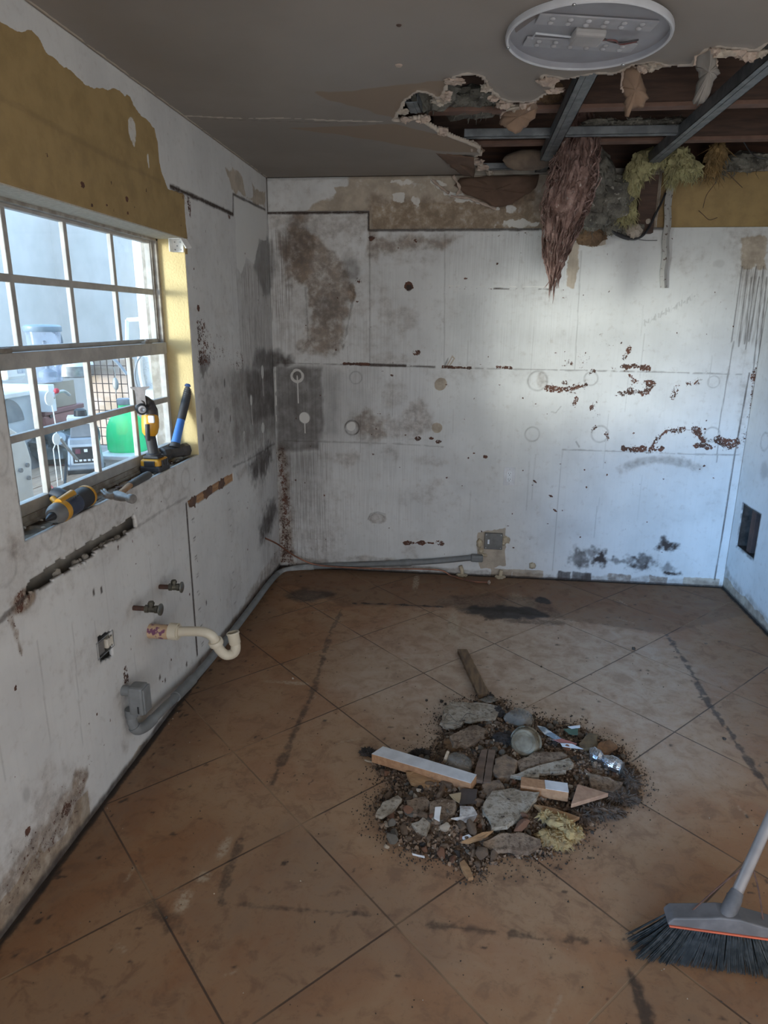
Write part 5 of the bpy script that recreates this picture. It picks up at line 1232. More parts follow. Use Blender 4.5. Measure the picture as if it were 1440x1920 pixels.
m = MB(); m.tube(spline(pp, 6)[:31], .0195, 20); m.build('bend', M_pvc, tp, smooth=True)
m = MB(); m.tube(spline(pp, 6)[26:], .0200, 20, caps=False); m.build('u_bend', M_pvc, tp, smooth=True)
a = Vector(pp[4]); d = (Vector(pp[5]) - Vector(pp[4])).normalized(); m = MB(); m.lathe([(.026, -.012), (.029, -.008), (.029, .006), (.027, .010)], 24, axes(a, d)); m.build('coupling_nut', M_pvc, tp, smooth=True)
a = Vector(pp[9]); d = (Vector(pp[9]) - Vector(pp[8])).normalized()
m = MB(); m.lathe([(.020, -.045), (.0235, -.04), (.0235, -.004), (.026, 0), (.026, .006), (.021, .006), (.0205, -.02)], 24, axes(a, d), close=False); m.build('open_end', M_pvc, tp, smooth=True)
m = MB(); m.lathe([(0, -.012), (.0206, -.012)], 24, axes(a, d), close=False); m.build('residue', mat('tan residue', (.26, .15, .08), (.16, .09, .05), .8, scale=60, bump=.5), tp)

# ---------------------------------------------------------------- grey conduit run along the foot of the walls
M_cond = mat('grey PVC conduit', (0.205, 0.215, 0.22), (0.165, 0.172, 0.175), 0.55, scale=14)
cd = thing('conduit_run', 'long grey plastic conduit along the foot of the left and back walls', 'conduit', (.04, -1, .06))
cp = [(0.025, -2.175, 0.225), (0.024, -2.175, 0.188), (0.034, -2.165, 0.153), (0.044, -2.110, 0.134), (0.055, -2.017, 0.134), (0.048, -1.674, 0.082), (0.045, -1.258, 0.054), (0.042, -0.803, 0.044), (0.042, -0.415, 0.043), (0.030, -0.120, -0.002), (0.141, -0.045, 0.010), (0.359, -0.030, 0.031), (0.973, -0.030, 0.088), (1.303, -0.028, 0.133)]
path = spline(cp, 8)
m = MB(); m.tube(path, .0185, 16); m.build('pipe', M_cond, cd, smooth=True)
for i in (5 * 8 - 2, 12 * 8 - 2):
    m = MB(); m.tube(path[i - 2:i + 3] if i < 60 else path[i:i + 2], .0225, 16); m.build('coupling', M_cond, cd, smooth=True)
m = MB(); m.tube(path[2 * 8 - 4:3 * 8 + 6], .0215, 16); m.build('elbow', M_cond, cd, smooth=True)
m = MB(); m.tube(path[9 * 8 - 2:10 * 8 + 6], .0215, 16); m.build('elbow', mat('paint-smeared grey PVC', (.34, .35, .35), (.22, .23, .23), .6, scale=18), cd, smooth=True)
e = Vector(path[-1]); m = MB(); m.box((e.x - .005, -.055, e.z - .022), (e.x + .075, -.005, e.z + .024)); m.build('end_fitting', M_cond, cd, bevel=.01)
a = Vector((0.023, -2.175, 0.224))
lbx = thing('access_fitting', 'grey plastic conduit access box with a slot, below and left of the waste trap', 'conduit body', tuple(a))
b0 = Vector((0.031, -2.175, 0.347)); b1 = Vector((0.088, -2.175, 0.234)); xx = (b0.x + b1.x) / 2
m = MB(); m.box((b0.x, -2.205, b1.z), (b1.x, -2.145, b0.z)); m.build('box', M_cond, lbx, bevel=.010)
m = MB(); m.box((b1.x - .002, -2.202, b1.z + .006), (b1.x + .006, -2.148, b0.z - .006)); m.build('cover', M_cond, lbx, bevel=.005)
m = MB(); m.tube([(-.01, -2.175, b0.z - .028), (b0.x + .01, -2.175, b0.z - .028)], .019, 18); m.build('hub', M_cond, lbx, smooth=True)
m = MB(); m.tube([Vector(cp[0]) + Vector((0, 0, .02)), Vector(cp[0]) + Vector((0, 0, -.012))], .023, 18); m.build('hub', M_cond, lbx, smooth=True)
m = MB(); m.box((xx + .006, -2.2065, b1.z + .012), (xx + .012, -2.2045, b1.z + .040)); m.build('slot', M_black, lbx)

# copper tube
cpn = [(0.000, -0.327, 0.309), (0.040, -0.193, 0.227), (0.142, -0.100, 0.110), (0.295, -0.075, 0.048), (0.655, -0.065, 0.040), (0.976, -0.060, 0.050), (1.110, -0.060, 0.046), (1.182, -0.069, 0.015), (1.311, -0.134, 0.010), (1.423, -0.143, 0.012)]
ct = thing('copper_tube', 'thin copper tube from the left wall running along the back wall above the conduit', 'tube', tuple(cpn[0]))
m = MB(); m.tube(spline(cpn, 8), .0055, 8); m.build('tube', mat('dull copper', (.26, .115, .07), (.17, .08, .055), .45, metal=.5, scale=20), ct, smooth=True)
e = Vector(cpn[-1]); m = MB(); m.lathe([(.007, -.012), (.013, -.006), (.015, 0), (.011, .001), (.006, -.008)], 14, axes(e, (.9, -.4, .1))); m.build('flare_nut', mat('pale flare nut', (.5, .42, .36), None, .4, metal=.4), ct, smooth=True)

# ---------------------------------------------------------------- back wall fittings
def outlet(name, label, x, z, plate):
    o_ = thing(name, label, 'outlet', (x, 0, z))
    m = MB(); m.box((x - .035, -.006, z - .0575), (x + .035, 0, z + .0575)); pl_ = m.build('plate', plate, o_, bevel=.002)
    m = MB(); m.box((x - .0165, -.0085, z - .033), (x + .0165, -.005, z + .033)); rc = m.build('receptacle', M_wh, o_, bevel=.0015)
    for dz in (-.019, .019):
        m = MB(); m.box((x - .007, -.0092, z + dz - .002), (x - .0045, -.0082, z + dz + .007)); m.box((x + .0045, -.0092, z + dz - .002), (x + .007, -.0082, z + dz + .006)); m.cyl((x, -.0082, z + dz - .008), (x, -.0092, z + dz - .008), .0028, n=10); m.build('slot', M_black, rc)
    for dz in (-.048, .048):
        m = MB(); m.cyl((x, -.0055, z + dz), (x, -.0075, z + dz), .0028, n=10); m.build('screw', M_steel, pl_)
ox, oz = (1.519, 0.685)
outlet('wall_outlet', 'white duplex outlet with cover plate in the middle of the back wall', ox, oz, mat('white plate', (.68, .69, .72), None, .4))
x0, z1_ = (1.383, 0.305); x1, z0_ = (1.499, 0.196)
gb = thing('junction_box', 'grey metal junction box cover low on the back wall above the conduit end', 'junction box', (x0, 0, z0_))
m = MB(); m.box((x0, -.022, z0_), (x1, .0, z1_)); m.build('cover', mat('grey painted steel', (.17, .17, .165), (.13, .13, .125), .5, metal=.3, scale=30), gb, bevel=.002)
m = MB(); m.box((x0 + .02, -.0235, (z0_ + z1_) / 2 - .018), (x0 + .032, -.0215, (z0_ + z1_) / 2 + .012)); m.build('label', M_wh, gb)
for dx, dz in ((.01, .01), (-.01, .01), (.01, -.01), (-.01, -.01)):
    m = MB(); xx = x0 + dx if dx > 0 else x1 + dx; zz = z0_ + dz if dz > 0 else z1_ + dz; m.cyl((xx, -.022, zz), (xx, -.0245, zz), .004, n=10); m.build('screw', M_steel, gb)
M_foam = mat('dirty cream sealant', (0.50, 0.42, 0.30), (0.38, 0.31, 0.22), 0.8, scale=30, bump=.6)
for i, (c, r) in enumerate([((1.352, 0.230), (.020, .016, .030)), ((1.364, 0.179), (.016, .016, .018)), ((1.520, 0.260), (.030, .018, .022)), ((1.507, 0.237), (.014, .014, .014)), ((1.376, 0.149), (.03, .01, .012))]):
    o = lump('sealant_blob', (c[0], -.006, c[1]), r, M_foam, .5, 2.5, i, 16); tag(o, 'blob of dirty cream sealant round the grey junction box', 'sealant blob', 'sealant blobs round the junction box')
def stub(p, h, lean, label):
    s_ = thing('pipe_stub', label, 'pipe', p)
    a = Vector(p); pts = spline([a, a + Vector((0, 0, h * .5)), a + Vector((lean, .005, h))], 4)
    m = MB(); m.tube(pts, .013, 14); m.build('pipe', M_foam, s_, smooth=True)
    lump('flange', a + Vector((0, 0, .008)), (.035, .025, .012), M_foam, .5, 2.5, int(p[0] * 10), 16, s_)
stub((1.245, -0.021, 0.000), .07, -.012, 'short cream pipe stub, left one of two at the base of the back wall')
stub((1.498, -0.027, 0.000), .055, .004, 'short cream pipe stub, right one of two at the base of the back wall')
c = (1.703, 0.090); o = lump('sealant_plug', (c[0], -.006, c[1]), (.022, .014, .02), M_foam, .4, 2.5, 3, 16); tag(o, 'cream plug on the back wall right of the junction box near the floor', 'plug')

# hanging corner bead
hb0, hb1 = Vector((2.294, -0.030, 2.399)), Vector((2.329, -0.012, 1.827))
t = NT('corner bead with rust', .6); n_ = t.noise(55, 4)
t.color(t.mix(t.step(n_, .56, .66), t.mix(t.noise(9), (.44, .43, .41), (.30, .29, .27)), (.10, .07, .055)))
m = MB(); d = (hb1 - hb0).normalized(); sd_ = Vector((1, 0, 0))
pts = []
for k in range(13):
    p = hb0.lerp(hb1, k / 12) + Vector((.004 * math.sin(k * 1.7), 0, 0)); pts += [p + Vector((-.020, 0, 0)), p + Vector((0, -.010, 0)), p + Vector((.018, 0, 0)), p + Vector((.018, .003, 0)), p + Vector((0, -.006, 0)), p + Vector((-.020, .003, 0))]
fs = []
for k in range(12):
    for j in range(6):
        a = k * 6 + j; b_ = k * 6 + (j + 1) % 6; fs.append((a, b_, b_ + 6, a + 6))
fs += [(5, 4, 3, 2, 1, 0), tuple(range(72, 78))]
m.add(pts, fs); o = m.build('corner_bead', t.m); tag(o, 'pale rusty corner bead strip hanging from the ceiling plate down the back wall', 'corner bead')

# ---------------------------------------------------------------- right wall vent opening
vt = thing('vent_opening', 'rectangular duct hole with a dented metal lining low in the right wall', 'vent', (RW, (VY0 + VY1) / 2, VZ0))
M_duct = mat('sooty duct metal', (0.10, 0.085, 0.075), (0.04, 0.035, 0.032), 0.55, metal=.5, scale=14, bump=.5)
m = MB(); yv = (VY0 + VY1) / 2
for a, b_ in [((RW + .006, VY0 - .002, VZ0), (RW + .13, VY0 + .004, VZ1)), ((RW + .006, VY1 - .006, VZ0), (RW + .13, VY1, VZ1)), ((RW + .006, VY0, VZ0 - .002), (RW + .13, VY1, VZ0 + .004)), ((RW + .006, VY0, VZ1 - .006), (RW + .13, VY1, VZ1))]:
    m.box(a, b_)
m.build('lining', M_duct, vt)
m = MB(); m.box((RW + .096, VY0, VZ0), (RW + .0995, VY1, VZ1)); m.build('back_plate', M_black, vt)
m = MB(); m.box((RW + .02, yv - .02, VZ0), (RW + .085, yv + .035, VZ1)); m.build('divider', mat('brown scorched strip', (.085, .045, .035), (.05, .03, .025), .8, scale=12, bump=.6), vt, bevel=.004)

# ---------------------------------------------------------------- tools on the sill
M_yel = mat('yellow tool plastic', (0.62, 0.30, 0.02), (0.54, 0.26, 0.02), 0.4, scale=6)
M_rub = mat('black tool rubber', (0.035, 0.035, 0.040), (0.025, 0.025, 0.028), 0.55, scale=30, bump=.1)
M_lite = mat('worn silver blade', (0.50, 0.50, 0.52), (0.38, 0.38, 0.40), 0.4, metal=.6, scale=40)
X_ = -.052
def pt_(uv): return Vector(uv)
mt_ = thing('oscillating_multi_tool', 'yellow and black cordless multi-tool standing on its battery with the blade up', 'power tool', (-0.052, -1.655, 1.016))
base = Vector((-0.052, -1.655, 1.016)); zb = 1.026
yc = base.y
def BX(a, b_, mt, name, par, bev=.006):
    m = MB(); m.box(a, b_); return m.build(name, mt, par, bevel=bev, seg=3)
bt_ = BX((-.098, yc - .045, zb), (-.008, yc + .055, zb + .030), M_rub, 'battery_base', mt_, .008)
BX((-.094, yc - .042, zb + .022), (-.012, yc + .050, zb + .056), M_yel, 'battery', mt_, .010)
m = MB(); m.box((-.075, yc - .047, zb + .026), (-.030, yc - .040, zb + .050)); m.build('battery_label', M_black, mt_, bevel=.002)
for k in range(3):
    m = MB(); m.box((-.015, yc - .02 + k * .022, zb + .020), (-.0065, yc - .008 + k * .022, zb + .050), None); m.build('grip_rib', M_rub, mt_, bevel=.002)
m = MB(); m.box((-.085, yc - .030, zb + .056), (-.020, yc + .035, zb + .068)); m.build('battery_shoe', M_rub, mt_, bevel=.004)
nk = [Vector((-.052, yc + .002, zb + .066)), Vector((-.053, yc, zb + .09)), Vector((-.056, yc - .003, zb + .13)), Vector((-.058, yc - .006, zb + .155))]
m = MB(); m.tube(spline(nk, 5), [.030] * 3 + [.021] * 10 + [.022] * 3, 16); m.build('grip', M_rub, mt_, smooth=True)
T = lambda u: Vector(u)
b1 = [Vector((-.057, yc - .005, zb + .145)), Vector((-.057, yc - .004, zb + .16)), Vector((-.055, yc, zb + .185)), Vector((-.054, yc + .002, zb + .215)), Vector((-.055, yc + .004, zb + .232))]
m = MB(); m.tube(b1, [.020, .030, .034, .034, .031], 16, flat=1.0); m.build('body', M_yel, mt_, smooth=True)
m = MB(); m.tube(spline([Vector((-.050, yc - .036, zb + .200)), Vector((-.050, yc - .040, zb + .17)), Vector((-.054, yc - .034, zb + .135))], 4), .009, 10); m.build('switch_paddle', M_rub, mt_, smooth=True)
m = MB(); m.box((-.045, yc - .038, zb + .205), (-.020, yc - .026, zb + .235)); m.build('collar_light', M_wh, mt_, bevel=.004)
b2 = [Vector((-.055, yc + .006, zb + .225)), Vector((-.056, yc + .006, zb + .25)), Vector((-.060, yc - .004, zb + .275)), Vector((-.064, yc - .024, zb + .288)), Vector((-.066, yc - .046, zb + .280))]
m = MB(); m.tube(spline(b2, 4), [.032] * 5 + [.030] * 4 + [.026] * 4 + [.020] * 4, 16); m.build('head', mat('dark gearcase', (.06, .045, .04), (.035, .03, .03), .45), mt_, smooth=True)
hb = Vector((-.060, yc - .052, zb + .262))
m = MB(); m.lathe([(.0, -.03), (.022, -.028), (.023, .004), (.014, .010), (.012, .004), (0, .004)], 20, axes(hb, (.55, -.8, -.05))); m.build('clamp_boss', M_black, mt_, smooth=True)
m = MB(); m.lathe([(.013, .0), (.015, .012), (.008, .013), (.0, .006)], 16, axes(hb, (.55, -.8, -.05))); m.build('clamp_screw', M_lite, mt_, smooth=True)
m = MB(); bm_ = axes(hb + Vector((0, 0, .018)), (.55, -.8, -.05), (0, 0, 1))
m.prism([(-.02, -.014), (.005, -.018), (.030, -.017), (.055, -.020), (.066, -.036), (.070, -.036), (.068, 0), (.070, .036), (.066, .036), (.055, .020), (.030, .017), (.005, .018), (-.02, .014)], -.001, .0015, bm_); m.build('blade', M_lite, mt_)

# sledge hammer
hd = Vector((-.066, -1.415, 1.062))
sg = thing('sledge_hammer', 'short sledge hammer standing on its head, blue and black handle against the yellow reveal', 'hammer', (hd.x, hd.y, 1.03))
t = NT('rusted hammer steel', .6, .5); t.color(t.mix(t.noise(18, 5), (.11, .10, .095), (.06, .055, .052))); t.bump(t.noise(60), .4)
hdir = Vector((.42, .85, .0)).normalized()
m = MB(); m.tube([hd - hdir * .075, hd - hdir * .070, hd - hdir * .045, hd - hdir * .03, hd + hdir * .03, hd + hdir * .045, hd + hdir * .070, hd + hdir * .075], [.022, .030, .031, .026, .026, .031, .030, .022], 8); m.build('head', t.m, sg)
hp0 = hd + Vector((0, 0, .020)); hp1 = Vector((-0.030, -1.288, 1.345))
M_blu = mat('blue fibreglass', (0.035, 0.13, 0.42), (0.06, 0.18, 0.46), 0.35, scale=10)
def seg(a, b_): return [hp0.lerp(hp1, a + (b_ - a) * k / 6) for k in range(7)]
m = MB(); m.tube(seg(0, .07), [.024, .0235, .023, .023, .0225, .022, .021], 14); m.build('neck_collar', M_rub, sg, smooth=True)
m = MB(); m.tube(seg(.06, .45), [.0205, .020, .0195, .0190, .0185, .0180, .0175], 14); m.build('blue_shaft', M_blu, sg, smooth=True)
m = MB(); m.tube(seg(.44, .96), [.0185, .019, .0195, .0195, .0190, .0180, .0175], 14); m.build('rubber_grip', M_rub, sg, smooth=True)
for k in range(5):
    p = hp0.lerp(hp1, .80 + k * .03); m = MB(); m.lathe([(.0185, -.002), (.0195, 0), (.0185, .002)], 14, axes(p, hp1 - hp0)); m.build('grip_ring', M_rub, sg, smooth=True)
m = MB(); m.tube([hp0.lerp(hp1, .955), hp0.lerp(hp1, .965), hp0.lerp(hp1, .995), hp1], [.019, .0225, .0225, .019], 16); m.build('end_cap', mat('navy cap', (.03, .06, .16), None, .4), sg, smooth=True)

# claw hammer
ch = thing('claw_hammer', 'claw hammer lying on the sill with wooden neck and dark rubber grip', 'hammer', (-.04, -2.0, 1.04))
h0 = Vector((0.048, -2.128, 1.058)); h1 = Vector((0.015, -2.005, 1.052)); h2 = Vector((-0.001, -1.821, 1.050)); hc = Vector((0.062, -2.177, 1.058))
m = MB(); m.tube([hc, h0, h1], [.011, .012, .0125], 14, flat=.8); m.build('wooden_neck', M_pine, ch, smooth=True)
m = MB(); m.tube(spline([h1, h1.lerp(h2, .5), h2], 4), [.015, .0155, .016, .0165, .0165, .017, .0175, .018, .016], 14, flat=.85); m.build('grip', mat('grimy rubber grip', (.085, .085, .085), (.06, .06, .06), .6), ch, smooth=True)
hf = Vector((0.131, -2.210, 1.058)); hk = Vector((0.022, -2.190, 1.058))
M_hs = mat('worn hammer steel', (.26, .24, .22), (.17, .155, .14), .45, metal=.6, scale=30, bump=.15)
m = MB(); dd_ = (hf - hc).normalized(); m.tube([hc - dd_ * .022, hc - dd_ * .01, hc + dd_ * .02, hc.lerp(hf, .62), hc.lerp(hf, .66), hc.lerp(hf, .72), hf - dd_ * .003, hf], [.013, .017, .016, .011, .011, .015, .016, .014], 16); m.build('face', M_hs, ch, smooth=True)
for s_ in (-1, 1):
    m = MB(); m.tube(spline([hc - dd_ * .010, hk + Vector((.01, s_ * .004, .004)), Vector((0.002, -2.168, 1.072)) + Vector((0, s_ * .009, .004))], 5), [.012] * 4 + [.010] * 3 + [.006] * 3 + [.002], 8); m.build('claw', M_hs, ch, smooth=True)

# cordless driver lying on its side
d0 = Vector((-.014, -2.432, 1.058)); d1 = Vector((-.032, -2.205, 1.064))
dr = thing('cordless_driver', 'yellow and black cordless drill lying on its side at the near end of the sill', 'power tool', (d0.x, d0.y, 1.03))
D_ = (d1 - d0).normalized(); Ln = (d1 - d0).length
def DT(a, b_, ra, rb, mt, name, n=24, rr=None):
    m = MB(); k = len(rr) if rr else 2; rr = rr or [ra, rb]
    m.tube([d0 + D_ * Ln * (a + (b_ - a) * i / (k - 1)) for i in range(k)], [r * .88 for r in rr], n); return m.build(name, mt, dr, smooth=True)
DT(-.16, .02, .010, .012, M_black, 'chuck', rr=[.004, .010, .013, .016])
DT(0, .16, 0, 0, mat('grey gearcase', (.15, .15, .15), (.11, .11, .11), .45), 'nose_cone', rr=[.024, .032, .036, .037])
DT(.155, .27, 0, 0, M_yel, 'yellow_band', rr=[.0375, .0385, .0385])
DT(.265, .62, 0, 0, mat('navy printed housing', (.035, .055, .11), (.025, .035, .07), .35, scale=14), 'housing', rr=[.0385, .039, .0385, .037])
DT(.60, .95, 0, 0, M_rub, 'motor_end', rr=[.037, .038, .039, .040, .039])
DT(.93, 1.02, 0, 0, M_yel, 'rear_cap', rr=[.041, .0415, .035])
hg = d0 + D_ * Ln * .60
m = MB(); m.tube(spline([hg + Vector((-.02, 0, .005)), hg + Vector((-.050, .008, .020)), hg + Vector((-.072, .018, .022))], 5), [.026] * 4 + [.024] * 4 + [.023] * 3, 14); m.build('handle', M_rub, dr, smooth=True)
m = MB(); m.tube([hg + Vector((-.034, -.040, .012)), hg + Vector((-.052, -.030, .022))], .010, 10); m.build('trigger', M_yel, dr, smooth=True)
m = MB(); m.tube([d0 + D_ * Ln * .18 + Vector((.0, 0, .030)), d0 + D_ * Ln * .58 + Vector((.0, 0, .032))], [.012, .014], 10); m.build('yellow_spine', M_yel, dr, smooth=True)
for k in range(4):
    p = d0 + D_ * Ln * (.32 + k * .07) + Vector((.024, 0, .0305)); m = MB(); m.ball(p, (.003, .0045, .003), 8, 6); m.build('vent_slot', M_black, dr, smooth=True)
M_chipm = mat('plaster chip', (0.46, 0.40, 0.33), (0.36, 0.31, 0.26), .9, scale=30, bump=.5)
rr_ = random.Random(9)
for k in range(40):
    y = rr_.uniform(-2.58, -1.32); r_ = rr_.uniform(.003, .009)
    o = lump('sill_crumb', (rr_.uniform(-.095, -.008), y, 1.026 + r_ * .4), (r_ * 1.3, r_, r_ * .6), M_chipm if k % 3 else M_glue, .5, 2.5, k, 8)
    tag(o, 'small crumb of broken plaster lying along the window sill among the tools', 'crumb', 'crumbs along the window sill')

# ---------------------------------------------------------------- timbers and steel in the ceiling void
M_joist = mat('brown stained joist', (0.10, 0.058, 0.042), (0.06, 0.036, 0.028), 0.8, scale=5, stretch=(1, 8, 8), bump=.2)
for y, x0, lab in [(-.985, .95, 'dark brown joist crossing the open ceiling nearest the lamp'), (-.42, 1.0, 'dark brown joist crossing the open ceiling above the yellow insulation'), (-1.62, 1.3, 'dark brown joist just behind the round ceiling lamp')]:
    j = thing('ceiling_joist', lab, 'joist', (x0, y, 2.5))
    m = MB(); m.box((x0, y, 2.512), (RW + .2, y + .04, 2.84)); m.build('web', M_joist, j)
    m = MB(); m.box((x0, y - .010, 2.497), (RW + .2, y + .05, 2.514)); m.build('lower_edge', mat('lit joist edge', (.20, .115, .085), (.14, .08, .06), .8, scale=9), j, bevel=.002)  # lower edge coloured paler to carry the light it catches
M_furr = mat('dull zinc channel', (0.21, 0.225, 0.235), (0.13, 0.14, 0.15), 0.5, metal=.55, scale=16, bump=.1)
def channel(a, b_, w, h, label, up=(0, 0, 1)):
    a, b_ = Vector(a), Vector(b_); d = (b_ - a).normalized(); L_ = (b_ - a).length
    M_ = axes(a, d, up)   # local x = up, y across, z along
    m = MB(); t_ = .0025
    m.box((0, -w / 2, 0), (t_, w / 2, L_), M_); m.box((0, -w / 2, 0), (h, -w / 2 + t_, L_), M_); m.box((0, w / 2 - t_, 0), (h, w / 2, L_), M_); m.box((h - t_, -w / 2, 0), (h, -w / 2 + .012, L_), M_); m.box((h - t_, w / 2 - .012, 0), (h, w / 2, L_), M_)
    m.box((-.002, -w * .12, 0), (.0, w * .12, L_), M_)
    o = m.build('furring_channel', M_furr); tag(o, label, 'metal channel'); return o
channel((1.583, -1.75, 2.446), (1.590, .0, 2.446), .062, .05, 'zinc channel running to the back wall beside the hanging insulation')
channel((2.158, -1.95, 2.446), (2.156, .0, 2.446), .062, .05, 'zinc channel running to the back wall at the right edge of the photo')
channel((1.16, -.70, 2.462), (1.57, -.69, 2.462), .045, .035, 'short zinc cross channel left of the hanging insulation')
channel((1.61, -.70, 2.462), (2.15, -.69, 2.462), .045, .035, 'zinc cross channel between the two long channels')
channel((1.14, -.07, 2.452), (1.57, -.06, 2.452), .035, .03, 'zinc channel against the top of the back wall left of the insulation')
channel((.955, -1.30, 2.450), (.965, -1.16, 2.450), .05, .035, 'small zinc channel end at the left tip of the ceiling hole')
# thin dark sheathing on wires
m = MB(); m.tube(spline([(2.473, -0.400, 2.565), (2.552, -0.300, 2.524), (2.649, -0.200, 2.476), (2.716, -0.200, 2.455)], 6), .003, 6); o = m.build('ceiling_wire', M_black); tag(o, 'thin dark wire drooping in the ceiling void at the far right', 'wire')

# ---------------------------------------------------------------- fibrous insulation
def fibre_mat(name, c1, c2, c3=None):
    t = NT(name, .95, spec=.05)
    n1 = t.noise(14, 6, .65); n2 = t.noise(90, 4)
    c = t.mix(t.step(n1, .35, .65), c1, c2)
    if c3: c = t.mix(t.step(t.noise(45, 3), .62, .68), c, c3)
    t.color(t.mix(t.math('MULTIPLY', t.step(n2, .5, .7), .4), c, tuple(x * .4 for x in c2))); t.bump(n2, .6, .004)
    return t.m
M_ins = fibre_mat('grimy pink insulation', (0.36, 0.245, 0.215), (0.17, 0.105, 0.088), (.5, .42, .38))
M_insy = fibre_mat('yellow glass wool', (0.44, 0.41, 0.22), (0.27, 0.245, 0.135))
M_insg = fibre_mat('grey glass wool', (0.21, 0.20, 0.17), (0.10, 0.095, 0.085), (.4, .38, .33))
M_insb = fibre_mat('brown dusty insulation', (0.20, 0.13, 0.08), (0.11, 0.075, 0.05))
M_inst = fibre_mat('tan glass wool', (0.33, 0.22, 0.10), (0.19, 0.13, 0.07))
def fuzzy(name, cents, mt, label, seed=1, amp=.35, strands=60, slen=.05, down=.6, cat='insulation', sub=26):
    """lumps with a coat of short curved strands, as one clump"""
    R_ = random.Random(seed); m = MB()
    for i, (c, r) in enumerate(cents):
        s0 = len(m.v); m.ball((0, 0, 0), 1.0, sub, sub // 2)
        for k in range(s0, len(m.v)):
            d = m.v[k].normalized()
            kk = 1 + amp * mnoise.fractal(d * 2.2 + Vector((seed + i * 2.7, i, 0)), 1.0, 2.1, 5) + .12 * mnoise.noise(d * 11 + Vector((i, 0, seed)))
            m.v[k] = Vector((d.x * r[0] * kk, d.y * r[1] * kk, d.z * r[2] * kk)) + Vector(c)
        for s in range(strands):
            d = Vector((R_.gauss(0, 1), R_.gauss(-.3, 1), R_.gauss(0, 1))).normalized()
            p = Vector(c) + Vector((d.x * r[0], d.y * r[1], d.z * r[2])) * .92
            dr_ = (d * (1 - down) + Vector((R_.uniform(-.3, .3), R_.uniform(-.3, .3), -down)) * 1.2).normalized()
            l = slen * R_.uniform(.4, 1.3); w = R_.uniform(.0015, .005)
            q_ = [p, p + dr_ * l * .5 + Vector((R_.uniform(-1, 1), R_.uniform(-1, 1), 0)) * l * .2, p + dr_ * l + Vector((R_.uniform(-1, 1), R_.uniform(-1, 1), -.4)) * l * .3]
            m.tube(q_, [w, w * .7, .0004], 4)
    o = m.build(name, mt, smooth=True)
    if label: tag(o, label, cat)
    return o
# the long hanging clump
prof = [(1.729, 2.654, 0.056), (1.717, 2.58, 0.087), (1.719, 2.504, 0.103), (1.713, 2.413, 0.114), (1.706, 2.316, 0.126), (1.687, 2.217, 0.122), (1.677, 2.142, 0.107), (1.667, 2.066, 0.089), (1.656, 2.002, 0.073), (1.65, 1.937, 0.054), (1.649, 1.879, 0.033), (1.647, 1.832, 0.014)]   # x, z, half width
def hanging_clump():
    R_ = random.Random(11); m = MB(); Y = -.45
    X = [p[0] for p in prof]; Z = [p[1] for p in prof]; Wd = [p[2] for p in prof]
    def at_z(z):
        return np.interp(-z, [-a for a in Z], X), np.interp(-z, [-a for a in Z], Wd)
    # lumpy core
    n = 40; nv = 60; vs = []; fs = []
    for i in range(nv):
        z = Z[0] + (Z[-1] + .03 - Z[0]) * i / (nv - 1); x, w = at_z(z)
        for k in range(n):
            an = 2 * PI * k / n; d = Vector((math.cos(an), math.sin(an), 0))
            kk = .80 + .30 * mnoise.fractal(Vector((d.x * 2.6, d.y * 2.6, z * 5)), 1, 2, 5) + .16 * mnoise.noise(Vector((d.x * 9, d.y * 9, z * 5)))
            vs.append((x + d.x * w * kk, Y + d.y * w * .75 * kk, z))
    for i in range(nv - 1):
        for k in range(n):
            a = i * n + k; b_ = i * n + (k + 1) % n; fs.append((a, a + n, b_ + n, b_))
    m.add(vs, fs)
    # overlapping tufts hanging down
    for s in range(620):
        z = R_.uniform(Z[-1] + .06, Z[0]); x, w = at_z(z); an = R_.uniform(0, 2 * PI)
        rr = w * R_.uniform(.72, 1.0); p = Vector((x + math.cos(an) * rr, Y + math.sin(an) * rr * .75, z))
        l = R_.uniform(.05, .17); wd = R_.uniform(.003, .013)
        pts = [p]
        for k in range(1, 5):
            z2 = z - l * k / 4; x2, w2 = at_z(max(z2, Z[-1])); r2 = w2 * R_.uniform(.75, 1.12)
            pts.append(Vector((x2 + math.cos(an + .1 * math.sin(k + s)) * r2, Y + math.sin(an) * r2 * .75, z2)))
        m.tube(pts, [wd * .5, wd, wd * .9, wd * .55, .0008], 5, flat=.45)
    for s in range(14):
        x, w = at_z(Z[-1] + .08); p = Vector((x + R_.uniform(-.03, .03), Y + R_.uniform(-.02, .02), Z[-1] + .09))
        m.tube([p, p + Vector((R_.uniform(-.02, .02), 0, -.06)), p + Vector((R_.uniform(-.03, .03), 0, -.12))], [.006, .004, .0005], 5)
    o = m.build('hanging_insulation', M_ins, smooth=True); tag(o, 'long ragged clump of pinkish brown insulation hanging from the open ceiling', 'insulation')
hanging_clump()
V = Vector
fuzzy('grey_insulation', [((1.862, -0.180, 2.377), (.10, .09, .13)), ((1.945, -0.160, 2.287), (.13, .08, .10)), ((1.899, -0.140, 2.210), (.10, .07, .08))], M_insg, 'grey dusty insulation bulging right behind the hanging clump', 3, .4, 90, .05)
fuzzy('yellow_insulation', [((2.155, -0.150, 2.474), (.075, .05, .05)), ((2.097, -0.160, 2.429), (.06, .05, .07)), ((2.058, -0.160, 2.352), (.05, .05, .09)), ((2.037, -0.140, 2.249), (.06, .04, .07)), ((2.058, -0.130, 2.210), (.05, .04, .05))], M_insy, 'curved strip of yellow glass wool hanging between the two zinc channels', 5, .4, 110, .04)
fuzzy('yellow_insulation', [((2.293, -0.150, 2.467), (.065, .05, .06)), ((2.348, -0.150, 2.420), (.06, .05, .055)), ((2.273, -0.150, 2.411), (.03, .03, .06))], M_insy, 'yellow glass wool tuft over the yellow painted band, right of the long channel', 7, .45, 120, .045)
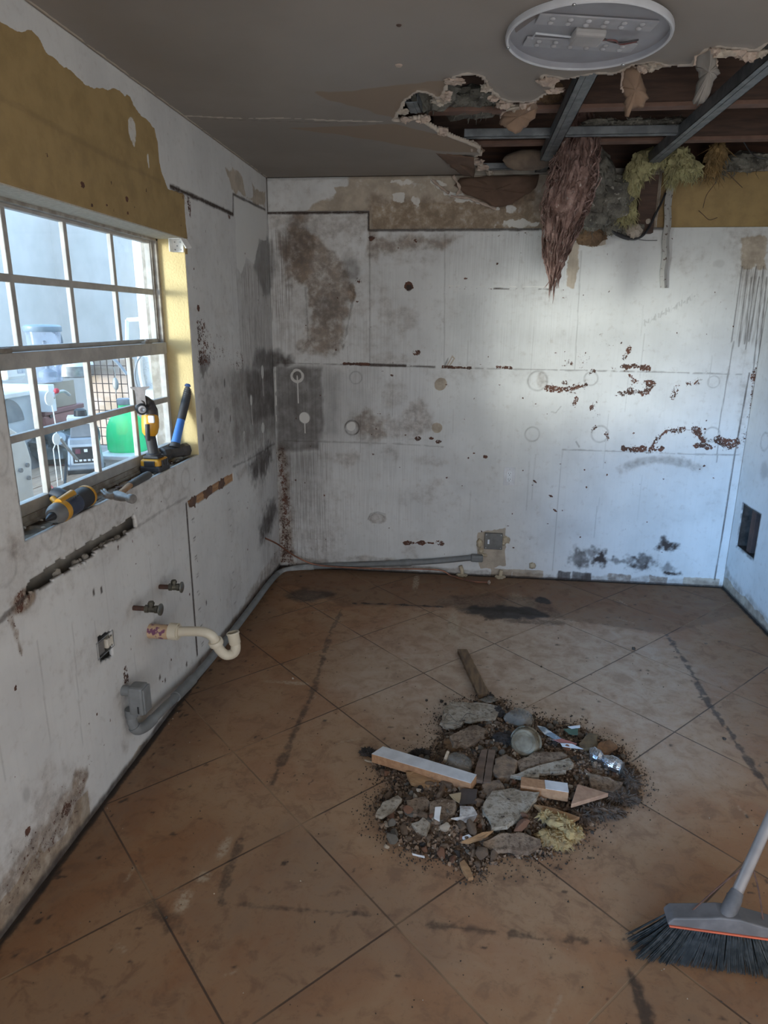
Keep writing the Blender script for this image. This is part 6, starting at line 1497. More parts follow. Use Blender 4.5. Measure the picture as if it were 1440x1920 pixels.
fuzzy('tan_insulation', [((2.491, -0.140, 2.492), (.045, .035, .06)), ((2.472, -0.140, 2.436), (.035, .03, .05))], M_inst, 'small tan insulation tuft near the right edge of the yellow band', 9, .5, 90, .06)
fuzzy('grey_insulation', [((2.676, -0.050, 2.474), (.14, .06, .045)), ((2.461, -0.050, 2.427), (.12, .05, .02))], M_insg, 'low grey fluff on the top of the back wall at the far right', 12, .4, 80, .04)
fuzzy('brown_insulation', [((1.890, -0.050, 2.111), (.085, .05, .060))], M_insb, 'round brown lump of insulation on the back wall below the grey one', 14, .22, 60, .015, .2)
fuzzy('insulation_rubble', [((2.037, -0.050, 2.166), (.08, .045, .035)), ((2.113, -0.050, 2.133), (.06, .04, .04)), ((1.980, -0.050, 2.145), (.05, .04, .035))], M_insg, 'grey and white crumbly lump around the cable end on the back wall', 15, .5, 40, .02, .2)
o = lump('plaster_lump', (2.111, -0.095, 2.127), (.04, .03, .035), M_chipm, .5, 3, 5, 20); tag(o, 'pale plaster lump stuck in the crumbly grey insulation', 'plaster lump')
m = MB(); p0, p1 = (2.131, -0.030, 2.415), (2.227, -0.030, 2.118); m.box((p0[0], -.06, p1[2]), (p1[0], -.002, p0[2])); o = m.build('timber_block', M_joist, bevel=.003); tag(o, 'upright brown timber block beside the yellow strip at the top of the back wall', 'timber')
lump('x', (2.192, -0.062, 2.178), (.014, .004, .014), M_chipm, .2, 2, 1, 12); o = bpy.context.scene.objects['x']; o.name = 'plaster_dab'; tag(o, 'pale round dab on the upright brown timber block', 'dab')
# grey box shapes in the void (boards and a duct seen in the dark)
lump('y', (1.498, -0.250, 2.459), (.13, .05, .05), mat('pale sheathing', (.20, .15, .11), (.12, .09, .07), .9), .12, 1.5, 3, 20); o = bpy.context.scene.objects['y']; o.name = 'sheathing_roll'; tag(o, 'tan roll of old sheathing in the void left of the hanging clump', 'sheathing')
fuzzy('dark_insulation', [((1.02, -1.05, 2.56), (.12, .10, .07)), ((1.20, -.92, 2.55), (.16, .10, .06)), ((1.32, -.90, 2.56), (.10, .08, .05))], M_insg, 'dark speckled blown insulation at the left end of the ceiling hole', 21, .3, 120, .02, .2)
fuzzy('dark_insulation', [((1.50, -.95, 2.56), (.09, .06, .05))], M_insb, 'small brown insulation wad left of the first long channel', 22, .3, 50, .02, .2)
fuzzy('dark_insulation', [((1.75 + i * .28, -1.44, 2.66), (.17, .08, .06)) for i in range(4)], M_insg, 'dark fluffy insulation along the top of the joist behind the lamp', 23, .4, 60, .03, .3)
fuzzy('dark_insulation', [((1.80 + i * .16, -.66, 2.515), (.10, .05, .022)) for i in range(3)], M_insg, 'thin grey fluff lying on the middle cross channel', 24, .4, 60, .02, .3)

# ---------------------------------------------------------------- torn board flaps
M_flap = mat('torn brown board face', (0.28, 0.185, 0.125), (0.22, 0.145, 0.10), .9, scale=7, bump=.15)
M_flapg = mat('torn grey board face', (0.30, 0.275, 0.25), (0.24, 0.22, 0.20), .9, scale=7, bump=.15)
M_gyp = mat('broken gypsum edge', (0.50, 0.40, 0.33), (0.38, 0.30, 0.25), .95, scale=30, bump=.8)
M_dflap = mat('dark brown torn board', (0.14, 0.085, 0.058), (0.105, 0.065, 0.045), .9, scale=7, bump=.15)
def flap(name, pts, mt, label, curl=.02, seed=0, th=.004, edge=True):
    """torn sheet: outline of 3-D points, filled from its middle with a slight curl"""
    R_ = random.Random(seed); P_ = [Vector(p) for p in pts]
    out = []
    for i in range(len(P_)):
        a, b_ = P_[i], P_[(i + 1) % len(P_)]
        for k in range(4):
            j = Vector((R_.uniform(-1, 1), R_.uniform(-1, 1), R_.uniform(-1, 1))) * .004
            out.append(a.lerp(b_, k / 4) + j)
    c = sum(out, Vector()) / len(out)
    nrm = Vector((0, -1, 0))
    vs = []; n = len(out); rings = 5
    for r in range(rings + 1):
        f = 1 - r / rings
        for p in out:
            w = c.lerp(p, f); w = w + nrm * curl * (1 - f * f) + Vector((0, .004 * math.sin(w.x * 90 + w.z * 60), 0)); vs.append(w)
    fs = []
    for r in range(rings):
        for i in range(n):
            a = r * n + i; b_ = r * n + (i + 1) % n; fs.append((a, b_, b_ + n, a + n))
    th_ = thing(name, label, 'torn board', tuple(P_[0]))
    m = MB(); m.add(vs, fs); o = m.build('sheet', mt, th_, smooth=True)
    s = o.modifiers.new('thickness', 'SOLIDIFY'); s.thickness = th; s.offset = 0
    if edge:
        k = max(3, n // 3); m = MB(); e = out[n - k // 2:] + out[:k]
        m.tube(e[:max(4, k)], [R_.uniform(.003, .008) for _ in e[:max(4, k)]], 6); m.build('gypsum_edge', M_gyp, th_, smooth=True)
    return th_
flap('ceiling_flap', [(1.338, -1.217, 2.440), (1.421, -1.317, 2.438), (1.451, -1.220, 2.446), (1.437, -1.220, 2.405), (1.404, -1.220, 2.376), (1.368, -1.220, 2.350), (1.331, -1.220, 2.373), (1.302, -1.200, 2.394), (1.308, -1.200, 2.426)], M_flap, 'brown rounded board flap hanging left of the first long channel', .02, 1)
flap('ceiling_flap', [(1.684, -1.625, 2.440), (1.733, -1.645, 2.440), (1.752, -1.600, 2.430), (1.764, -1.600, 2.391), (1.781, -1.600, 2.363), (1.765, -1.600, 2.335), (1.727, -1.600, 2.328), (1.717, -1.600, 2.302), (1.706, -1.600, 2.328), (1.703, -1.600, 2.368), (1.688, -1.600, 2.401)], M_flap, 'brown board flap with a pointed tip hanging just right of the lamp', .03, 2)
flap('ceiling_flap', [(1.907, -1.786, 2.440), (1.946, -1.720, 2.439), (1.952, -1.720, 2.406), (1.960, -1.720, 2.392), (1.946, -1.720, 2.366), (1.938, -1.720, 2.331), (1.915, -1.720, 2.305), (1.897, -1.720, 2.305), (1.894, -1.720, 2.352), (1.907, -1.720, 2.377), (1.900, -1.720, 2.397), (1.886, -1.720, 2.416), (1.887, -1.732, 2.440)], M_flapg, 'long grey board flap curling down near the right edge of the photo', .04, 3)
flap('ceiling_flap', [(1.011, -0.569, 2.440), (1.108, -0.507, 2.435), (1.209, -0.478, 2.425), (1.216, -0.220, 2.422), (1.218, -0.200, 2.389), (1.157, -0.200, 2.401), (1.094, -0.319, 2.420), (1.053, -0.444, 2.430)], M_dflap, 'dark brown triangular flap folded down at the left lower edge of the ceiling hole', .01, 4, edge=False)
flap('ceiling_flap', [(1.185, -0.726, 2.445), (1.231, -0.642, 2.450), (1.264, -0.450, 2.469), (1.249, -0.450, 2.452), (1.204, -0.420, 2.445), (1.197, -0.586, 2.440)], M_flap, 'small crumpled brown flap above the dark triangular one', .015, 5)
flap('ceiling_flap', [(1.138, -0.012, 2.420), (1.342, -0.012, 2.429), (1.586, -0.012, 2.431), (1.570, -0.016, 2.364), (1.512, -0.020, 2.326), (1.441, -0.020, 2.276), (1.351, -0.020, 2.260), (1.258, -0.020, 2.306), (1.165, -0.016, 2.341), (1.109, -0.012, 2.382)], M_dflap, 'dark brown torn board piece on the upper back wall with a white ragged lower edge', .008, 6, edge=False)
# ragged gypsum chunks round the hole
rg = [(1.069, -1.359, 2.440), (1.096, -1.419, 2.440), (1.126, -1.571, 2.440), (1.239, -1.489, 2.440), (1.268, -1.374, 2.440), (1.312, -1.300, 2.440), (1.356, -1.250, 2.440), (1.395, -1.280, 2.440), (0.918, -1.128, 2.440), (0.915, -1.231, 2.440), (0.995, -1.122, 2.440), (1.067, -0.938, 2.440), (1.770, -1.666, 2.440), (1.741, -1.649, 2.440), (1.923, -1.776, 2.440), (1.958, -1.765, 2.440), (2.000, -1.757, 2.440), (2.041, -1.732, 2.440), (2.071, -1.738, 2.440), (1.230, -0.335, 2.440), (1.261, -0.207, 2.440), (1.304, -0.070, 2.440), (1.485, -1.439, 2.440), (1.449, -1.554, 2.440)]
for i, p in enumerate(rg):
    R_ = random.Random(i)
    o = lump('gypsum_lump', (p[0], p[1], 2.436), (R_.uniform(.016, .038), R_.uniform(.014, .028), R_.uniform(.008, .018)), M_gyp if i % 3 else M_chipm, .7, 2.6, i, 16)
    tag(o, 'crumbly pinkish gypsum lump along the torn rim of the ceiling hole', 'gypsum lump', 'gypsum lumps along the ceiling hole')
for i, pts in enumerate([[(0.980, -0.020, 2.415), (1.036, -0.020, 2.370), (1.080, -0.030, 2.340)], [(1.090, -0.030, 2.323), (1.197, -0.030, 2.311), (1.274, -0.030, 2.282), (1.351, -0.020, 2.254)], [(1.101, -0.030, 2.429), (1.140, -0.030, 2.367), (1.123, -0.020, 2.330)]]):
    m = MB(); m.tube(spline(pts, 4), [.004 + .006 * abs(math.sin(k * 2.1 + i)) for k in range(len(spline(pts, 4)))], 7); o = m.build('torn_paper_strip', M_gyp, smooth=True)
    tag(o, 'pale torn paper strip on the upper back wall beside the dark brown torn board', 'torn paper', 'torn paper strips on the upper back wall')

# cable
cb_ = [(2.272, -0.050, 2.323), (2.253, -0.060, 2.273), (2.225, -0.080, 2.216), (2.196, -0.090, 2.146), (2.162, -0.100, 2.099), (2.115, -0.100, 2.080), (2.056, -0.100, 2.094), (2.006, -0.080, 2.121), (1.963, -0.060, 2.152)]
ck = thing('electric_cable', 'black cable looping from the corner bead to the crumbly insulation on the back wall', 'cable', cb_[0])
m = MB(); m.tube(spline(cb_, 6), .006, 8); m.build('sheath', M_black, ck, smooth=True)
m = MB(); m.tube(spline([(2.092, -0.100, 2.085), (2.056, -0.100, 2.094), (2.019, -0.090, 2.112)], 4), .011, 8); m.build('taped_splice', M_rub, ck, smooth=True)
m = MB(); m.tube(spline([(2.146, -0.090, 2.080), (2.190, -0.080, 2.076), (2.250, -0.070, 2.077)], 4), .002, 6); m.build('loose_wire', M_black, ck)
for i, pts in enumerate([[(2.490, -0.080, 2.453), (2.529, -0.070, 2.388), (2.488, -0.060, 2.311), (2.486, -0.030, 2.248)], [(2.465, -0.030, 2.235), (2.484, -0.050, 2.213), (2.522, -0.050, 2.185), (2.566, -0.040, 2.197)], [(2.562, -0.080, 2.425), (2.612, -0.070, 2.387), (2.669, -0.060, 2.344)]]):
    m = MB(); m.tube(spline(pts, 6), .0018, 5); o = m.build('loose_thread', M_joist, smooth=True); tag(o, ['thin dark thread hanging from the tan tuft over the yellow band', 'thin curled wire at the lower edge of the yellow band', 'thin dark strand at the far right of the yellow band'][i], 'thread')
# frayed patch on the wall below the yellow band
# ---------------------------------------------------------------- round ceiling lamp without its cover
LC = V((1.512, -1.959, 2.420)); 
tl = Euler((math.radians(-1), math.radians(2.0), 0)).to_matrix().to_4x4()
ML = Matrix.Translation(LC) @ tl
la = thing('ceiling_lamp', 'round white ceiling lamp with clear dish showing its driver box and LED boards', 'ceiling light', mat=ML)
RL = .234
M_pan = mat('lamp pan enamel', (0.40, 0.40, 0.41), (0.35, 0.35, 0.36), .45, scale=4)
m = MB(); m.lathe([(0, .019), (RL - .02, .019), (RL - .008, .015), (RL - .010, .011), (RL - .03, .013), (0, .013)], 64); pan = m.build('pan', M_pan, la, smooth=True, world=False)
m = MB(); m.lathe([(RL - .010, .015), (RL - .002, .011), (RL, .002), (RL - .001, -.005), (RL - .005, -.008), (RL - .010, -.006), (RL - .012, .001), (RL - .012, .014)], 64); m.build('rim', mat('white lamp rim', (.56, .57, .60), (.48, .49, .52), .35, scale=6), la, smooth=True, world=False)
m = MB(); m.lathe([(RL - .011, -.004), (RL - .04, -.010), (RL * .5, -.018), (0, -.020)], 48, close=False); m.build('clear_dish', glass_pane('scuffed clear dish', (.90, .90, .92), .10, (.5, .5, .54)), la, smooth=True, world=False)
rz = Matrix.Rotation(math.radians(8), 4, 'Z')
for y in (-.075, .075):
    m = MB(); m.box((-.165, y - .030, .006), (.165, y + .030, .011), rz); bd = m.build('led_board', mat('led board', (.50, .50, .50), (.40, .40, .41), .4, scale=12), la, bevel=.001, world=False)
    for k in range(6):
        for s_ in (-.013, .013):
            m = MB(); m.ball((-.125 + k * .05, y + s_, .005), (.009, .009, .005), 10, 6, rz); m.build('led_lens', mat('led lens', (.60, .60, .60), None, .2) if k == 0 and s_ < 0 else bpy.data.materials['led lens'], bd, smooth=True, world=False)
m = MB(); m.box((-.045, -.040, -.012), (.045, .040, .013), rz); m.build('driver_box', mat('driver case', (.55, .53, .49), (.48, .46, .43), .5), la, bevel=.008, world=False)
M_mw = mat('maroon wire', (.20, .05, .04), None, .4)
for k, yo in ((0, .0), (1, .012)):
    m = MB(); m.tube([rz @ V(p) for p in spline([(.045, yo, .0), (.08, .01 - yo, -.004), (.11, .02 + yo, .0), (.15, .0 + yo, .002)], 6)], .0025, 6); m.build('lead', M_mw if k else mat('black wire', (.04, .03, .03)), la, smooth=True, world=False)
m = MB(); m.tube([rz @ V(p) for p in [(-.045, .01, .002), (-.15, .0, .002), (-.15, .04, .004)]], .003, 6); m.build('lead', M_wh, la, world=False)
for an in (.9, 2.9, 4.4):
    m = MB(); m.ball((math.cos(an) * (RL - .006), math.sin(an) * (RL - .006), -.008), (.006, .006, .004), 10, 6); m.build('rim_clip', M_steel, la, world=False)
m = MB(); m.cyl((0, 0, .018), (0, 0, .035), .05, n=20); m.build('mount', M_steel, la, world=False)
c = (0.946, -1.729); m = MB(); m.lathe([(0, -.004), (.010, -.004), (.013, 0)], 14, Matrix.Translation((c[0], c[1], HT))); o = m.build('ceiling_screw_cap', M_gyp, smooth=True); tag(o, 'small pale round plug in the ceiling left of the torn hole', 'plug')
c = (0.974, -2.037); m = MB(); m.lathe([(0, -.003), (.006, -.003), (.008, 0)], 12, Matrix.Translation((c[0], c[1], HT))); o = m.build('ceiling_nail_head', M_joist, smooth=True); tag(o, 'tiny dark nail head in the ceiling above the pale plug', 'nail')

# ---------------------------------------------------------------- heap of rubble swept together on the floor
M_dirt = NT('loose dirt', .95, spec=.1)
_n1, _n2, _n3 = M_dirt.noise(16, 6, .7), M_dirt.noise(120, 4), M_dirt.noise(55, 3)
_c = M_dirt.mix(M_dirt.step(_n1, .35, .65), (0.085, 0.055, 0.038), (0.19, 0.125, 0.08))
_c = M_dirt.mix(M_dirt.step(_n2, .55, .68), _c, (0.035, .026, .022)); _c = M_dirt.mix(M_dirt.step(_n3, .64, .70), _c, (0.30, .22, .15))
M_dirt.color(_c); M_dirt.bump(_n2, 1.0, .008)
OUT = [(0.915, -2.078), (0.919, -2.029), (0.983, -2.044), (1.070, -1.977), (1.140, -1.917), (1.180, -1.821), (1.149, -1.728), (1.210, -1.617), (1.399, -1.550), (1.466, -1.606), (1.573, -1.675), (1.742, -1.724), (1.811, -1.815), (1.870, -1.878), (1.899, -1.988), (1.893, -2.073), (1.811, -2.146), (1.716, -2.212), (1.659, -2.284), (1.620, -2.362), (1.509, -2.433), (1.407, -2.457), (1.339, -2.494), (1.288, -2.546), (1.252, -2.543), (1.206, -2.510), (1.121, -2.481), (1.022, -2.435), (0.974, -2.368), (0.952, -2.293), (0.981, -2.220), (0.994, -2.161)]
H = Sheet(np.arange(.75, 2.05, .006), np.arange(-2.75, -1.25, .006))
w_, sd = H.poly('m', OUT, 1, .001, .030, 9)
SD = np.full(H.A.shape, -1.0); SD[w_] = sd
HH = .034 * sstep(0.0, .20, SD) * (.45 + .9 * fbm(H.A, H.B, 9, 4, 2)) + .012 * (fbm(H.A, H.B, 45, 4, 4) - .35) * sstep(0, .05, SD) + .001
kp = (SD[:-1, :-1] > 0.0) & (fbm(H.A, H.B, 60, 3, 8)[:-1, :-1] + SD[:-1, :-1] * 12 > .5)
ho = H.build('dirt_heap', M_dirt.m, lambda a, b, d: (a, b, d), ['m'], keep=kp, disp=HH)
tag(ho, 'heap of loose brown dirt and grit under the rubble in the middle of the floor', 'dirt', kind='stuff')
def hgt(x, y):
    i = int((x - .75) / .006); j = int((y + 2.75) / .006)
    if 0 <= i < HH.shape[0] and 0 <= j < HH.shape[1] and SD[i, j] > 0: return float(max(HH[i, j], 0))
    return 0.0
def sdist(x, y):
    i = int((x - .75) / .006); j = int((y + 2.75) / .006)
    return float(SD[i, j]) if 0 <= i < HH.shape[0] and 0 <= j < HH.shape[1] else -1
# fine grit
R_ = random.Random(5)
def grit(name, n, mt, label, gen, s0, s1):
    m = MB()
    for k in range(n):
        x, y = gen()
        z = hgt(x, y); s = R_.uniform(s0, s1) * (1.6 if R_.random() < .06 else 1)
        q_ = Euler((R_.uniform(0, 6), R_.uniform(0, 6), R_.uniform(0, 6))).to_matrix()
        vs = [q_ @ Vector(p) * s + Vector((x, y, z + s * .5)) for p in ((1, 0, -.4), (-.6, .8, -.5), (-.5, -.9, -.3), (.1, 0, .9), (.7, .6, .4))]
        m.add(vs, [(0, 2, 1), (0, 4, 3), (0, 1, 4), (1, 2, 3), (1, 3, 4), (2, 0, 3)])
    o = m.build(name, mt); return tag(o, label, 'grit', kind='stuff')
def g_in():
    while True:
        x, y = R_.uniform(.8, 2.0), R_.uniform(-2.7, -1.3)
        if sdist(x, y) > -.012: return x, y
def g_edge():
    while True:
        x, y = R_.uniform(.76, 2.04), R_.uniform(-2.74, -1.26)
        s = sdist(x, y)
        if -.09 < s < .02 and R_.random() < math.exp(s * 28): return x, y
def g_far():
    a = R_.uniform(0, 2 * PI); r = R_.uniform(.4, 1.5) ** 1.3
    return min(max(1.42 + r * math.cos(a), .03), 2.88), min(max(-2.1 + r * math.sin(a), -3.3), -.04)
M_gd = mat('dark grit', (.06, .045, .035), (.03, .024, .02), .9); M_gm = mat('brown grit', (.24, .16, .105), (.14, .09, .06), .9, scale=60); M_gl = mat('pale grit', (.42, .35, .27), (.30, .24, .18), .9, scale=60)
grit('dark_grit', 2600, M_gd, 'dark grains scattered over the rubble heap', g_in, .002, .0055)
grit('brown_grit', 3000, M_gm, 'brown grains scattered over the rubble heap', g_in, .002, .007)
grit('coarse_grit', 1500, mat('coarse brown grit', (.28, .19, .125), (.13, .085, .058), .95, scale=50), 'coarse brown crumbs filling the rubble heap', g_in, .004, .010)
grit('pale_grit', 700, M_gl, 'pale grains scattered over the rubble heap', g_in, .002, .005)
grit('edge_grit', 2600, M_gd, 'dark grains fanned out round the foot of the rubble heap', g_edge, .0014, .0035)
grit('floor_grit', 420, M_gd, 'specks of dark grit strewn over the tiles', g_far, .0012, .003)
grit('pale_floor_grit', 90, M_gl, 'specks of pale plaster strewn over the tiles', g_far, .0012, .003)

# stones: a few shapes of each kind, copied one by one
def rock_mesh(seed, sub=14):
    m = MB(); m.ball((0, 0, 0), 1.0, sub, sub // 2 + 1)
    rr = random.Random(seed); pl = [(Vector((rr.gauss(0, 1), rr.gauss(0, 1), rr.gauss(0, 1))).normalized(), rr.uniform(.45, .8)) for _ in range(9)]
    for i, p in enumerate(m.v):
        for n_, d_ in pl:
            k = p.dot(n_)
            if k > d_: p = p - n_ * (k - d_)
        m.v[i] = p * (1 + .10 * mnoise.noise(p * 4 + Vector((seed, 0, 0))))
    return m
def protos(name, mt, label, cat, group, seeds):
    out = []
    for s in seeds:
        m = rock_mesh(s); me = bpy.data.meshes.new(name); me.from_pydata([tuple(p) for p in m.v], [], m.f); me.validate(); me.materials.append(mt); me.set_sharp_from_angle(angle=math.radians(25)) if hasattr(me, 'set_sharp_from_angle') else None
        out.append(me)
    return (name, out, label, cat, group)
kinds = [protos('mortar_chunk', mat('brown mortar chunk', (.30, .205, .135), (.15, .10, .07), .95, scale=40, bump=.9), 'rough brown mortar chunk among the rubble heap', 'rubble', 'brown mortar chunks in the heap', (1, 2, 3)),
         protos('concrete_chunk', mat('grey plaster chunk', (.27, .24, .20), (.17, .15, .125), .95, scale=35, bump=.9), 'rough grey plaster chunk among the rubble heap', 'rubble', 'grey plaster chunks in the heap', (4, 5, 6)),
         protos('cream_chip', mat('cream chip', (.50, .42, .33), (.38, .31, .24), .9, scale=30, bump=.6), 'small cream plaster chip among the rubble heap', 'rubble', 'cream plaster chips in the heap', (7, 8)),
         protos('brick_chunk', mat('terracotta chunk', (.30, .145, .085), (.20, .10, .06), .95, scale=30, bump=.8), 'small reddish brown chunk among the rubble heap', 'rubble', 'reddish chunks in the heap', (9, 10)),
         protos('char_chunk', mat('blackened chunk', (.055, .045, .04), (.03, .026, .024), .9, scale=30, bump=.8), 'blackened chunk among the rubble heap', 'rubble', 'blackened chunks in the heap', (11, 12))]
def put_rock(kind, x, y, s, seed, zoff=0.0, flat=1.0, label=None, name=None, rot=None):
    name_, ms, label_, cat, group = kind
    o = bpy.data.objects.new(name or name_, ms[seed % len(ms)]); COL.objects.link(o)
    o.scale = (s * R_.uniform(.8, 1.4), s * R_.uniform(.7, 1.1), s * R_.uniform(.5, .85) * flat); o.rotation_euler = (R_.uniform(-.4, .4), R_.uniform(-.4, .4), rot if rot is not None else R_.uniform(0, 6.28))
    o.location = (x, y, hgt(x, y) + o.scale[2] * .42 + zoff)
    if not label:
        label_ += ', ' + ('front' if y < -2.12 else 'back') + (' left' if x < 1.25 else ' right' if x > 1.55 else ' middle') + ' part'
        group += (', front' if y < -2.12 else ', back') + (' left' if x < 1.25 else ' right' if x > 1.55 else ' middle')
    tag(o, label or label_, cat, None if label else group); return o
k = 0; tries = 0
placed = []
while k < 430 and tries < 9000:
    tries += 1
    x, y = g_in()
    if sdist(x, y) < .008: continue
    near = (x < 1.36 and y < -2.18)
    if not near and R_.random() < .45: continue
    s = R_.uniform(.008, .018) * (1.55 if near and R_.random() < .5 else 1)
    if near and R_.random() < .10: s *= 1.45
    if any((x - a) ** 2 + (y - b) ** 2 < ((s + c) * .62) ** 2 for a, b, c in placed): continue
    placed.append((x, y, s))
    r = R_.random(); kd = kinds[0] if r < .46 else kinds[1] if r < .68 else kinds[2] if r < .78 else kinds[3] if r < .87 else kinds[4]
    put_rock(kd, x, y, s if kd is not kinds[2] else s * .7, k); k += 1

# named larger pieces
def slab_mat(name, c1, c2, spots):
    t = NT(name, .92, spec=.15); n1 = t.noise(18, 8, .7); n2 = t.noise(75, 5, .65); n3 = t.noise(42, 3)
    c = t.mix(t.step(n1, .40, .60), c1, c2)
    c = t.mix(t.math('MULTIPLY', t.step(n2, .50, .66), .7), c, tuple(x * .45 for x in c2))
    c = t.mix(t.step(n3, .66, .70), c, spots)
    t.color(c); t.bump(t.math('ADD', n1, n2), .8, .006); return t.m
M_slab = slab_mat('grey plaster board piece', (.37, .325, .265), (.25, .205, .155), (.05, .04, .035))
M_slabd = slab_mat('dirty plaster board piece', (.27, .20, .145), (.15, .105, .075), (.36, .30, .23))
M_ply = mat('split tan chipboard', (.36, .21, .10), (.26, .145, .07), .85, scale=22, bump=.5, stretch=(1, 3, 1))
M_mdf = mat('orange brown chipboard', (.42, .235, .125), (.33, .175, .09), .85, scale=60, bump=.3)
M_lam = mat('scuffed white laminate', (.66, .66, .67), (.55, .55, .56), .5, scale=18)
M_wd = mat('grey brown old plank', (.17, .115, .085), (.11, .075, .055), .85, scale=6, stretch=(2, 8, 8), bump=.4)
def slab(name, pts, th, mt, label, cat='rubble', jag=.005, seed=0, bev=.0015):
    rr = random.Random(seed); P_ = [Vector(p) for p in pts]; top = []
    for i in range(len(P_)):
        a, b_ = P_[i], P_[(i + 1) % len(P_)]; n = max(1, int((b_ - a).length / .018)) if jag else 1
        for k in range(n):
            p = a.lerp(b_, k / n)
            if jag: p += Vector((rr.uniform(-1, 1), rr.uniform(-1, 1), rr.uniform(-.2, .2))) * jag
            top.append(p)
    n = len(top); m = MB(); dn = Vector((0, 0, -th))
    bot = [p + dn + (Vector((rr.uniform(-1, 1), rr.uniform(-1, 1), 0)) * jag if jag else Vector()) for p in top]
    nr = (top[1] - top[0]).cross(top[-1] - top[0]).z; idx = list(range(n))
    f1 = tuple(idx) if sum(top[i].x * top[(i + 1) % n].y - top[(i + 1) % n].x * top[i].y for i in range(n)) > 0 else tuple(idx[::-1])
    m.add(top + bot, [f1, tuple(i + n for i in f1[::-1])] + [(f1[i], f1[i - 1], f1[i - 1] + n, f1[i] + n) for i in range(n)])
    o = m.build(name, mt, bevel=bev); 
    if label: tag(o, label, cat)
    return o
def faced(name, top, th, mtop, msid, label, cat, split=None):
    t_ = thing(name, label, cat, top[0]); m = MB(); P_ = [Vector(p) for p in top]; n = len(P_)
    f = tuple(range(n)); m.add(P_ + [p + Vector((0, 0, -th)) for p in P_], [f, tuple(i + n for i in f[::-1])] + [(f[i], f[i - 1], f[i - 1] + n, f[i] + n) for i in range(n)]); m.build('core', msid, t_, bevel=.001)
    q_ = [Vector(p) for p in (split or top)]; m = MB(); m.add([p + Vector((0, 0, .0018)) for p in q_] + [p + Vector((0, 0, .0002)) for p in q_], [f, tuple(i + n for i in f[::-1])] + [(f[i], f[i - 1], f[i - 1] + n, f[i] + n) for i in range(n)]); m.build('laminate_face', mtop, t_)
    return t_
faced('laminate_strip', [(0.908, -2.075, 0.058), (1.277, -2.224, 0.078), (1.298, -2.175, 0.078), (0.945, -2.024, 0.058)], .036, M_lam, M_mdf, 'long board offcut with a white laminate top across the left of the rubble heap', 'board')
faced('laminate_block', [(1.450, -2.201, 0.070), (1.612, -2.220, 0.070), (1.615, -2.172, 0.070), (1.456, -2.154, 0.070)], .038, M_lam, M_mdf, 'short chipboard block half covered in white laminate near the centre of the heap', 'board', split=[(1.535, -2.210, 0.070), (1.612, -2.220, 0.070), (1.615, -2.172, 0.070), (1.537, -2.164, 0.070)])
slab('chipboard_triangle', [(1.614, -2.266, 0.060), (1.752, -2.193, 0.060), (1.653, -2.157, 0.060)], .016, mat('pinkish chipboard', (.42, .26, .17), (.34, .20, .13), .9, scale=50, bump=.3), 'triangular chipboard offcut right of the white-topped block', 'board', jag=0)
slab('chipboard_piece', [(1.041, -2.145, 0.045), (1.064, -2.192, 0.040), (1.123, -2.216, 0.035), (1.195, -2.238, 0.035), (1.239, -2.189, 0.045), (1.118, -2.126, 0.045)], .014, M_ply, 'tan split chipboard piece tucked under the long white-topped offcut', 'board', jag=.003, seed=2)
slab('plaster_slab', [(1.200, -1.669, 0.055), (1.170, -1.731, 0.050), (1.163, -1.808, 0.040), (1.212, -1.836, 0.040), (1.259, -1.792, 0.045), (1.377, -1.769, 0.055), (1.416, -1.692, 0.060), (1.323, -1.662, 0.060)], .014, M_slab, 'large pale grey plaster slab at the back left of the heap, below the wooden stick', seed=3)
slab('plaster_slab', [(1.202, -1.904, 0.050), (1.287, -1.827, 0.055), (1.344, -1.853, 0.060), (1.327, -1.903, 0.060), (1.271, -1.965, 0.050), (1.209, -1.945, 0.045)], .020, M_slabd, 'mottled grey slab with a broken brown edge in front of the large pale one', seed=4, jag=.007)
slab('foam_rubble', [(1.175, -1.906, 0.030), (1.255, -1.882, 0.030), (1.264, -1.965, 0.030), (1.183, -1.961, 0.025)], .022, mat('rusty crumbled foam', (.22, .125, .06), (.12, .07, .04), .95, scale=40, bump=1.0), 'rusty brown crumbled piece under the mottled grey slab', seed=5, jag=.009)
slab('plaster_slab', [(1.311, -2.313, 0.055), (1.349, -2.235, 0.065), (1.410, -2.220, 0.068), (1.516, -2.225, 0.065), (1.487, -2.274, 0.062), (1.444, -2.333, 0.055), (1.392, -2.382, 0.050), (1.347, -2.398, 0.050)], .014, M_slab, 'largest flat grey plaster slab in the front centre of the heap', seed=6, jag=.004)
slab('plaster_slab', [(1.447, -2.053, 0.058), (1.523, -1.991, 0.062), (1.633, -1.971, 0.062), (1.641, -1.996, 0.062), (1.547, -2.068, 0.055), (1.458, -2.100, 0.050)], .018, M_slabd, 'brownish slab in front of the round plastic tub', seed=7, jag=.005)
slab('plaster_slab', [(1.422, -2.139, 0.062), (1.505, -2.088, 0.066), (1.642, -2.015, 0.066), (1.654, -2.042, 0.064), (1.621, -2.087, 0.060), (1.527, -2.108, 0.060), (1.520, -2.136, 0.058)], .016, M_slab, 'pointed grey slab just behind the white-topped block', seed=8, jag=.003)
slab('plaster_slab', [(1.315, -2.440, 0.032), (1.366, -2.403, 0.040), (1.451, -2.400, 0.042), (1.495, -2.415, 0.040), (1.500, -2.433, 0.036), (1.455, -2.457, 0.028), (1.355, -2.462, 0.026)], .016, M_slabd, 'long dirty slab at the front foot of the heap beside the yellow wool', seed=9, jag=.005)
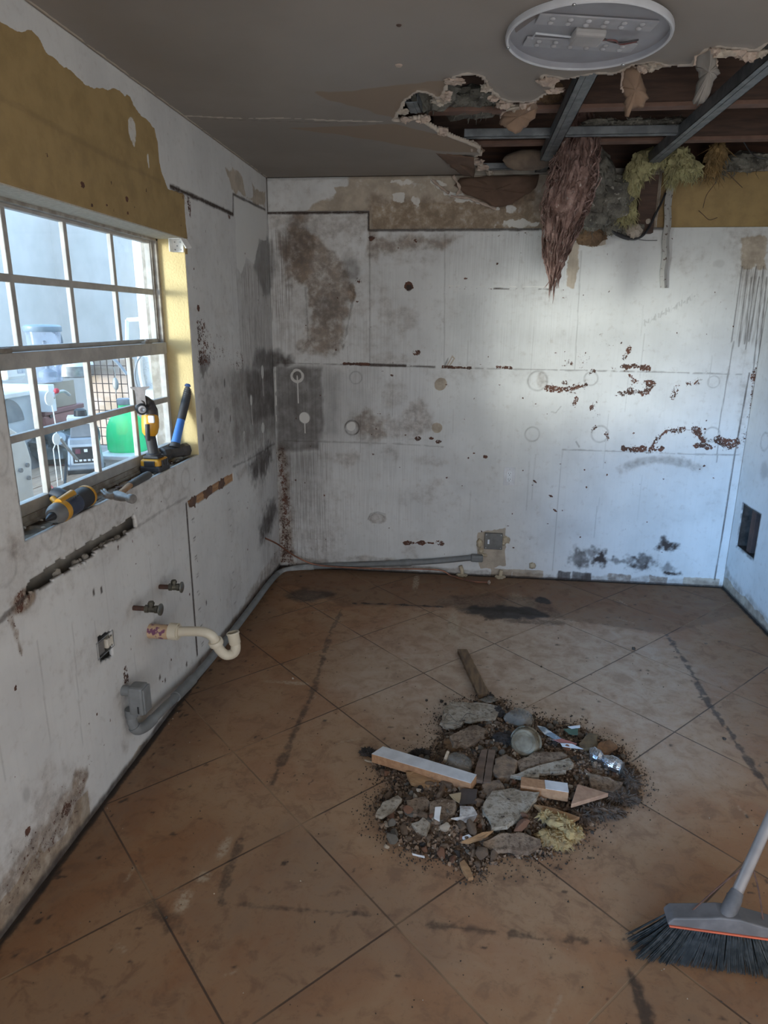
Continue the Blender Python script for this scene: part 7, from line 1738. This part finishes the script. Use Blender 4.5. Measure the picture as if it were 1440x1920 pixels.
slab('plaster_shard', [(0.957, -2.362, 0.030), (0.977, -2.307, 0.040), (1.024, -2.272, 0.045), (1.042, -2.289, 0.045), (1.024, -2.330, 0.038), (0.981, -2.365, 0.030)], .010, M_slab, 'leaf-shaped grey shard at the left rim of the heap', seed=10, jag=.003)
slab('plaster_slab', [(1.138, -2.299, 0.050), (1.181, -2.281, 0.055), (1.228, -2.286, 0.055), (1.232, -2.319, 0.052), (1.198, -2.371, 0.045), (1.158, -2.382, 0.042), (1.135, -2.351, 0.045)], .022, M_slabd, 'stubby brown slab behind the white tile sliver', seed=11, jag=.004)
slab('plaster_slab', [(1.057, -2.289, 0.040), (1.125, -2.265, 0.045), (1.142, -2.305, 0.040), (1.109, -2.355, 0.035), (1.066, -2.340, 0.035)], .018, M_slabd, 'dark dirty slab left of the stubby brown one', seed=12, jag=.006)
slab('plaster_shard', [(1.083, -2.395, 0.035), (1.122, -2.362, 0.042), (1.146, -2.386, 0.040), (1.134, -2.422, 0.032), (1.102, -2.414, 0.030)], .014, M_slab, 'ragged grey shard at the front left of the heap', seed=13, jag=.005)
slab('old_plank', [(1.284, -2.171, 0.058), (1.319, -1.998, 0.058), (1.343, -1.988, 0.058), (1.320, -2.178, 0.058)], .014, M_wd, 'dark narrow plank lying front to back, left one of a pair', 'plank', jag=.001)
slab('old_plank', [(1.322, -2.184, 0.058), (1.347, -1.987, 0.058), (1.374, -1.988, 0.058), (1.348, -2.183, 0.058)], .014, M_wd, 'dark narrow plank lying front to back, right one of a pair', 'plank', jag=.001)
slab('mortar_block', [(1.362, -2.073, 0.060), (1.403, -2.024, 0.070), (1.446, -2.058, 0.068), (1.438, -2.125, 0.060), (1.368, -2.151, 0.055)], .035, mat('crumbly brown mortar', (.24, .165, .11), (.12, .085, .06), .95, scale=30, bump=1.0), 'crumbly brown mortar block right of the dark planks', seed=15, jag=.008)
slab('mortar_block', [(1.320, -2.185, 0.050), (1.382, -2.164, 0.062), (1.392, -2.225, 0.055), (1.355, -2.258, 0.045), (1.318, -2.249, 0.045)], .03, bpy.data.materials['crumbly brown mortar'], 'crumbly brown mortar block behind the largest grey slab', seed=16, jag=.008)
slab('wood_wedge', [(1.489, -2.267, 0.048), (1.542, -2.273, 0.050), (1.639, -2.307, 0.045), (1.594, -2.331, 0.042), (1.522, -2.297, 0.042)], .012, M_ply, 'brown wedge of wood behind the yellow wool tuft', 'wood', jag=.002, seed=17)
slab('wood_splinter', [(1.248, -2.446, 0.030), (1.314, -2.415, 0.045), (1.349, -2.401, 0.045), (1.322, -2.427, 0.040), (1.271, -2.445, 0.030)], .01, M_ply, 'thin brown splinter in front of the largest grey slab', 'wood', jag=.002, seed=18)
slab('brown_slab', [(1.700, -1.894, 0.045), (1.755, -1.813, 0.050), (1.787, -1.830, 0.050), (1.766, -1.903, 0.045), (1.723, -1.918, 0.040)], .018, mat('olive brown block', (.17, .115, .06), (.10, .07, .04), .95, scale=30, bump=.8), 'olive brown block at the back right of the heap', seed=19, jag=.004)
slab('brown_slab', [(1.749, -1.905, 0.045), (1.826, -1.829, 0.035), (1.860, -1.863, 0.030), (1.832, -1.901, 0.030), (1.766, -1.930, 0.035)], .016, mat('rusty block', (.26, .14, .07), (.16, .09, .05), .95, scale=30, bump=.8), 'rusty brown flake right of the olive brown block', seed=20, jag=.006)
slab('brown_slab', [(1.704, -2.053, 0.035), (1.777, -2.072, 0.040), (1.820, -2.098, 0.035), (1.783, -2.137, 0.030), (1.711, -2.123, 0.035)], .02, M_slabd, 'flat brown lump between the crushed can and the triangle', seed=21, jag=.006)
slab('tile_sliver', [(1.156, -2.343, 0.068), (1.177, -2.340, 0.070), (1.174, -2.393, 0.055), (1.154, -2.382, 0.056)], .006, mat('white glazed tile', (.72, .70, .68), None, .3), 'white glazed tile sliver at the front left of the heap', 'tile', jag=.0012, seed=22)
M_cr = mat('crumpled pale paper', (.55, .52, .49), (.28, .25, .23), .8, scale=30, bump=.8)
o = slab('crumpled_paper', [(1.236, -2.317, 0.055), (1.282, -2.315, 0.062), (1.303, -2.345, 0.055), (1.285, -2.376, 0.050), (1.251, -2.379, 0.045), (1.212, -2.364, 0.045), (1.240, -2.359, 0.052)], .003, M_cr, 'crumpled pale paper scrap left of the largest grey slab', 'paper', jag=.004, seed=23)
o = slab('dark_sheet', [(1.217, -2.264, 0.058), (1.250, -2.229, 0.060), (1.302, -2.226, 0.058), (1.294, -2.288, 0.052), (1.240, -2.305, 0.050)], .003, mat('dark grey sheet', (.07, .055, .05), None, .6), 'dark grey sheet scrap in front of the long white-topped offcut', 'scrap', jag=.002, seed=24)
o = slab('tan_paper', [(1.202, -2.271, 0.062), (1.246, -2.260, 0.066), (1.239, -2.305, 0.058), (1.217, -2.283, 0.056)], .002, mat('tan paper', (.36, .27, .16), (.30, .22, .13), .8), 'curled tan paper scrap beside the dark grey sheet', 'paper', jag=.002, seed=25)
def rk(kd, uvp, s, label, name, flat=1.0, rot=None, sc=None):
    o = put_rock(kd, uvp[0], uvp[1], s, int(s * 1e4), label=label, name=name, flat=flat, rot=rot)
    o.location.z = uvp[2]; 
    if sc: o.scale = sc
    return o
rk(kinds[2], (1.195, -2.406, 0.045), .020, 'rounded cream stone below the white tile sliver', 'cream_stone')
rk(kinds[3], (1.439, -2.374, 0.050), .024, 'orange brick piece left of the yellow wool tuft', 'brick_piece', rot=.3, sc=(.034, .020, .016))
rk(kinds[3], (1.453, -2.331, 0.055), .015, 'small reddish stone behind the orange brick piece', 'red_stone')
rk(kinds[3], (1.067, -2.351, 0.055), .020, 'rusty tan stone between the leaf-shaped shard and the stubby slab', 'rusty_stone')
rk(kinds[1], (1.015, -2.402, 0.040), .020, 'smooth grey green stone at the left rim of the heap', 'grey_stone')
rk(kinds[0], (1.278, -2.398, 0.045), .024, 'flat reddish brown stone below the crumpled pale paper', 'flat_stone')
rk(kinds[1], (1.024, -2.457, 0.030), .022, 'knobbly grey stone at the lower left corner of the heap', 'knobbly_stone')
rk(kinds[0], (1.312, -2.490, 0.030), .028, 'big brown stone at the very front of the heap', 'front_stone')
rk(kinds[2], (1.096, -2.247, 0.050), .013, 'small tan stone under the split chipboard piece', 'tan_stone')
rk(kinds[2], (1.008, -2.480, 0.012), .012, 'pinkish pebble just outside the left foot of the heap', 'pebble')
o = slab('tan_shard', [(1.240, -2.521, 0.018), (1.255, -2.510, 0.022), (1.274, -2.544, 0.020), (1.282, -2.570, 0.014), (1.268, -2.574, 0.012), (1.249, -2.545, 0.014)], .012, M_ply, 'oblong tan shard lying at the front tip of the heap', jag=.0015, seed=26)
slab('white_splinter', [(1.091, -2.504, 0.020), (1.132, -2.512, 0.022), (1.134, -2.520, 0.020), (1.095, -2.510, 0.018)], .003, M_lam, 'thin white splinter at the front left of the heap', 'splinter', jag=.001, seed=27)
slab('white_chip', [(1.248, -2.425, 0.030), (1.272, -2.416, 0.035), (1.289, -2.429, 0.030), (1.258, -2.440, 0.028)], .004, M_lam, 'white plaster chip below the flat reddish stone', 'chip', jag=.002, seed=28)
lump('x', (1.212, -1.700, 0.000) , (.001, .001, .001), M_gl); bpy.data.objects.remove(bpy.data.objects['x'])
fuzzy('glass_wool_tuft', [((1.571, -2.330, 0.030), (.045, .030, .028)), ((1.598, -2.361, 0.024), (.040, .030, .024)), ((1.530, -2.388, 0.020), (.045, .030, .022)), ((1.563, -2.398, 0.015), (.038, .024, .018)), ((1.524, -2.310, 0.040), (.022, .014, .014))], mat('dirty yellow wool', (.40, .29, .13), (.24, .165, .08), .95, scale=30, bump=.8), 'tuft of dirty yellow glass wool at the right front of the heap', 31, .35, 90, .014, .2)
fuzzy('lint_clump', [((1.711, -2.231, 0.015), (.09, .03, .016)), ((1.813, -2.133, 0.012), (.06, .05, .014)), ((1.861, -2.042, 0.014), (.03, .06, .016)), ((1.652, -2.264, 0.015), (.04, .025, .014))], mat('dark lint', (.13, .09, .065), (.065, .047, .036), .95, scale=40, bump=.9), 'dark fluffy lint along the right rim of the heap', 33, .4, 220, .018, .1, 'lint')
fuzzy('lint_clump', [((1.419, -1.887, 0.040), (.05, .03, .02))], mat('black lint', (.045, .036, .032), (.022, .019, .018), .95, scale=50, bump=.9), 'black lint between the pale slab and the round plastic tub', 35, .4, 120, .016, .1, 'lint')
fuzzy('lint_clump', [((0.883, -1.995, 0.008), (.03, .02, .010))], bpy.data.materials['black lint'], 'black lint at the left end of the long white-topped offcut', 37, .4, 80, .012, .1, 'lint')
fuzzy('lint_clump', [((1.091, -1.984, 0.014), (.04, .018, .012))], bpy.data.materials['black lint'], 'black lint behind the middle of the long white-topped offcut', 38, .4, 80, .012, .1, 'lint')
fuzzy('lint_clump', [((1.401, -1.707, 0.045), (.02, .02, .02))], bpy.data.materials['black lint'], 'curl of black lint at the right end of the large pale grey slab', 39, .4, 60, .012, .1, 'lint')
fuzzy('lint_clump', [((1.364, -1.529, 0.012), (.025, .02, .012))], bpy.data.materials['black lint'], 'black lint at the foot of the wooden stick', 41, .4, 60, .012, .1, 'lint')
# wooden stick
sk = [(1.224, -1.114, 0.022), (1.273, -1.107, 0.022), (1.370, -1.536, 0.030), (1.320, -1.556, 0.030)]
slab('wooden_stick', sk, .020, mat('wet brown timber', (.20, .125, .065), (.10, .062, .036), .7, scale=9, stretch=(6, 1, 6), bump=.4), 'brown wooden stick lying off the back of the heap', 'stick', jag=.0015, seed=40)
# plastic tubs and dishes
M_tub = glass_pane('dirty translucent tub', (.62, .56, .46), .9, (.30, .265, .205))
M_cl = glass_pane('dusty clear plastic', (.80, .78, .74), .42, (.42, .40, .37))
c = Vector((1.489, -1.932, 0.060)); A_ = axes(c, (-.28, -.80, .52))
td = thing('plastic_tub', 'round translucent food tub lying upside down on its side at the top of the heap', 'tub', mat=A_)
m = MB(); m.lathe([(0, .030), (.046, .030), (.050, .026), (.055, -.010), (.057, -.018), (.053, -.018), (.047, .024), (0, .026)], 40); m.build('cup', M_tub, td, smooth=True, world=False)
m = MB(); m.lathe([(.056, -.014), (.062, -.016), (.062, -.020), (.055, -.021)], 40); m.build('rim', M_tub, td, smooth=True, world=False)
m = MB(); m.lathe([(.034, .0300), (.036, .0315), (.038, .0300)], 40, close=False); m.build('base_ring', M_tub, td, smooth=True, world=False)
c = Vector((1.486, -1.744, 0.050)); A_ = axes(c, (.2, -.35, .9), (1, .1, 0))
o_ = thing('crumpled_cup', 'crumpled dusty clear plastic cup at the back of the heap behind the round tub', 'cup', mat=A_)
m = MB(); m.lathe([(.052, -.02), (.050, .0), (.040, .02), (.02, .028), (0, .026)], 26, sx=1.15, sy=.75)
for i, p in enumerate(m.v): m.v[i] = p * (1 + .18 * mnoise.noise(p * 40))
m.build('shell', M_cl, o_, smooth=True, world=False)
c = Vector((1.239, -2.072, 0.048)); A_ = axes(c, (.15, -.35, .9), (1, -.3, 0))
o_ = thing('plastic_dome', 'dusty clear plastic dome behind the long white-topped offcut', 'lid', mat=A_)
m = MB(); m.lathe([(.054, -.022), (.052, -.010), (.042, .012), (.022, .022), (0, .024)], 30, sx=1.1, sy=.8); m.build('dome', M_cl, o_, smooth=True, world=False)
m = MB(); m.box((-.060, -.018, -.018), (-.048, .018, .014)); m.build('label', mat('stained pale label', (.50, .42, .32), (.32, .24, .17), .8, scale=60), o_, bevel=.002, world=False)
# crushed can
c0_, c1_ = Vector((1.733, -1.948, 0.050)), Vector((1.835, -2.018, 0.040))
cn = thing('crushed_can', 'crushed shiny silver can at the right of the heap', 'can', tuple(c0_))
m = MB(); m.tube([c0_.lerp(c1_, k / 14) + Vector((0, .003 * math.sin(k * 1.3), .002 * math.sin(k * 2))) for k in range(15)], [.016, .024, .025, .026, .025, .020, .014, .018, .026, .028, .027, .028, .027, .026, .020], 12)
m.build('body', mat('crumpled aluminium', (.62, .63, .65), (.45, .46, .48), .22, metal=.95, scale=25, bump=.8), cn)
m = MB(); m.lathe([(0, 0), (.018, .001), (.024, .003), (.024, .006)], 20, axes(c1_ - (c1_ - c0_).normalized() * .002, c1_ - c0_)); m.build('base', M_steel, cn, smooth=True)
# papers
M_mag = mat('printed magazine paper', (.55, .60, .64), (.18, .24, .30), .4, scale=34, lo=.45, hi=.5); M_red = mat('reddish printed paper', (.34, .13, .11), (.22, .10, .09), .5, scale=14); M_wp = mat('white paper', (.62, .66, .70), (.5, .54, .58), .5)
slab('magazine_strip', [(1.549, -1.806, 0.058), (1.579, -1.816, 0.060), (1.633, -1.883, 0.058), (1.608, -1.889, 0.055), (1.571, -1.858, 0.055)], .002, M_mag, 'pale blue printed strip of magazine right of the round tub', 'paper', jag=.001, seed=50)
slab('magazine_strip', [(1.600, -1.888, 0.054), (1.634, -1.880, 0.056), (1.692, -1.905, 0.054), (1.677, -1.921, 0.050), (1.624, -1.900, 0.050)], .002, M_red, 'reddish printed paper strip between the two pale ones', 'paper', jag=.001, seed=51)
slab('magazine_strip', [(1.626, -1.909, 0.054), (1.671, -1.909, 0.055), (1.712, -1.931, 0.050), (1.632, -1.927, 0.050)], .002, M_wp, 'white folded paper strip left of the crushed can', 'paper', jag=.001, seed=52)
slab('magazine_strip', [(1.673, -1.786, 0.050), (1.726, -1.771, 0.052), (1.723, -1.787, 0.050), (1.688, -1.796, 0.048)], .002, M_wp, 'thin white paper corner at the back right of the heap', 'paper', jag=.0008, seed=53)
slab('magazine_strip', [(1.655, -1.794, 0.044), (1.715, -1.789, 0.046), (1.708, -1.831, 0.044), (1.672, -1.826, 0.042)], .002, mat('dark green print', (.06, .12, .09), None, .5), 'dark green printed scrap under the thin white paper corner', 'paper', jag=.001, seed=54)
slab('plastic_film', [(1.327, -1.578, 0.020), (1.369, -1.554, 0.030), (1.409, -1.568, 0.020), (1.354, -1.601, 0.020)], .002, M_cl, 'crumpled clear film at the foot of the wooden stick', 'film', jag=.004, seed=55)
m = MB(); m.tube(spline([(1.172, -1.826, 0.060), (1.188, -1.785, 0.070), (1.215, -1.822, 0.066), (1.237, -1.828, 0.064), (1.265, -1.778, 0.072), (1.298, -1.779, 0.070)], 6), .0009, 5); m.tube(spline([(1.173, -1.845, 0.060), (1.211, -1.839, 0.062), (1.254, -1.856, 0.062)], 5), .0009, 5)
o = m.build('thin_wire', M_black); tag(o, 'thin dark wire curled on the large pale grey slab', 'wire')
m = MB(); m.tube(spline([(0.877, -2.043, 0.006), (0.895, -2.053, 0.008), (0.920, -2.051, 0.006)], 4), .0035, 6); o = m.build('cream_scrap', M_gl, smooth=True); tag(o, 'bent cream strip at the left end of the long white-topped offcut', 'scrap')
c = Vector((1.186, -1.789, 0.012)); o = lump('plaster_nub', c, (.018, .016, .014), M_chipm, .5, 3, 9, 16); tag(o, 'pale plaster knob under the left corner of the large pale slab', 'rubble')
for i, (p, r) in enumerate([((1.091, -1.586, 0.004), .006), ((1.158, -1.588, 0.005), .008), ((1.175, -1.606, 0.004), .006), ((1.014, -1.880, 0.003), .005), ((1.678, -2.323, 0.004), .006), ((0.454, -1.475, 0.004), .006), ((2.311, -1.721, 0.003), .008), ((2.132, -0.960, 0.006), .010), ((0.420, -2.809, 0.004), .004), ((1.635, -1.209, 0.003), .005)]):
    o = lump('floor_crumb', p, (r, r, r * .8), M_gd if i != 5 else M_gl, .5, 3, i, 10); tag(o, 'lone crumb lying on the tiles away from the heap', 'crumb', 'lone crumbs on the tiles')

# ---------------------------------------------------------------- broom
bc = Vector((1.932, -2.752, .0)); bxd = Vector((1, -.045, 0)).normalized()
byd = Vector((0, 0, 1)).cross(bxd)
MBm = Matrix(((bxd.x, byd.x, 0, bc.x), (bxd.y, byd.y, 0, bc.y), (0, 0, 1, 0), (0, 0, 0, 1)))
br = thing('push_broom', 'angled broom with dark grey bristles and an orange strip at the lower right corner', 'broom', mat=MBm)
M_bd = mat('dusty grey broom plastic', (.13, .12, .12), (.085, .08, .08), .6, scale=18, bump=.1)
HL = .150
m = MB()
prof_ = [(-HL, .120), (-HL + .012, .136), (-.06, .150), (-.025, .158), (.025, .158), (.06, .150), (HL - .012, .136), (HL, .120), (HL, .112), (-HL, .112)]
My = Matrix(((1, 0, 0, 0), (0, 0, 1, 0), (0, 1, 0, 0), (0, 0, 0, 1)))
m.prism(prof_, -.026, .026, My); m.build('head', M_bd, br, bevel=.007, world=False)
m = MB(); m.box((-HL + .004, -.029, .1085), (HL - .004, .029, .1135)); m.build('orange_strip', mat('orange red plastic', (.50, .10, .045), None, .5), br, bevel=.0015, world=False)
R_ = random.Random(8); m = MB()
nt = 44
for r in range(4):
    for i in range(nt):
        f = (i + .5 * (r % 2)) / (nt - .5) * 2 - 1
        x = f * (HL - .010); y = (-.019, -.007, .007, .019)[r]
        xe = f * (HL + .075) * (1 + .04 * R_.uniform(-1, 1)); ye = y * 1.9 - .004
        for k in range(11):
            dx, dy = R_.gauss(0, .0045), R_.gauss(0, .0035)
            zt_ = .0015 + .006 * R_.random() + .014 * max(0, abs(f) - .8)
            p0 = Vector((x + R_.uniform(-.0015, .0015), y + R_.uniform(-.0015, .0015), .110))
            p2 = Vector((xe + dx, ye + dy, zt_)); p1 = p0.lerp(p2, .5) + Vector((-.006 * f, 0, .004)) + Vector((R_.uniform(-1, 1), R_.uniform(-1, 1), 0)) * .0015
            m.tube([p0, p1, p2], [.0013, .0013, .0008], 3, caps=False)
t = NT('charcoal bristles', .6, spec=.3); t.color(t.mix(t.step(t.noise(60, 3), .4, .6), (.030, .034, .036), (.058, .062, .063)))
o = m.build('bristles', t.m, br, world=False); tag(o, 'charcoal bristles', None, None, 'stuff')
inv = MBm.inverted()
h0 = Vector((1.932, -2.752, .150)); h1 = Vector((2.069, -2.600, 0.314)); hd_ = (h1 - h0).normalized(); he = h0 + hd_ * ((RW - .016 - h0.x) / hd_.x)
m = MB(); m.tube([inv @ (h0 - hd_ * .012), inv @ (h0 + hd_ * .045), inv @ (h0 + hd_ * .050), inv @ (h0 + hd_ * .062)], [.0205, .0190, .0175, .0160], 20); m.build('socket', M_bd, br, smooth=True, world=False)
m = MB(); m.tube([inv @ (h0 + hd_ * .05), inv @ he], .0140, 20); m.build('handle', mat('dull metal handle', (.36, .32, .30), (.28, .25, .235), .38, metal=.55, scale=7), br, smooth=True, world=False)
m = MB(); m.tube([inv @ (he - hd_ * .12), inv @ (he + hd_ * .0)], .0155, 20); m.build('end_grip', M_rub, br, smooth=True, world=False)
for s_ in (-1, 1):
    p = Vector((s_ * .088, 0, .142)); q_ = inv @ (h0 + hd_ * .150)
    m = MB(); m.tube(spline([p, p.lerp(q_, .5) + Vector((s_ * .004, 0, 0)), q_], 4), .0022, 6); m.build('brace_wire', M_rust, br, smooth=True, world=False)
